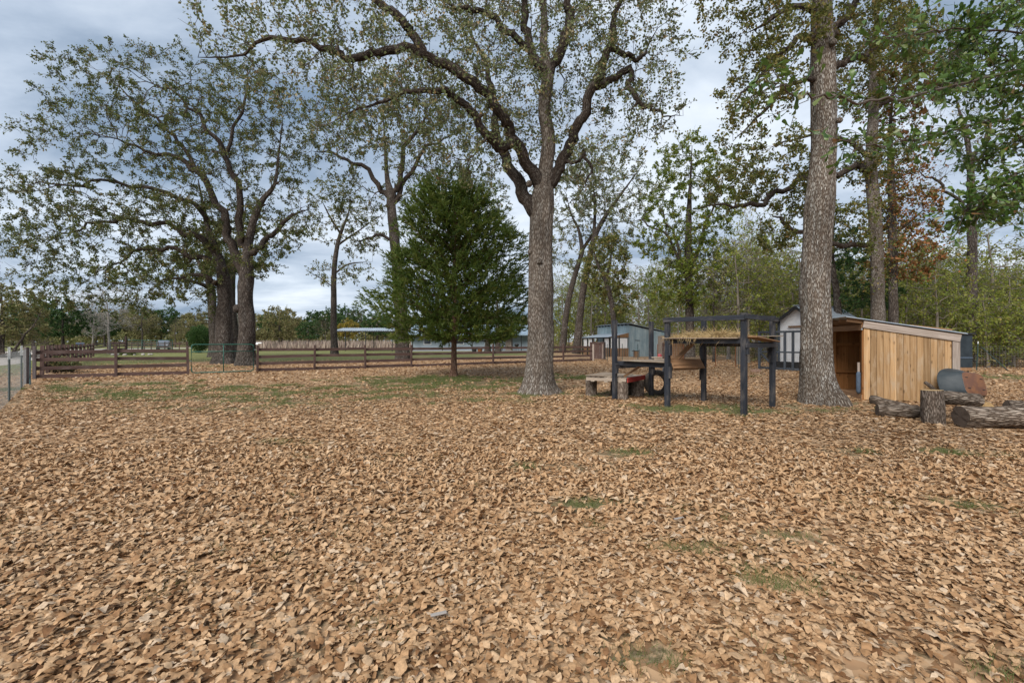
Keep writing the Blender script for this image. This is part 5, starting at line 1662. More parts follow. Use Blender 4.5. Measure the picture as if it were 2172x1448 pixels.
sp0 = np.concatenate([sp0, ex_p]); sd_ = np.concatenate([sd_, ex_d]); sl = np.concatenate([sl, rc_.uniform(.2, .5, len(ex_p))])
srcs = np.concatenate([srcs, np.zeros(len(ex_p), int)])
nb = 12
rep = np.repeat(np.arange(len(srcs)), nb)
tt = rc_.random(len(rep))
c = sp0[rep] + sd_[rep] * (sl[rep] * tt)[:, None]
bd = nrm(sd_[rep] + rc_.normal(0, .48, (len(rep), 3)))
v, f = place_leaves(BLADE, c, bd, rc_.uniform(.10, .22, len(rep)), rc_.uniform(.030, .056, len(rep)), rc_)
rn = np.clip(np.repeat(rc_.random(len(srcs)), nb) * .7 + rc_.random(len(rep)) * .3, 0, 1)
mk('crown', v, f, M['cedarleaf'], root, fattrs={'rnd': rn})

# ------------------------------------------------------------------ repeated background trees
def ell(n, c, r, rng):
    return np.asarray(c) + rand_dirs(n, rng) * (rng.random((n, 1)) ** .4) * np.asarray(r)


def template(name, label, cat, H, r, A, seed, barkm, leafm, **kw):
    rr_ = rg(seed)
    t = simple_trunk((0, 0), H * .8, r, rr_, kw.pop('lean', .08))
    return make_tree(name, label, cat, t, [], A, 0, rr_, barkm, barkm, leafm, limb_parts=False, sides=10, **kw)


r1 = rg(81)
SLEN = 'slender yellow-green woodland tree in the thicket behind the pens'
T = {}
T['u1'] = template('woodland_tree', SLEN, 'tree', 7.0, .09, np.concatenate([ell(230, (0, 0, 4.6), (1.8, 1.8, 2.2), r1), ell(90, (.6, .2, 2.6), (1.3, 1.3, 1.2), r1)]), 82, M['bark_u'], M['under'], step=.35, kill=.55, twigs=2, twl=.6, leaves=7, leafL=.13, leafW=.09, r0=.010, bare=.2)
T['u2'] = template('woodland_tree', SLEN, 'tree', 9.0, .11, np.concatenate([ell(220, (.3, 0, 6.2), (2.0, 2.0, 2.6), r1), ell(80, (-.6, 0, 3.2), (1.4, 1.4, 1.4), r1)]), 83, M['bark_u'], M['under'], step=.4, kill=.6, twigs=2, twl=.7, leaves=5, leafL=.14, leafW=.095, r0=.011, bare=.35)
T['u3'] = template('woodland_tree', SLEN, 'tree', 4.5, .06, np.concatenate([ell(240, (0, 0, 2.6), (1.8, 1.7, 1.6), r1), ell(80, (.5, 0, 1.3), (1.5, 1.4, .8), r1)]), 84, M['bark_u'], M['under'], step=.3, kill=.45, twigs=2, twl=.55, leaves=9, leafL=.12, leafW=.085, r0=.008, bare=.2)
T['b1'] = template('bare_tree', 'pale bare tree', 'tree', 9.0, .13, ell(420, (0, 0, 5.8), (3.2, 3.2, 3.2), r1), 85, M['bark_p'], None, step=.35, kill=.5, twigs=3, twl=.75, r0=.018, lean=.14)
T['b2'] = template('bare_tree', 'dark bare tree', 'tree', 8.5, .15, ell(380, (.4, 0, 5.6), (3.0, 3.0, 2.9), r1), 86, M['bark_d'], M['underd'], step=.38, kill=.55, twigs=3, twl=.65, leaves=2, leafL=.11, leafW=.07, r0=.008, bare=.7, lean=.16)
T['o1'] = template('distant_oak', 'distant green oak', 'tree', 9.0, .25, np.concatenate([ell(320, (0, 0, 5.6), (3.8, 3.8, 3.0), r1), ell(90, (1, 0, 3.4), (3.6, 3.4, 1.2), r1)]), 87, M['bark_d'], M['green'], step=.5, kill=.75, twigs=2, twl=.7, leaves=14, leafL=.28, leafW=.20, r0=.012)
T['o2'] = template('distant_oak', 'distant dull oak', 'tree', 8.0, .25, np.concatenate([ell(320, (0, 0, 5.0), (4.0, 4.0, 2.7), r1), ell(110, (-1, 0, 2.6), (3.8, 3.6, 1.2), r1)]), 88, M['bark_d'], M['underd'], step=.5, kill=.75, twigs=3, twl=.8, leaves=10, leafL=.25, leafW=.17, r0=.012, bare=.15)
T['y1'] = template('yellow_tree', 'small yellow autumn tree', 'tree', 5.0, .09, ell(240, (0, 0, 3.3), (1.7, 1.7, 1.6), r1), 89, M['bark_s'], M['yellow'], step=.35, kill=.55, twigs=2, twl=.5, leaves=12, leafL=.19, leafW=.14, r0=.008)
USED = set()


def put(key, px, Y, s, rz=None, label=None, group=None, sz=None, X=None):
    x = (px - 1086) / FPX * Y if X is None else X
    rz = random.uniform(0, 6.28) if rz is None else rz
    sc_ = (s, s, (sz or s))
    lb = label or T[key]['label']
    if key not in USED:
        USED.add(key)
        o = T[key]
        o.location = (x, Y, 0); o.rotation_euler = (0, 0, rz); o.scale = sc_
        tag(o, lb, o['category'], group)
        return o
    return copy_tree(T[key], (x, Y, 0), rz, sc_, lb, group)


# left and middle distance
put('b1', 232, 56, 1.15, label='pale grey bare tree behind the side yard fence', sz=1.0)
put('b1', 196, 60, .80, label='smaller pale bare tree beside the wide grey bare tree', sz=.72)
put('b2', 302, 74, .95, label='dark gnarled bare tree by the far pipe gate', sz=.95)
put('o1', 134, 54, .72, label='small dark green tree with thick trunk behind the mailbox', sz=.80)
put('o1', 70, 80, 1.0, label='green oak farthest to the left behind the fallen limbs')
put('o2', 2, 46, .95, label='dull brown oak at the left edge behind the fallen limbs')
put('o2', 400, 130, 1.05, label='olive brown tree behind the far fence, left of round bush')
put('b2', 372, 112, .90, label='low brown bare tree behind the parked car')
put('o2', 593, 98, 1.05, label='broad brown leafless-looking tree in the dry field', sz=1.2)
put('b2', 690, 104, .85, label='greyish bare tree just left of the slim dark tree')
put('y1', 740, 92, 1.25, label='small yellow tree seen under the carport roof')
put('o1', 655, 118, .85, label='dark green tree behind the dry field, centre of the gap')
put('o1', 800, 150, 1.35, label='tall green tree above the right end of the carport')
put('o1', 728, 160, 1.35, label='distant green tree directly behind the slim dark tree')
put('b1', 498, 92, .9, label='pale bare stems seen between the left oak trunks', sz=.9)
FARG, FARL = 'far tree line', 'distant tree in the hazy line along the horizon'
for i in range(60):
    px = -80 + i * 20.5 + random.uniform(-10, 10)
    Y = random.uniform(140, 215)
    put(random.choice(['o2', 'o2', 'o1', 'b2']), px, Y, random.uniform(1.25, 1.8) * Y / 170, label=FARL, group=FARG)
# woods at the right
WG = 'woodland trees in the thicket'
for i in range(150):
    px = random.uniform(1165, 2330)
    Y = random.uniform(29, 66) if px > 1560 else random.uniform(50, 74)
    if 1235 < px < 1470 and Y < 57:
        Y = random.uniform(57, 76)
    s = random.uniform(1.0, 1.6) if Y > 38 else random.uniform(.95, 1.3)
    hk = .78 if px > 1650 and Y < 48 else 1.0
    put(random.choice(['u1', 'u1', 'u2', 'u2', 'u3']), px, Y, s * .95, label=SLEN, group=WG, sz=s * hk * random.uniform(.9, 1.3))
for px, Y in ((1985, 25.6), (2030, 26.5), (2095, 25.8), (2150, 26.4), (2200, 25.8), (1925, 27), (1830, 28), (1960, 29), (2010, 28.3), (2060, 29.5), (2140, 27.6), (2250, 26.5), (2120, 29), (2180, 30), (1680, 29.5), (1720, 30.5)):
    put(random.choice(['u3', 'u1']), px, Y, random.uniform(.8, 1.1), label=SLEN, group=WG, sz=random.uniform(.85, 1.1))
put('b1', 1545, 38, 1.0, label='pale bare tree leaning behind the climbing frame top rail', sz=1.15)
put('b2', 1612, 40, 1.05, label='dark twiggy tree left of the white coop', sz=1.2)
put('b2', 1515, 33, .62, label='small dark bare tree right of the vine clad tree', sz=.95)
put('b1', 1340, 70, 1.35, label='tall pale bare tree far behind the tin shed', sz=1.5)
put('u2', 1375, 48, 1.0, label='thin olive tree behind the tin shed roof', sz=1.1)

# low tangle under the woods
ru = rg(91)
n = 26000
X = ru.uniform(6, 62, n); Yy = ru.uniform(25.2, 78, n)
k1 = (X / Yy > .02) & ~((X < 17.2) & (Yy < 52)) & (X / Yy < 1.35)
X, Yy = X[k1], Yy[k1]
hh = (.25 + 1.25 * np.clip(fbm(X, Yy, .22, 2, 4.4) + .45, 0, 1)) * ru.random(len(X)) ** .7
c = np.stack([X, Yy, hh + .05], -1)
v, f = place_leaves(LEAF2, c, rand_dirs(len(c), ru), ru.uniform(.14, .30, len(c)), ru.uniform(.08, .17, len(c)), ru)
sel = ru.random(len(c)) < .3
tw0 = c[sel]; tw1 = tw0 + rand_dirs(sel.sum(), ru) * ru.uniform(.3, 1.0, (sel.sum(), 1)); tw0 = tw0 * np.array([1, 1, .4])
tag(mk('undergrowth', v, f, M['underd'], fattrs={'rnd': np.repeat(ru.random(len(c)), 2)}), 'tangled brown and green undergrowth beneath the woods', kind='stuff')
v2, f2 = prisms(tw0, tw1, np.full(len(tw0), .010), np.full(len(tw0), .005))
tag(mk('brushwood', v2, f2, M['bark_s'], attrs={'bk': v2}), 'thin dead stems standing in the undergrowth', kind='stuff')
# far wood closing the view
n = 28000
X = ru.uniform(8, 150, n); Yy = ru.uniform(78, 120, n)
top = 7.5 + 5.0 * (fbm(X, Yy * .2, .12, 3, 1.7) + .2)
c = np.stack([X, Yy, top * ru.random(n) ** 1.1], -1)
v, f = place_leaves(LEAF2, c, rand_dirs(n, ru), ru.uniform(.3, .7, n), ru.uniform(.2, .4, n), ru)
tag(mk('far_woodland', v, f, M['underd'], fattrs={'rnd': np.repeat(np.clip(ru.random(n) * .7, 0, 1), 2)}), 'far brown-green woodland closing the view behind the pens', kind='stuff')
# tall dry grass of the field
n = 10000
Yy = ru.uniform(88, 132, n); X = Yy * ru.uniform(-.58, .08, n)
c = np.stack([X, Yy, np.zeros(n)], -1)
dd = nrm(ru.normal(0, .22, (n, 3)) * np.array([1, 1, .2]) + np.array([0, 0, 1.0]))
v, f = place_leaves(BLADE, c, dd, ru.uniform(.9, 2.1, n), ru.uniform(.18, .4, n), ru)
tag(mk('tall_dry_grass', v, f, M['drygrass'], fattrs={'rnd': ru.random(n)}), 'tall pinkish brown dry grass of the far field', kind='stuff')

# low far scrub under the tree line across the left
n = 26000
Yy = ru.uniform(150, 215, n); X = Yy * ru.uniform(-1.3, .12, n)
top = 4.0 + 3.5 * (fbm(X, Yy * .3, .06, 3, 5.7) + .3)
c = np.stack([X, Yy, top * ru.random(n) ** .8], -1)
v, f = place_leaves(LEAF2, c, rand_dirs(n, ru), ru.uniform(.6, 1.3, n), ru.uniform(.4, .8, n), ru)
tag(mk('far_scrub', v, f, M['underd'], fattrs={'rnd': np.repeat(np.clip(ru.random(n) * .7, 0, 1), 2)}), 'far brown-green scrub under the distant tree line', kind='stuff')

# ------------------------------------------------------------------ climbing frame
PP = {1: V3(2.64, 11.70, 0), 2: V3(3.84, 12.55, 0), 3: V3(3.56, 10.42, 0), 4: V3(4.77, 11.32, 0), 5: V3(4.68, 9.18, 0), 6: V3(5.93, 10.36, 0)}
fu, fv = nrm(PP[5] - PP[1]), nrm(PP[4] - PP[3])
fr = empty('climbing_frame', PP[3], 'black timber climbing frame with two decks and plank ramps for goats', 'climbing frame')
for k, q in PP.items():
    MB().board(q - V3(0, 0, .02), q + V3(0, 0, 2.05 + (.03 if k in (5, 6) else 0)), .105, .105, up=tuple(fu), ch=.008).build('post', M['black'], fr)


def beam(a, b, z, t=.09, w=.04, off=None, name='beam', ext=.05, mat='black'):
    d = nrm(b - a)
    o = V3(0, 0, 0) if off is None else np.asarray(off)
    return MB().board(a - d * ext + o + V3(0, 0, z), b + d * ext + o + V3(0, 0, z), w, t).build(name, M[mat], fr)


ofr, obk = -fv * .074, fv * .074
beam(PP[3], PP[5], 1.985, .10, .04, ofr, 'top_rail')
beam(PP[5], PP[6], 2.00, .10, .04, fu * .077, 'top_rail', .12)
beam(PP[3], PP[5], 1.505, .10, .04, -ofr, 'deck_beam')
beam(PP[4], PP[6], 1.43, .10, .04, ofr, 'deck_beam')
beam(PP[5], PP[6], 1.42, .09, .04, fu * .077, 'deck_beam', .08)
beam(PP[3], PP[4], 1.505, .09, .04, fu * .077, 'deck_beam')
beam(PP[1], PP[3], .945, .12, .04, -ofr, 'deck_beam')
beam(PP[2], PP[4], .86, .10, .04, ofr, 'deck_beam')
beam(PP[3], PP[4], .86, .10, .04, -fu * .077, 'deck_beam')
beam(PP[1], PP[2], .86, .10, .04, fu * .077, 'deck_beam')
for k, z in ((1, .80), (2, .70), (3, .78), (4, .66), (3, 1.30), (4, 1.25), (5, 1.36), (6, 1.22)):
    q = PP[k] + fu * .073 * (1 if k in (1, 3, 5, 2) else -1)
    MB().board(q + V3(0, 0, z - .12), q + V3(0, 0, z + .14), .09, .04, up=tuple(fu)).build('cleat', M['black'], fr)
for k, z in ((4, 1.26), (6, 1.20)):
    q = PP[k] - fv * .075
    MB().board(q + V3(0, 0, z - .18), q + V3(0, 0, z + .16), .09, .04, up=tuple(fv)).build('cleat', M['black'], fr)
# decks
def deck(corners, z0, n, mat, name, th=.022, sag=None, gap=.006):
    a, b, c, d = corners        # a->b along boards, a->d across
    for i in range(n):
        t = (i + .5) / n
        p = a + (d - a) * t; q = b + (c - b) * t
        w = np.linalg.norm(d - a) / n - gap
        zz_ = z0 + random.uniform(-.006, .008)
        MB().board(p + V3(0, 0, zz_), q + V3(0, 0, zz_ + random.uniform(-.01, .01)), w, th).build(name, M[mat], fr)


deck([PP[3] - fu * .10 - fv * .10, PP[5] - fv * .10 - fu * .10, PP[6] + fv * .06 - fu * .10, PP[4] + fv * .06 - fu * .10], 1.575, 3, 'ply', 'upper_deck_board')
MB().board(PP[5] + fu * .02 + fv * .16 + V3(0, 0, 1.60), PP[6] + fu * .05 - fv * .12 + V3(0, 0, 1.50), .32, .022, up=(0, 0, 1)).build('loose_deck_board', M['pine'], fr)
MB().board(PP[5] + fv * .7 - fu * .3 + V3(0, 0, 1.605), PP[6] + fv * .25 - fu * .05 + V3(0, 0, 1.625), .36, .02).build('loose_deck_board', M['ply'], fr)
deck([PP[1] + fu * .28 - fv * .10, PP[3] - fv * .10 - fu * .03, PP[4] + fv * .05 - fu * .03, PP[2] + fv * .05 + fu * .28], 1.022, 2, 'ply', 'lower_deck_board')
MB().board(PP[3] + fu * .02 + fv * .12 + V3(0, 0, .99), PP[4] + fu * .03 - fv * .10 + V3(0, 0, .955), .25, .02, up=(fu[0], fu[1], .6)).build('sagging_deck_board', M['pine'], fr)
MB().board(PP[3] + fu * .05 + fv * .15 + V3(0, 0, .90), PP[4] + fu * .05 - fv * .35 + V3(0, 0, .88), .03, .14).build('deck_edge_board', M['pine'], fr)
MB().board(P(1470, 726, 10.9), P(1432, 765, 10.75), .10, .045, up=(.3, -.3, 1)).build('ramp_plank', M['pine'], fr)
MB().board(P(1358, 776, 11.75), P(1325, 797, 11.95), .18, .05, up=(.3, -.3, 1)).build('ramp_plank', M['pine'], fr)

# hay lying on the upper deck
rh = rg(101)
ctr = (PP[3] + PP[5] + PP[4] + PP[6]) / 4 - fu * .15
n = 4200
a_ = rh.uniform(-.78, .55, n); b_2 = rh.uniform(-.72, .55, n)
hgt = .10 * np.clip(1 - (a_ / .85)**2, 0, 1) * np.clip(1 - (b_2 / .8)**2, 0, 1) * (.65 + .6 * rh.random(n))
c = ctr[None] + fu[None] * a_[:, None] + fv[None] * b_2[:, None] + np.stack([0*a_, 0*a_, 1.592 + hgt * rh.random(n) ** .5], -1)
dd = nrm(rh.normal(size=(n, 3)) * np.array([1, 1, .30]))
v, f = place_leaves(BLADE, c, dd, rh.uniform(.12, .36, n), rh.uniform(.007, .015, n), rh)
m2 = 90
a2 = rh.uniform(-.75, .1, m2)
c2 = ctr[None] + fu[None] * a2[:, None] - fv[None] * .86 + V3(0, 0, 1.6)[None]
dd2 = nrm(np.stack([rh.normal(0, .5, m2), rh.normal(-.3, .3, m2), rh.normal(-.8, .3, m2)], -1))
v2, f2 = place_leaves(BLADE, c2, dd2, rh.uniform(.08, .24, m2), .010, rh)
tag(mk('hay', np.concatenate([v, v2]), np.concatenate([f, f2 + len(v)]), M['hay'], fattrs={'rnd': rh.random(n + m2)}), 'loose straw-coloured hay heaped on the upper deck', kind='stuff')
MB().board(P(1371, 762, 11.7), P(1384, 762, 11.6), .16, .03).board(P(1375, 765, 11.68), P(1380, 765, 11.65), .08, .06)
sb_ = MB().board(PP[1] * .52 + PP[4] * .48 + V3(-.12, .05, 1.095), PP[1] * .52 + PP[4] * .48 + V3(.14, .02, 1.095), .12, .025).board(PP[1] * .52 + PP[4] * .48 + V3(-.02, .03, 1.036), PP[1] * .52 + PP[4] * .48 + V3(-.02, .03, 1.082), .09, .07).build('wood_scrap', M['pallet'])
tag(sb_, 'small scrap of wood lying on the lower deck', 'wood scrap')

# pallet on stumps
pe = empty('pallet', (2.9, 12.3, 0), 'weathered wooden pallet with a red painted end, laid on stumps', 'pallet')
pf, pu, pvv = V3(2.94, 11.62, 0), nrm(V3(-.86, .52, 0)), nrm(V3(.58, .81, 0))
PLn, PWd, zt0 = 1.12, 1.28, .57
for i in range(8):
    t = (i + .5) / 8
    q = pf + pu * (PLn * t)
    MB().board(q + V3(0, 0, zt0 - .011), q + pvv * PWd + V3(0, 0, zt0 - .011), PLn / 8 - .03, .02).build('top_slat', M['pallet'], pe)
for j in (.0, .5, 1.0):
    q = pf + pvv * (.03 + (PWd - .06) * j)
    MB().board(q + pu * .03 + V3(0, 0, zt0 - .066), q + pu * PLn + V3(0, 0, zt0 - .066), .045, .085).build('stringer', M['pallet'], pe)
for i in range(3):
    q = pf + pu * (PLn * (i + .5) / 3)
    MB().board(q + V3(0, 0, zt0 - .121), q + pvv * PWd + V3(0, 0, zt0 - .121), .10, .02).build('bottom_slat', M['pallet'], pe)
MB().board(pf - pu * .012 + V3(0, 0, zt0 - .06), pf + pvv * PWd - pu * .012 + V3(0, 0, zt0 - .06), .024, .125).build('red_end_board', M['red'], pe)
ply = empty('plywood_sheet', pf + pu * .9, 'grey plywood sheets lying on the pallet', 'plywood')
for k, (q0, q1, w) in enumerate(((pf + pu * .50 + pvv * .02, pf + pu * .60 + pvv * 1.22, .62), (pf + pu * .86 - pvv * .05, pf + pu * .98 + pvv * 1.35, .52))):
    MB().board(q0 + V3(0, 0, zt0 + .012 + .013 * k), q1 + V3(0, 0, zt0 + .014 + .013 * k), w, .012).build('sheet', M['ply'], ply)


def log(name, label, a, b, r, seed, endm='cut', cat='log', barkm='bark_log', rings=26, n=30, taper=.96, ridge=.05, group=None, half=False):
    a, b = np.asarray(a, float), np.asarray(b, float)
    rr_ = rg(seed)
    pts = a + (b - a) * np.linspace(0, 1, rings)[:, None]
    rad = r * np.linspace(1, taper, rings)
    V, bk = ring_tube(pts, rad, n)
    V = V.reshape(rings, n, 3); c0 = pts[:, None]
    th = np.arange(n) / n * 6.2832
    ln = np.linspace(0, np.linalg.norm(b - a), rings)
    s = np.array([[mnoise.noise((math.cos(t) * 1.5 + seed, math.sin(t) * 1.5, z * 1.3)) * .12 + mnoise.noise((math.cos(t) * 6 + seed, math.sin(t) * 6, z * 2.5)) * ridge - abs(mnoise.noise((math.cos(t) * 5 + seed * 1.7, math.sin(t) * 5, z * .55))) * ridge * 1.6 for t in th] for z in ln])
    V = c0 + (V - c0) * (1 + s)[..., None]
    if half:
        d_ = nrm(b - a)
        up_ = nrm(np.asarray(half, float))
        h = ((V - c0) * up_).sum(-1)
        V = V - up_ * np.maximum(h - r * .15, 0)[..., None]
    root = empty(name, (float(min(a[0], b[0])), float(a[1]), 0), label, cat, group)
    j, i = np.meshgrid(np.arange(rings - 1), np.arange(n), indexing='ij')
    F = np.stack([j*n+i, j*n+(i+1) % n, (j+1)*n+(i+1) % n, (j+1)*n+i], -1).reshape(-1, 4)
    mk('bark', V.reshape(-1, 3), F, M[barkm], root, attrs={'bk': bk}, smooth=True)
    for e_, (ring, cc) in enumerate(((V[0], pts[0]), (V[-1], pts[-1]))):
        o = ring - nrm(b - a) * (.002 if e_ == 0 else -.002)
        cin = cc + (ring - cc) * .5 + rr_.normal(0, .004, (n, 3))
        VV = np.concatenate([o, cin, cc[None]])
        FF4 = np.array([(q, (q+1) % n, (q+1) % n + n, q + n) for q in range(n)])
        FF3 = np.array([(q + n, (q+1) % n + n, 2 * n) for q in range(n)])
        if e_ == 0:
            FF4, FF3 = FF4[:, ::-1], FF3[:, ::-1]
        mk('cut_face', VV, [FF4, FF3], M[endm], root)
    return root


def stump(label, q, r, h, seed, group='stumps under the pallet', tilt=(0, 0)):
    return log('stump', label, q + V3(0, 0, -.02), q + V3(tilt[0], tilt[1], h), r, seed, 'cut', 'stump', rings=14, n=28, ridge=.09, group=group)


stump('leftmost stump under the pallet', G(1256, 840) * V3(1, 1, 0) + V3(0, .15, 0), .165, .45, 3)
stump('front stump under the pallet, behind leftmost black post', pf + pu * .17 + pvv * .10, .17, .44, 5)
stump('right stump under the red end of the pallet', pf + pvv * .95 + pu * .08, .19, .44, 7)
stump('stump at the back left under the pallet', pf + pu * .70 + pvv * 1.0, .15, .44, 9)
stump('dark rear stump glimpsed under the middle of the pallet', pf + pu * .40 + pvv * 1.05, .14, .44, 11)

# tyre
def lathe(profile, center, ax, n=40):
    ax = nrm(np.asarray(ax, float))
    u = nrm(np.cross(ax, V3(0, 0, 1))); w = np.cross(ax, u)
    V = []
    for k in range(n):
        t = k / n * 6.2832
        for r_, z_ in profile:
            V.append(center + (u * math.cos(t) + w * math.sin(t)) * r_ + ax * z_)
    m2_ = len(profile)
    F = [(k*m2_+i, ((k+1) % n)*m2_+i, ((k+1) % n)*m2_+(i+1) % m2_, k*m2_+(i+1) % m2_) for k in range(n) for i in range(m2_)]
    return V, F


tc_ = V3(4.02, 12.62, .355)
tax = nrm(V3(-.62, -.78, 0))
ty = empty('tyre', (4.02, 12.62, 0), 'worn car tyre standing upright behind the climbing frame', 'tyre')
prof = [(.35, -.07), (.355, -.04), (.347, -.036), (.347, -.030), (.357, -.026), (.357, -.004), (.348, -.001), (.348, .004), (.357, .007), (.357, .03), (.348, .034), (.348, .039), (.355, .043), (.35, .075), (.325, .10), (.27, .105), (.225, .085), (.215, .07), (.225, .055), (.29, .05), (.325, .03), (.325, -.03), (.29, -.05), (.225, -.055), (.215, -.07), (.225, -.085), (.27, -.105), (.325, -.10)]
MB().add(*lathe(prof, tc_, tax)).build('carcass', M['rubber'], ty, smooth=True)
tread = MB()
for k in range(56):
    t = k / 56 * 6.2832
    u_ = nrm(np.cross(tax, V3(0, 0, 1))); w_ = np.cross(tax, u_)
    rad_ = u_ * math.cos(t) + w_ * math.sin(t)
    tg_ = -u_ * math.sin(t) + w_ * math.cos(t)
    for z_ in (-.055, .058):
        c_ = tc_ + rad_ * .352 + tax * z_
        tread.board(c_ - tax * .016, c_ + tax * .016 + tg_ * .008, .022, .016, up=tuple(rad_))
o_ = tread.build('tread', M['rubber'], ty); o_['kind'] = 'stuff'

# ------------------------------------------------------------------ logs, wheelbarrow tub and things by the shelter
log('stump', 'upright log stump in front of the wheelbarrow tub', V3(7.70, 8.30, -.02), V3(7.68, 8.32, .61), .172, 21, 'cuty', 'stump', rings=16, n=30, ridge=.07, taper=.95)
log('log', 'long split log lying along the right edge', V3(7.86, 7.98, .19), V3(9.85, 7.72, .20), .19, 23, 'cutd', rings=34, ridge=.14, barkm='logwood')
log('log', 'log resting on the stump with its bark peeling', V3(7.92, 8.56, .46), V3(8.86, 8.66, .38), .135, 25, 'cuty', rings=24, ridge=.12, barkm='logwood')
log('log', 'short dark log end with yellow split face, half behind the others', V3(8.95, 8.62, .20), V3(9.25, 9.05, .17), .16, 27, 'cuty', rings=12, ridge=.08)
log('log', 'pale grey split slab leaning behind the long log', V3(9.30, 8.46, .24), V3(10.15, 8.35, .20), .20, 29, 'cutd', rings=22, ridge=.03, barkm='logwood', half=(-.2, -.75, .65))
lf = log('log', 'forked log lying between the lichened oak and the upright stump', V3(7.32, 9.12, .12), V3(7.92, 8.86, .125), .128, 31, 'cutd', rings=18, ridge=.09, taper=1.02, barkm='logwood')
rr_ = rg(32)
pts = np.linspace(V3(7.30, 9.05, .20), V3(7.30, 9.62, .38), 9) + rr_.normal(0, .006, (9, 3))
pts = np.linspace(V3(7.78, 8.95, .16), V3(7.50, 9.50, .30), 9) + rr_.normal(0, .006, (9, 3))
Vv, bkk = ring_tube(pts, np.linspace(.11, .09, 9), 16)
MB().add(Vv, [(j*16+i, j*16+(i+1) % 16, (j+1)*16+(i+1) % 16, (j+1)*16+i) for j in range(8) for i in range(16)] + [tuple(range(8*16, 9*16))], bkk).build('fork', M['logwood'], lf, smooth=True)
stk = MB().tube([V3(8.05, 8.66, .56), V3(8.00, 8.70, .65), V3(7.93, 8.74, .72)], [.036, .034, .030], 10).build('broken_stick', M['bark_log'], smooth=True)
tag(stk, 'broken branch stub poking up behind the upright stump', 'stick')

# wheelbarrow tub stood on end against the shelter
tb = empty('wheelbarrow_tub', V3(10.35, 10.55, 0), 'upturned blue-grey wheelbarrow tub with rusty underside leaning on the shelter', 'wheelbarrow tub')
TU = nrm(V3(.985, .06, -.13))                # long axis, along the wall
TN = nrm(V3(.08, -.93, .34)); TN = nrm(TN - TU * np.dot(TN, TU))     # out of the underside
TS = np.cross(TU, TN)


def rrect(l0, l1, w0, w1, n=40, p=3.2):
    o = []
    for k in range(n):
        t = k / n * 6.2832
        c_, s_ = math.cos(t), math.sin(t)
        x = math.copysign(abs(c_) ** (2 / p), c_); y = math.copysign(abs(s_) ** (2 / p), s_)
        l = (l0 + l1) / 2 + x * (l1 - l0) / 2
        w = (w0 + (w1 - w0) * (x + 1) / 2) * y
        o.append((l, w))
    return o


tc0 = V3(10.12, 10.80, .50)
lv = [(0.0, rrect(.0, 1.10, .44, .40, p=2.5)), (.02, rrect(.012, 1.09, .43, .39, p=2.5)), (.13, rrect(.12, 1.02, .35, .33, p=2.9)), (.24, rrect(.25, .94, .30, .29, p=3.4)), (.285, rrect(.33, .88, .27, .265, p=5.0)), (.30, rrect(.35, .86, .24, .235, p=5.0))]
V = []
for z_, ring in lv:
    V += [tc0 + TU * l + TS * w + TN * z_ for l, w in ring]
for z_, ring in reversed(lv):
    V += [tc0 + TU * (l * .985 + .007) + TS * w * .985 + TN * (z_ - .006) for l, w in ring]
nl = 40
F = []
tot = len(lv) * 2
for j in range(tot - 1):
    for i in range(nl):
        F.append((j*nl+i, j*nl+(i+1) % nl, (j+1)*nl+(i+1) % nl, (j+1)*nl+i))
rust_f = set()
body = MB().add(V, [q for j, q in enumerate(F) if not (4*nl <= j < 7*nl)]).build('shell', M['tub'], tb, smooth=True)
flo = [tc0 + TU * l + TS * w + TN * (z_ + .001) for (z_, ring) in lv[4:] for l, w in ring] + [tc0 + TU * .60 + TN * .306]
MB().add(flo, [(i, (i+1) % nl, (i+1) % nl + nl, i + nl) for i in range(nl)] + [(i + nl, (i+1) % nl + nl, 2*nl) for i in range(nl)]).build('rusty_underside', M['tubrust'], tb, smooth=True)
rim = [tc0 + TU * l + TS * w for l, w in lv[0][1]]
MB().tube(np.array(rim + rim[:2]), .012, 8, cap=False).build('rolled_rim', M['tub'], tb, smooth=True)
for l, w in ((.42, -.13), (.42, .13), (.78, -.13), (.78, .13)):
    q = tc0 + TU * l + TS * w + TN * .306
    MB().board(q - TU * .03, q + TU * .03, .018, .014, up=tuple(TN)).build('bolt_bracket', M['blackmetal'], tb)
q = tc0 + TU * .17 - TS * .06 + TN * .165
q2 = tc0 + TU * .20 + TS * .10 + TN * .175
MB().board(q, q2, .030, .004, up=tuple(nrm(-TU + TN * .8))).build('white_lettering_strip', M['white'], tb)

# scratching brush on the shelter's front post and the dark hutch behind it
br = empty('scratching_brush', SCn + n_d * .12, 'blue-grey bristle brush standing inside the shelter opening by the post', 'brush')
q = SCn - s_d * .015 + n_d * .17
MB().tube([q + V3(0, 0, .16), q + V3(0, 0, .22), q + V3(0, 0, .66), q + V3(0, 0, .72)], [.035, .055, .055, .03], 12).build('bristles', M['bluefoam'], br, smooth=True)
MB().board(q + V3(0, 0, .70), q + V3(0, 0, .96), .055, .03).build('handle', M['lumber'], br)
ht = empty('hutch', V3(13.6, 13.6, 0), 'dark tarp covered hutch on a wooden base behind the shelter', 'hutch')
h0 = P(2020, 740, 13.6) * V3(1, 1, 0)
MB().box(h0 + V3(.25, .25, 1.22), .62, .6, .98, rz=-.15).build('tarp_cover', M['tarp'], ht)
MB().box(h0 + V3(.25, .25, 1.735), .72, .7, .05, rz=-.15).build('lid', M['blackmetal'], ht)
MB().box(h0 + V3(.26, -.06, 1.02), .5, .02, .03, rz=-.15).build('tarp_fold', M['bluefoam'], ht)
MB().box(h0 + V3(.25, .25, .68), .60, .58, .10, rz=-.15).build('base_board', M['pine'], ht)
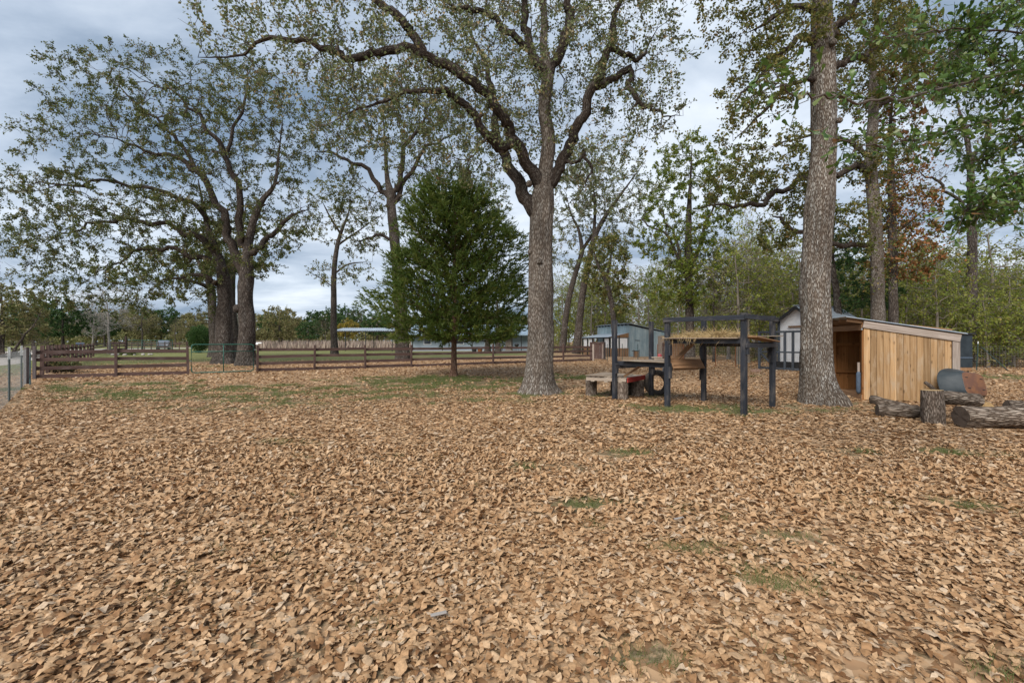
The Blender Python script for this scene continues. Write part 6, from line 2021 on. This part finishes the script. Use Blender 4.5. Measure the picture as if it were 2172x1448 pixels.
for sx in (-.25, .25):
    for sy in (-.22, .22):
        MB().board(h0 + V3(.25 + sx, .25 + sy, 0), h0 + V3(.25 + sx, .25 + sy, .635), .03, .03).build('leg', M['blackmetal'], ht)

# ------------------------------------------------------------------ small things farther off
def ball(name, label, cat, c, r, mat, s=(1, 1, 1)):
    n_, k_ = 12, 18
    u = np.linspace(0, math.pi, n_)[:, None]; t = np.arange(k_) / k_ * 6.2832
    sp = np.stack([np.sin(u) * np.cos(t), np.sin(u) * np.sin(t), np.cos(u) + 0 * t], -1) * r * np.array(s)
    jj, ii = np.meshgrid(np.arange(n_ - 1), np.arange(k_), indexing='ij')
    ff = np.stack([jj*k_+ii, (jj+1)*k_+ii, (jj+1)*k_+(ii+1) % k_, jj*k_+(ii+1) % k_], -1).reshape(-1, 4)
    return tag(mk(name, sp.reshape(-1, 3) + c, ff, mat, smooth=True), label, cat)


def tub_(name, label, cat, c, r, h, mat, taper=.85, rimm=None, handle=False):
    root = empty(name, c, label, cat)
    c = np.asarray(c, float)
    prof = [(r * taper, 0), (r, h), (r * 1.06, h), (r * 1.06, h - .03), (r * .97, h - .03), (r * taper * .95, .03)]
    n = 20
    V, F = [], []
    for k in range(n):
        t = k / n * 6.2832
        for a_, z_ in prof:
            V.append(c + V3(math.cos(t) * a_, math.sin(t) * a_, z_))
    m2_ = len(prof)
    for k in range(n):
        for i in range(m2_ - 1):
            F.append((k*m2_+i, ((k+1) % n)*m2_+i, ((k+1) % n)*m2_+i+1, k*m2_+i+1))
    F.append(tuple((k*m2_ + m2_ - 1) for k in range(n)))
    MB().add(V, F).build('body', mat, root, smooth=False)
    if handle:
        MB().tube([c + V3(math.cos(t) * r, 0, h + math.sin(t) * r * .9) for t in np.linspace(0, math.pi, 9)], .01, 6).build('handle', M['wire'], root)
    return root


ball('ball', 'pink play ball on the ground near the tin shed door', 'ball', P(1399, 753, 40.5) * V3(1, 1, 0) + V3(0, 0, .21), .21, M['pink'])
tub_('barrel', 'teal green plastic barrel between the left oak trunks', 'barrel', P(508, 745, 46) * V3(1, 1, 0), .26, .85, M['teal'], .9)
tub_('bucket', 'black bucket on the lawn behind the board fence', 'bucket', P(1006, 745, 62) * V3(1, 1, 0), .35, .6, M['blackmetal'], .8, handle=True)
tub_('flower_pot', 'orange-brown pot on the lawn beside the black bucket', 'pot', P(1018, 745, 62) * V3(1, 1, 0), .36, .5, M['rust'], .7)
bx = empty('feed_box', P(1348, 755, 43.5) * V3(1, 1, 0), 'small black framed feed box against the tin shed wall', 'box')
q = P(1349, 755, 43.5) * V3(1, 1, 0)
MB().box(q + V3(0, 0, .30), .40, .35, .55).build('box', M['pine'], bx)
for s in (-.24, .24):
    MB().board(q + V3(s, -.2, 0), q + V3(s, -.2, .72), .05, .05).build('leg', M['blackmetal'], bx)
MB().board(q + V3(-.45, -.2, .60), q + V3(.26, -.2, .60), .05, .06).build('bar', M['blackmetal'], bx)
# grill on the house porch lawn
gr = empty('kettle_grill', P(1096, 740, 66) * V3(1, 1, 0), 'black kettle grill in front of the pale blue house', 'grill')
q = P(1096, 740, 66) * V3(1, 1, 0)
MB().add(*lathe([(.0, -.24), (.2, -.2), (.33, -.05), (.35, .05), (.28, .17), (.05, .24)], q + V3(0, 0, .98), V3(0, .02, 1), 20)).build('bowl', M['blackmetal'], gr, smooth=True)
for k in range(3):
    t = k * 2.094 + .4
    MB().tube([q + V3(math.cos(t) * .15, math.sin(t) * .15, .8), q + V3(math.cos(t) * .35, math.sin(t) * .35, 0)], .015, 6).build('leg', M['blackmetal'], gr)
for px, lb in ((1034, 'left trunk of the pair'), (1056, 'right trunk of the pair')):
    q = P(px, 740, 63) * V3(1, 1, 0)
    t_ = simple_trunk(q, 7.5, .42, rg(px), .05)
    make_tree('yard_oak', lb + ' standing before the pale blue house', 'tree', t_, [], ell(160, q + V3(0, 0, 8), (3.4, 3, 2.2), rg(px + 1)), 0, rg(px + 2), M['bark_d'], M['bark_d'], M['oakA'], step=.7, kill=1.1, twigs=2, twl=.8, leaves=7, leafL=.24, leafW=.16, r0=.014, flare=.4, sides=14, limb_parts=False)

# mailbox
q = P(170, 740, 37.6) * V3(1, 1, 0)
mbx = empty('mailbox', q, 'dark blue mailbox on a post above the side yard fence', 'mailbox')
MB().board(q, q + V3(0, 0, 1.18), .10, .10).build('post', M['fence'], mbx)
rot = nrm(V3(.8, .6, 0)); sdx = V3(-rot[1], rot[0], 0)
ring = [(-.11, 0), (.11, 0), (.11, .13), (.08, .2), (0, .235), (-.08, .2), (-.11, .13)]
V = [q + rot * e_ + sdx * x + V3(0, 0, 1.18 + z) for e_ in (-.26, .26) for x, z in ring]
MB().add(V, [(i, (i+1) % 7, (i+1) % 7 + 7, i + 7) for i in range(7)] + [tuple(reversed(range(7))), tuple(range(7, 14))]).build('box', M['plasticblue'], mbx)
MB().board(q + sdx * .12 + V3(0, 0, 1.30), q + sdx * .12 + V3(0, 0, 1.46), .03, .01).build('flag', M['red'], mbx)
# post cap light on the gate hinge post
cpq = seg2[0]
cl_ = MB().box(cpq + V3(0, 0, 1.375), .11, .11, .05).box(cpq + V3(.09, 0, 1.43), .26, .10, .06).build('post_lamp', M['white'])
tag(cl_, 'small pale lamp on top of the post right of the green gate', 'lamp')

# flower bed: stones and spiky plants in the yard
for i in range(13):
    t = i / 13 * 6.2832
    q = P(280, 740, 50) * V3(1, 1, 0) + V3(math.cos(t) * 1.9, math.sin(t) * 1.2, .06)
    b_ = ball('edging_stone', 'pale edging stone ringing the yard flower bed', 'stone', q, random.uniform(.11, .19), M['rock'], (1.2, 1, .7)); b_['group'] = 'flower bed stones'
for px, s, lb in ((263, .8, 'smaller spiky grey-green plant in the yard flower bed'), (281, 1.0, 'larger spiky grey-green plant in the yard flower bed')):
    q = P(px, 740, 50) * V3(1, 1, 0)
    rr_ = rg(px)
    d = nrm(rr_.normal(size=(160, 3)) * np.array([1, 1, .5]) + np.array([0, 0, .8]))
    v, f = place_leaves(BLADE, np.repeat(q[None], 160, 0) + rr_.normal(0, .08, (160, 3)) * np.array([1, 1, 0]), d, rr_.uniform(.5, .9, 160) * s, .07, rr_)
    rt = empty('yucca', q, lb, 'plant')
    mk('leaves', v, f, M['oakE'], rt, fattrs={'rnd': rr_.random(160) * .4})


def shrub(name, label, q, rx, rz, n, leafm, L, seed, cat='shrub', z0=.1):
    rr_ = rg(seed)
    rt = empty(name, q, label, cat)
    u = rand_dirs(n, rr_)
    rad = rr_.random((n, 1)) ** .33
    lum = np.array([mnoise.noise(tuple(x * 2.2 + seed)) for x in u])[:, None] * .22
    c = np.asarray(q) + u * (rad * (1 + lum)) * np.array([rx, rx, rz]) + V3(0, 0, rz + z0)
    c = c[c[:, 2] > .05]
    dd = nrm(c - (np.asarray(q) + V3(0, 0, rz * .7)) + rr_.normal(0, .6, c.shape))
    v, f = place_leaves(LEAF2, c, dd, rr_.uniform(.7, 1.3, len(c)) * L, L * .6, rr_)
    mk('foliage', v, f, leafm, rt, fattrs={'rnd': np.repeat(rr_.random(len(c)), 2)})
    k = 14
    a = np.repeat(np.asarray(q, float)[None], k, 0) + rr_.normal(0, .05, (k, 3)) * np.array([1, 1, 0])
    b = a + nrm(rr_.normal(0, .5, (k, 3)) + np.array([0, 0, 1.0])) * rz * 1.2
    v, f = prisms(a, b, np.full(k, .02), np.full(k, .008))
    o = mk('stems', v, f, M['bark_s'], rt, attrs={'bk': v}); o['kind'] = 'stuff'
    return rt


shrub('round_shrub', 'dense rounded bright green bush left of the big oak trunks', P(422, 738, 60) * V3(1, 1, 0), 1.25, 1.75, 7000, M['green'], .16, 5)
for k, (px, py, s) in enumerate(((118, 797, .55), (135, 796, .5), (150, 794, .45))):
    shrub('low_shrub', ['grey-green low shrub nearest the corner behind the fence', 'middle grey-green low shrub behind the fence', 'last of three grey-green low shrubs behind the fence'][k], P(px, py, 21.6) * V3(1, 1, 0), s * .8, s * .62, 900, M['oakE'], .09, 15 + k)

# fallen dead limbs at the far left
dl = empty('fallen_limbs', P(20, 740, 40) * V3(1, 1, 0), 'tangle of fallen dead limbs beside the gravel road', 'fallen limbs')
rr_ = rg(77)
Q = []
for k in range(9):
    a = P(rr_.uniform(-70, 50), 738, rr_.uniform(37, 44)) * V3(1, 1, 0)
    d = nrm(V3(rr_.normal(.7, .6), rr_.normal(0, .4), rr_.uniform(.05, .55)))
    pts = [a + V3(0, 0, .1)]
    for j in range(10):
        d = nrm(d + rr_.normal(0, .16, 3) + V3(0, 0, -.05))
        nx_ = pts[-1] + d * .5
        nx_[2] = max(nx_[2], .08)
        pts.append(nx_)
    MB().tube(np.array(pts), np.linspace(.13 if k < 4 else .06, .015, 11), 7).build('limb', M['bark_s'] if k % 2 else M['bark_d'], dl, smooth=True)
    Q.append(np.array(pts))
pa = np.concatenate(Q)
src = pa[rr_.integers(0, len(pa), 420)]
dst = src + nrm(rr_.normal(size=(420, 3)) + np.array([0, 0, .3])) * rr_.uniform(.3, 1.3, (420, 1))
dst[:, 2] = np.maximum(dst[:, 2], .03)
v, f = prisms(src, dst, np.full(420, .016), np.full(420, .006))
o = mk('twigs', v, f, M['bark_s'], dl, attrs={'bk': v}); o['kind'] = 'stuff'

# parked car on the road beyond the far fence
cq = P(347, 740, 88) * V3(1, 1, 0)
cr = empty('parked_car', cq, 'silver-grey sport utility car parked behind the far fence', 'car')
ca = R(-58)
cx, cy = V3(math.cos(ca), math.sin(ca), 0), V3(-math.sin(ca), math.cos(ca), 0)


def cpt(x, y, z):
    return cq + cx * x + cy * y + V3(0, 0, z)


def loft(name, secs, mat, parent, smooth=True):
    k = len(secs[0])
    V = [p for s in secs for p in s]
    F = [(j*k+i, j*k+(i+1) % k, (j+1)*k+(i+1) % k, (j+1)*k+i) for j in range(len(secs) - 1) for i in range(k)]
    F += [tuple(reversed(range(k))), tuple(range((len(secs)-1)*k, len(secs)*k))]
    return MB().add(V, F).build(name, mat, parent, smooth=False)


def sec(x, w, z0, z1, wt):
    return [cpt(x, -w, z0), cpt(x, w, z0), cpt(x, w * 1.02, (z0 + z1) / 2), cpt(x, wt, z1), cpt(x, -wt, z1), cpt(x, -w * 1.02, (z0 + z1) / 2)]


loft('body', [sec(-2.35, .80, .45, .85, .78), sec(-2.25, .92, .32, .98, .90), sec(-1.0, .95, .30, 1.05, .93), sec(1.0, .95, .30, 1.05, .93), sec(1.2, .95, .30, 1.02, .90), sec(2.2, .92, .32, .92, .84), sec(2.38, .80, .42, .75, .74)], M['carpaint'], cr)
loft('cabin', [sec(-2.22, .88, .98, 1.1, .86), sec(-2.0, .88, 1.0, 1.68, .70), sec(-.2, .88, 1.03, 1.78, .72), sec(.55, .88, 1.03, 1.72, .70), sec(1.25, .86, 1.0, 1.06, .80)], M['carpaint'], cr)
for s in (-1, 1):
    for x0, x1 in ((-1.85, -1.05), (-.95, -.1), (0.0, .75)):
        MB().add([cpt(x0, s * .885, 1.10), cpt(x1, s * .885, 1.10), cpt(x1 - (.22 if x1 > .5 else 0), s * .775, 1.60), cpt(x0 + .05, s * .775, 1.60),
                  cpt(x0, s * .80, 1.10), cpt(x1, s * .80, 1.10), cpt(x1 - (.22 if x1 > .5 else 0), s * .70, 1.60), cpt(x0 + .05, s * .70, 1.60)],
                 [(0, 1, 2, 3), (7, 6, 5, 4), (0, 4, 5, 1), (1, 5, 6, 2), (2, 6, 7, 3), (3, 7, 4, 0)]).build('side_window', M['glass'], cr)
    for x in (-1.45, 1.45):
        w_ = MB().add(*lathe([(.36, -.11), (.36, .11), (.22, .12), (.22, -.12)], cpt(x, s * .86, .36), cy, 24)).build('wheel', M['rubber'], cr)
        MB().add(*lathe([(.01, -.10), (.21, -.10), (.21, .10), (.01, .10)], cpt(x, s * .88, .36), cy, 20)).build('rim', M['galv'], w_)
    MB().board(cpt(-2.30, s * .80, .82), cpt(-2.24, s * .80, 1.12), .14, .10).build('tail_light', M['taillight'], cr)
    MB().board(cpt(2.28, s * .70, .72), cpt(2.36, s * .70, .78), .26, .12).build('headlight', M['white'], cr)
    MB().box(cpt(.75, s * 1.02, 1.12), .16, .2, .14, rz=ca).build('door_mirror', M['blackmetal'], cr)
MB().add([cpt(-2.245, -.72, 1.12), cpt(-2.245, .72, 1.12), cpt(-2.06, .60, 1.60), cpt(-2.06, -.60, 1.60), cpt(-2.15, -.72, 1.12), cpt(-2.15, .72, 1.12), cpt(-1.96, .60, 1.60), cpt(-1.96, -.60, 1.60)],
         [(3, 2, 1, 0), (4, 5, 6, 7), (0, 1, 5, 4), (1, 2, 6, 5), (2, 3, 7, 6), (3, 0, 4, 7)]).build('rear_window', M['glass'], cr)
MB().board(cpt(-2.40, -.85, .50), cpt(-2.40, .85, .50), .12, .20).build('rear_bumper', M['blackmetal'], cr)
MB().board(cpt(-2.365, -.26, .80), cpt(-2.365, .26, .80), .02, .14).build('number_plate', M['white'], cr)
# paver by the run
for q, lb in ((G(1603, 789), 'pale brick on the leaves beside the coop run corner'),):
    b_ = MB().box(q + V3(0, 0, .07), .42, .22, .15, rz=.3, ch=.012).build('brick_block', M['brick'])
    tag(b_, lb, 'block')

# ------------------------------------------------------------------ fallen leaves and grass
def oak_leaf(stations, W=.62, lob=1.0, cup=.2, bend=.15, twist=.0, seed=0, asym=.1):
    """lobed leaf, length 1 along x, midrib raised; cup and bend curl it"""
    rr_ = rg(seed)
    V = []
    for t, w in stations:
        wl = w * W * (1 + rr_.uniform(-asym, asym)); wr = w * W * (1 + rr_.uniform(-asym, asym))
        for y in (wl, 0.0, -wr):
            z = cup * (abs(y) * 2) ** 1.5 * .5 + bend * math.sin(math.pi * t) * .6 + twist * y * (t - .3)
            z += rr_.normal(0, .02)
            V.append((t + rr_.normal(0, .012), y, z))
    n_ = len(stations)
    F = []
    for i in range(n_ - 1):
        a = i * 3
        F += [(a, a + 3, a + 4), (a, a + 4, a + 1), (a + 1, a + 4, a + 5), (a + 1, a + 5, a + 2)]
    return np.array(V), np.array(F)


S_HI = [(0, .03), (.30, .36), (.44, .22), (.60, .54), (.76, .46), (1.0, .10)]
S_MID = [(0, .06), (.33, .36), (.68, .54), (1.0, .12)]
S_LO = [(0, .08), (.35, .42), (.68, .55), (1.0, .08)]


def tpls(st, k, s0):
    rr_ = rg(s0)
    return [oak_leaf(st, W=rr_.uniform(.44, .62), cup=rr_.uniform(-.9, 1.3), bend=rr_.uniform(-.5, .6), twist=rr_.uniform(-.6, .6), seed=s0 + i) for i in range(k)]


TP_HI, TP_MID, TP_LO = tpls(S_HI, 10, 200), tpls(S_MID, 8, 300), []
TP_LO = [(np.array([(0, 0, 0), (.36, .30 + .1 * k, .12 * (k % 3 - 1)), (.72, .34, .10 + .08 * k), (1, 0, .06), (.70, -.36, .14 - .1 * k), (.34, -.3, .1)]), np.array([(0, 5, 1), (1, 5, 4), (1, 4, 2), (2, 4, 3)])) for k in range(4)]
TP_FAR = [(np.array([(0, 0, 0), (.5, .34, .14), (1, 0, .02), (.5, -.34, .10)]), np.array([(0, 2, 1), (0, 3, 2)]))]
rl_ = rg(500)


def scatter(y0, y1, dens, xm, seedn):
    n = int(dens * xm * (y1**2 - y0**2))
    Yy = np.sqrt(rl_.uniform(y0**2, y1**2, n))
    X = rl_.uniform(-1, 1, n) * (xm * Yy + .35)
    return X, Yy


def coverage(X, Y):
    nz = np.array([mnoise.fractal((a * .9, b * .9, 3.3), 1.0, 2.0, 3) for a, b in zip(X, Y)])
    nf = np.array([mnoise.noise((a * 4.5, b * 4.5, 8.3)) for a, b in zip(X, Y)])
    cov = 1.02 + .26 * nz + .30 * nf - 1.05 * bareness(X, Y)
    beyond = fdist(X, Y)
    cov = cov - .75 * sstep(3, 20, beyond) * (X < 7)
    cov = np.where((X < -9.6) & (X + Y * 1.03 < -.55), cov - .38, cov)       # outside the wire fence: mown verge
    return cov


def rotmats(n, tilt):
    az = rl_.uniform(0, 6.2832, n)
    ta = np.abs(rl_.normal(0, tilt, n)); tb = rl_.uniform(0, 6.2832, n)
    z = np.stack([np.sin(ta) * np.cos(tb), np.sin(ta) * np.sin(tb), np.cos(ta)], -1)
    flip = rl_.random(n) < .45
    z[flip] *= -1
    x = np.stack([np.cos(az), np.sin(az), 0 * az], -1)
    x = nrm(x - (x * z).sum(1, keepdims=True) * z)
    y = np.cross(z, x)
    return np.stack([x, y, z], 1)     # rows: local axes


def in_the_way(X, Y):
    """inside trunks, stumps, logs, walls: no leaf there"""
    bad = np.zeros(len(X), bool)
    for q, r_ in ((G(1143, 833), .50), (V3(7.42, 11.0, 0), .42), (G(962, 799), .16), (V3(7.70, 8.30, 0), .17)):
        bad |= (X - q[0])**2 + (Y - q[1])**2 < r_**2
    rel = np.stack([X - SCn[0], Y - SCn[1]], -1)
    u_, w_ = rel @ s_d[:2], rel @ n_d[:2]
    bad |= (u_ > -.03) & (u_ < SL + .03) & (w_ > -.05) & (w_ < SW + .03)
    bad |= (X > 7.6) & (X < 9.8) & (np.abs(Y - 7.88) < .17)
    return bad


LV, LF, LR = [], [], []
off = 0
kept = []
for (y0, y1, dens, xm, tp, L0, zmax, tilt) in ((1.45, 3.7, 1750, 1.20, TP_HI, .059, .020, .22), (3.7, 6.5, 1080, 1.20, TP_MID, .064, .022, .25), (6.5, 15.0, 600, 1.20, TP_FAR, .076, .026, .30), (15.0, 38.0, 74, 1.24, TP_FAR, .108, .035, .36)):
    X, Yy = scatter(y0, y1, dens, xm, 0)
    cov = coverage(X, Yy)
    k = (rl_.random(len(X)) < np.clip(cov, 0, 1) ** 2.6) & ~in_the_way(X, Yy)
    X, Yy, cov = X[k], Yy[k], cov[k]
    n = len(X)
    L = L0 * np.clip(rl_.normal(1, .30, n), .4, 1.8)
    zt = rl_.random(n)
    Z = .006 + zmax * zt * np.clip(cov, .2, 1.1)
    Rm = rotmats(n, tilt)
    ti = rl_.integers(0, len(tp), n)
    # tone follows height in the carpet: lower leaves darker brown, upper ones paler
    rn = np.clip(.25 + .24 * zt + rl_.normal(.15, .26, n), 0, .985)
    if y0 < 2:
        sc = np.where((np.abs(X / Yy) < 1.08) & (zt > .86) & (Yy > 2.0), Yy, 99)
        kept = np.argsort(sc)[:300]
        single = np.zeros(n, bool); single[kept] = True
        S_DATA = (X[kept], Yy[kept], Z[kept] + .004, Rm[kept], ti[kept], L[kept])
        keepm = ~single
        X, Yy, Z, Rm, ti, L, rn = X[keepm], Yy[keepm], Z[keepm], Rm[keepm], ti[keepm], L[keepm], rn[keepm]
    C = np.stack([X, Yy, Z], -1)
    for t in range(len(tp)):
        s = ti == t
        v, f = tp[t]
        vv = np.einsum('kv,nvw->nkw', v - np.array([.5, 0, 0]), Rm[s]) * L[s][:, None, None] + C[s][:, None]
        vv[..., 2] = np.maximum(vv[..., 2], .002)
        ff = f[None] + (np.arange(s.sum()) * len(v))[:, None, None] + off
        LV.append(vv.reshape(-1, 3)); LF.append(ff.reshape(-1, 3)); LR.append(np.repeat(rn[s], len(f)))
        off += vv.shape[0] * vv.shape[1]
lit_o = mk('leaf_litter', np.concatenate(LV), np.concatenate(LF), M['litter'], fattrs={'rnd': np.concatenate(LR)}, smooth=True)
tag(lit_o, 'thick carpet of tan fallen oak leaves over the pen', kind='stuff')
# the nearest leaves lying on top are pieces of their own
shared = [mesh_np('leaf', v - np.array([.5, 0, 0]), f, M['litter_o'], smooth=True) for v, f in TP_HI]
from mathutils import Matrix
for x, y, z, rm_, t, l in zip(*S_DATA):
    o = bpy.data.objects.new('leaf', shared[int(t)])
    COL.objects.link(o)
    o.parent = ground
    m4 = Matrix([[rm_[c_][r_] * l for c_ in range(3)] + [(x, y, z)[r_]] for r_ in range(3)] + [[0, 0, 0, 1]])
    o.matrix_local = m4

# grass coming through where leaves are thin
Xa, Ya = scatter(1.8, 26, 120, 1.2, 0)
Xb, Yb = scatter(1.9, 9, 450, 1.15, 0)
kb = bareness(Xb, Yb) > .30
X, Yy = np.concatenate([Xa, Xb[kb]]), np.concatenate([Ya, Yb[kb]])
b_g = bareness(X, Yy)
nz = np.array([mnoise.fractal((a * 1.3, b * 1.3, 13.3), 1.0, 2.0, 3) for a, b in zip(X, Yy)])
k = (b_g * 1.0 + .45 * nz > .42 * np.clip(Yy / 7, .55, 1)) & ~in_the_way(X, Yy)
X, Yy = X[k], Yy[k]
rep = np.repeat(np.arange(len(X)), 9)
c = np.stack([X[rep] + rl_.normal(0, .035, len(rep)), Yy[rep] + rl_.normal(0, .035, len(rep)), np.zeros(len(rep))], -1)
dd = nrm(rl_.normal(0, .55, (len(rep), 3)) * np.array([1, 1, .2]) + np.array([0, 0, 1.0]))
far_ = np.clip(c[:, 1] / 9, .6, 2.2)
v, f = place_leaves(BLADE, c, dd, rl_.uniform(.04, .095, len(rep)) * far_ ** .3, .0048 * far_, rl_)
tag(mk('grass', v, f, M['grass'], fattrs={'rnd': rl_.random(len(rep))}), 'short green grass growing through thin spots in the leaves', kind='stuff')
# a few twigs and pale chips lying about
for k_, (px, py, lb) in enumerate(((930, 1322, 'pale bark chip lying on the leaves, nearest the camera'), (1440, 1112, 'pale bark chip on the leaves right of centre'))):
    q = G(px, py) + V3(0, 0, .05)
    b_ = MB().board(q - V3(.04, .01, 0), q + V3(.04, .015, .004), .022, .010, ch=.003).build('bark_chip', M['bark_p'])
    tag(b_, lb, 'bark chip')

# ------------------------------------------------------------------ near water oak reaching in from the right
rn_ = rg(611)
NB = V3(9.0, 4.6, 0)
wo = empty('water_oak', NB, 'near oak outside the frame whose glossy green branches hang in at right', 'tree')
tN_ = np.array([[9.0, 4.6, 0, .26], [8.98, 4.62, 1.5, .22], [8.9, 4.65, 3.0, .20], [8.8, 4.7, 4.6, .17], [8.7, 4.7, 6.2, .12], [8.6, 4.7, 7.6, .06]])
tt_ = catmull(tN_, 5)
Vv, bb = ring_tube(tt_[:, :3], tt_[:, 3], 16)
kk = len(tt_)
mk('trunk', Vv, np.array([(j*16+i, j*16+(i+1) % 16, (j+1)*16+(i+1) % 16, (j+1)*16+i) for j in range(kk-1) for i in range(16)]), M['bark_d'], wo, attrs={'bk': bb}, smooth=True)
paths = [  # stations of the boughs that show: px, py, depth
    [(2640, 150, 4.4), (2380, 130, 4.3), (2172, 150, 4.1), (2000, 190, 3.6), (1860, 215, 3.1), (1740, 205, 2.8), (1660, 190, 2.65), (1600, 186, 2.6)],
    [(2640, 60, 4.6), (2350, 40, 4.4), (2172, 70, 4.3), (2050, 60, 4.1), (1920, 75, 3.9), (1830, 90, 3.7)],
    [(2640, 240, 4.3), (2350, 235, 4.2), (2172, 250, 4.1), (2040, 270, 3.8), (1920, 300, 3.5), (1830, 310, 3.3), (1790, 300, 3.2)],
    [(2640, 380, 4.2), (2330, 330, 4.1), (2200, 350, 4.0), (2130, 390, 3.9), (2080, 430, 3.8), (2050, 445, 3.8)],
    [(2640, -60, 4.8), (2350, -50, 4.6), (2172, 0, 4.4), (2090, 40, 4.2), (2000, 120, 4.0)],
    [(2400, 180, 4.6), (2200, 200, 4.6), (2120, 190, 4.5), (2050, 175, 4.4), (1990, 180, 4.3)],
    [(2400, 300, 4.5), (2230, 280, 4.5), (2140, 310, 4.4), (2060, 340, 4.3)],
    [(2400, 100, 4.8), (2240, 110, 4.8), (2150, 130, 4.7), (2080, 110, 4.6), (2020, 120, 4.5)],
    [(2400, 390, 4.5), (2240, 390, 4.5), (2160, 420, 4.4), (2110, 450, 4.3)],
]
A0, A1, RR, DIR, PT = [], [], [], [], []
for pth in paths:
    w = catmull([P(*q) for q in pth], 6) + 0
    w[1:] += rn_.normal(0, .012, w[1:].shape)
    full = np.vstack([[8.85, 4.68, w[0][2] + .3], w])
    MB().tube(full, np.interp(np.linspace(0, 1, len(full)), [0, .15, .4, 1], [.05, .016, .010, .003]), 7).build('branch', M['bark_s'], wo, smooth=True)
    vis = [p for p in w if (p[0] / p[1]) < 1.28]
    for i in range(1, len(vis)):
        d0 = nrm(vis[i] - vis[i-1])
        frac = i / len(vis)
        ppx = 1086 + FPX * vis[i][0] / vis[i][1]
        for s_ in range(7 if ppx > 2010 else 4 if ppx > 1930 else 2 if ppx > 1820 else 1):
            d = nrm(d0 * .8 + rn_.normal(0, .65, 3) + V3(0, 0, -.05))
            L = rn_.uniform(.08, .26)
            a = vis[i] + rn_.normal(0, .01, 3)
            b = a + d * L
            A0.append(a); A1.append(b); RR.append(.0028)
            nl_ = rn_.integers(4, 8)
            for q in range(nl_):
                t = rn_.random() ** .5
                PT.append(a + (b - a) * t)
                DIR.append(nrm(d * .7 + rn_.normal(0, .6, 3) + V3(0, 0, -.10)))
v, f = prisms(np.array(A0), np.array(A1), np.array(RR), np.array(RR) * .6)
o = mk('twigs', v, f, M['bark_s'], wo, attrs={'bk': v}); o['kind'] = 'stuff'
S_W = [(0, .03), (.34, .14), (.70, .42), (.90, .46), (1.0, .16)]
S_W2 = [(0, .03), (.32, .14), (.52, .34), (.80, .55), (1.0, .12)]
TPW = [oak_leaf(S_W if i % 3 else S_W2, W=.40, cup=rn_.uniform(-.6, .9), bend=rn_.uniform(-.3, .3), twist=rn_.uniform(-.4, .4), seed=700 + i) for i in range(6)]
PT, DIR = np.array(PT), np.array(DIR)
n = len(PT)
Lw = rn_.uniform(.055, .092, n)
up_ = nrm(rn_.normal(0, .6, (n, 3)) + np.array([0, -.25, .8]))
x = DIR
z = nrm(up_ - (up_ * x).sum(1, keepdims=True) * x)
y = np.cross(z, x)
Rm = np.stack([x, y, z], 1)
ti = rn_.integers(0, len(TPW), n)
inv = (PT[:, 0] / PT[:, 1] < 1.12) & (PT[:, 2] < EYE + .74 * PT[:, 1])
order = np.argsort(np.where(inv, PT[:, 1] / Lw * .08, 99))
sing = np.zeros(n, bool); sing[order[:300]] = True
shw = [mesh_np('leaf', v_, f_, M['nearleaf_o'], smooth=True) for v_, f_ in TPW]
VV, FF, rr2 = [], [], []
off = 0
for t in range(len(TPW)):
    s = (ti == t) & ~sing
    v_, f_ = TPW[t]
    vv = np.einsum('kv,nvw->nkw', v_, Rm[s]) * Lw[s][:, None, None] + PT[s][:, None]
    VV.append(vv.reshape(-1, 3)); FF.append((f_[None] + (np.arange(s.sum()) * len(v_))[:, None, None] + off).reshape(-1, 3))
    rr2.append(np.repeat(rn_.random(s.sum()), len(f_)))
    off += vv.shape[0] * vv.shape[1]
crown_w = mk('foliage', np.concatenate(VV), np.concatenate(FF), M['nearleaf'], wo, fattrs={'rnd': np.concatenate(rr2)}, smooth=True)
crown_w['kind'] = 'stuff'
for i in np.where(sing)[0]:
    o = bpy.data.objects.new('leaf', shw[int(ti[i])])
    COL.objects.link(o)
    o.parent = wo
    p = PT[i] - NB
    o.matrix_local = Matrix([[Rm[i][c_][r_] * Lw[i] for c_ in range(3)] + [p[r_]] for r_ in range(3)] + [[0, 0, 0, 1]])
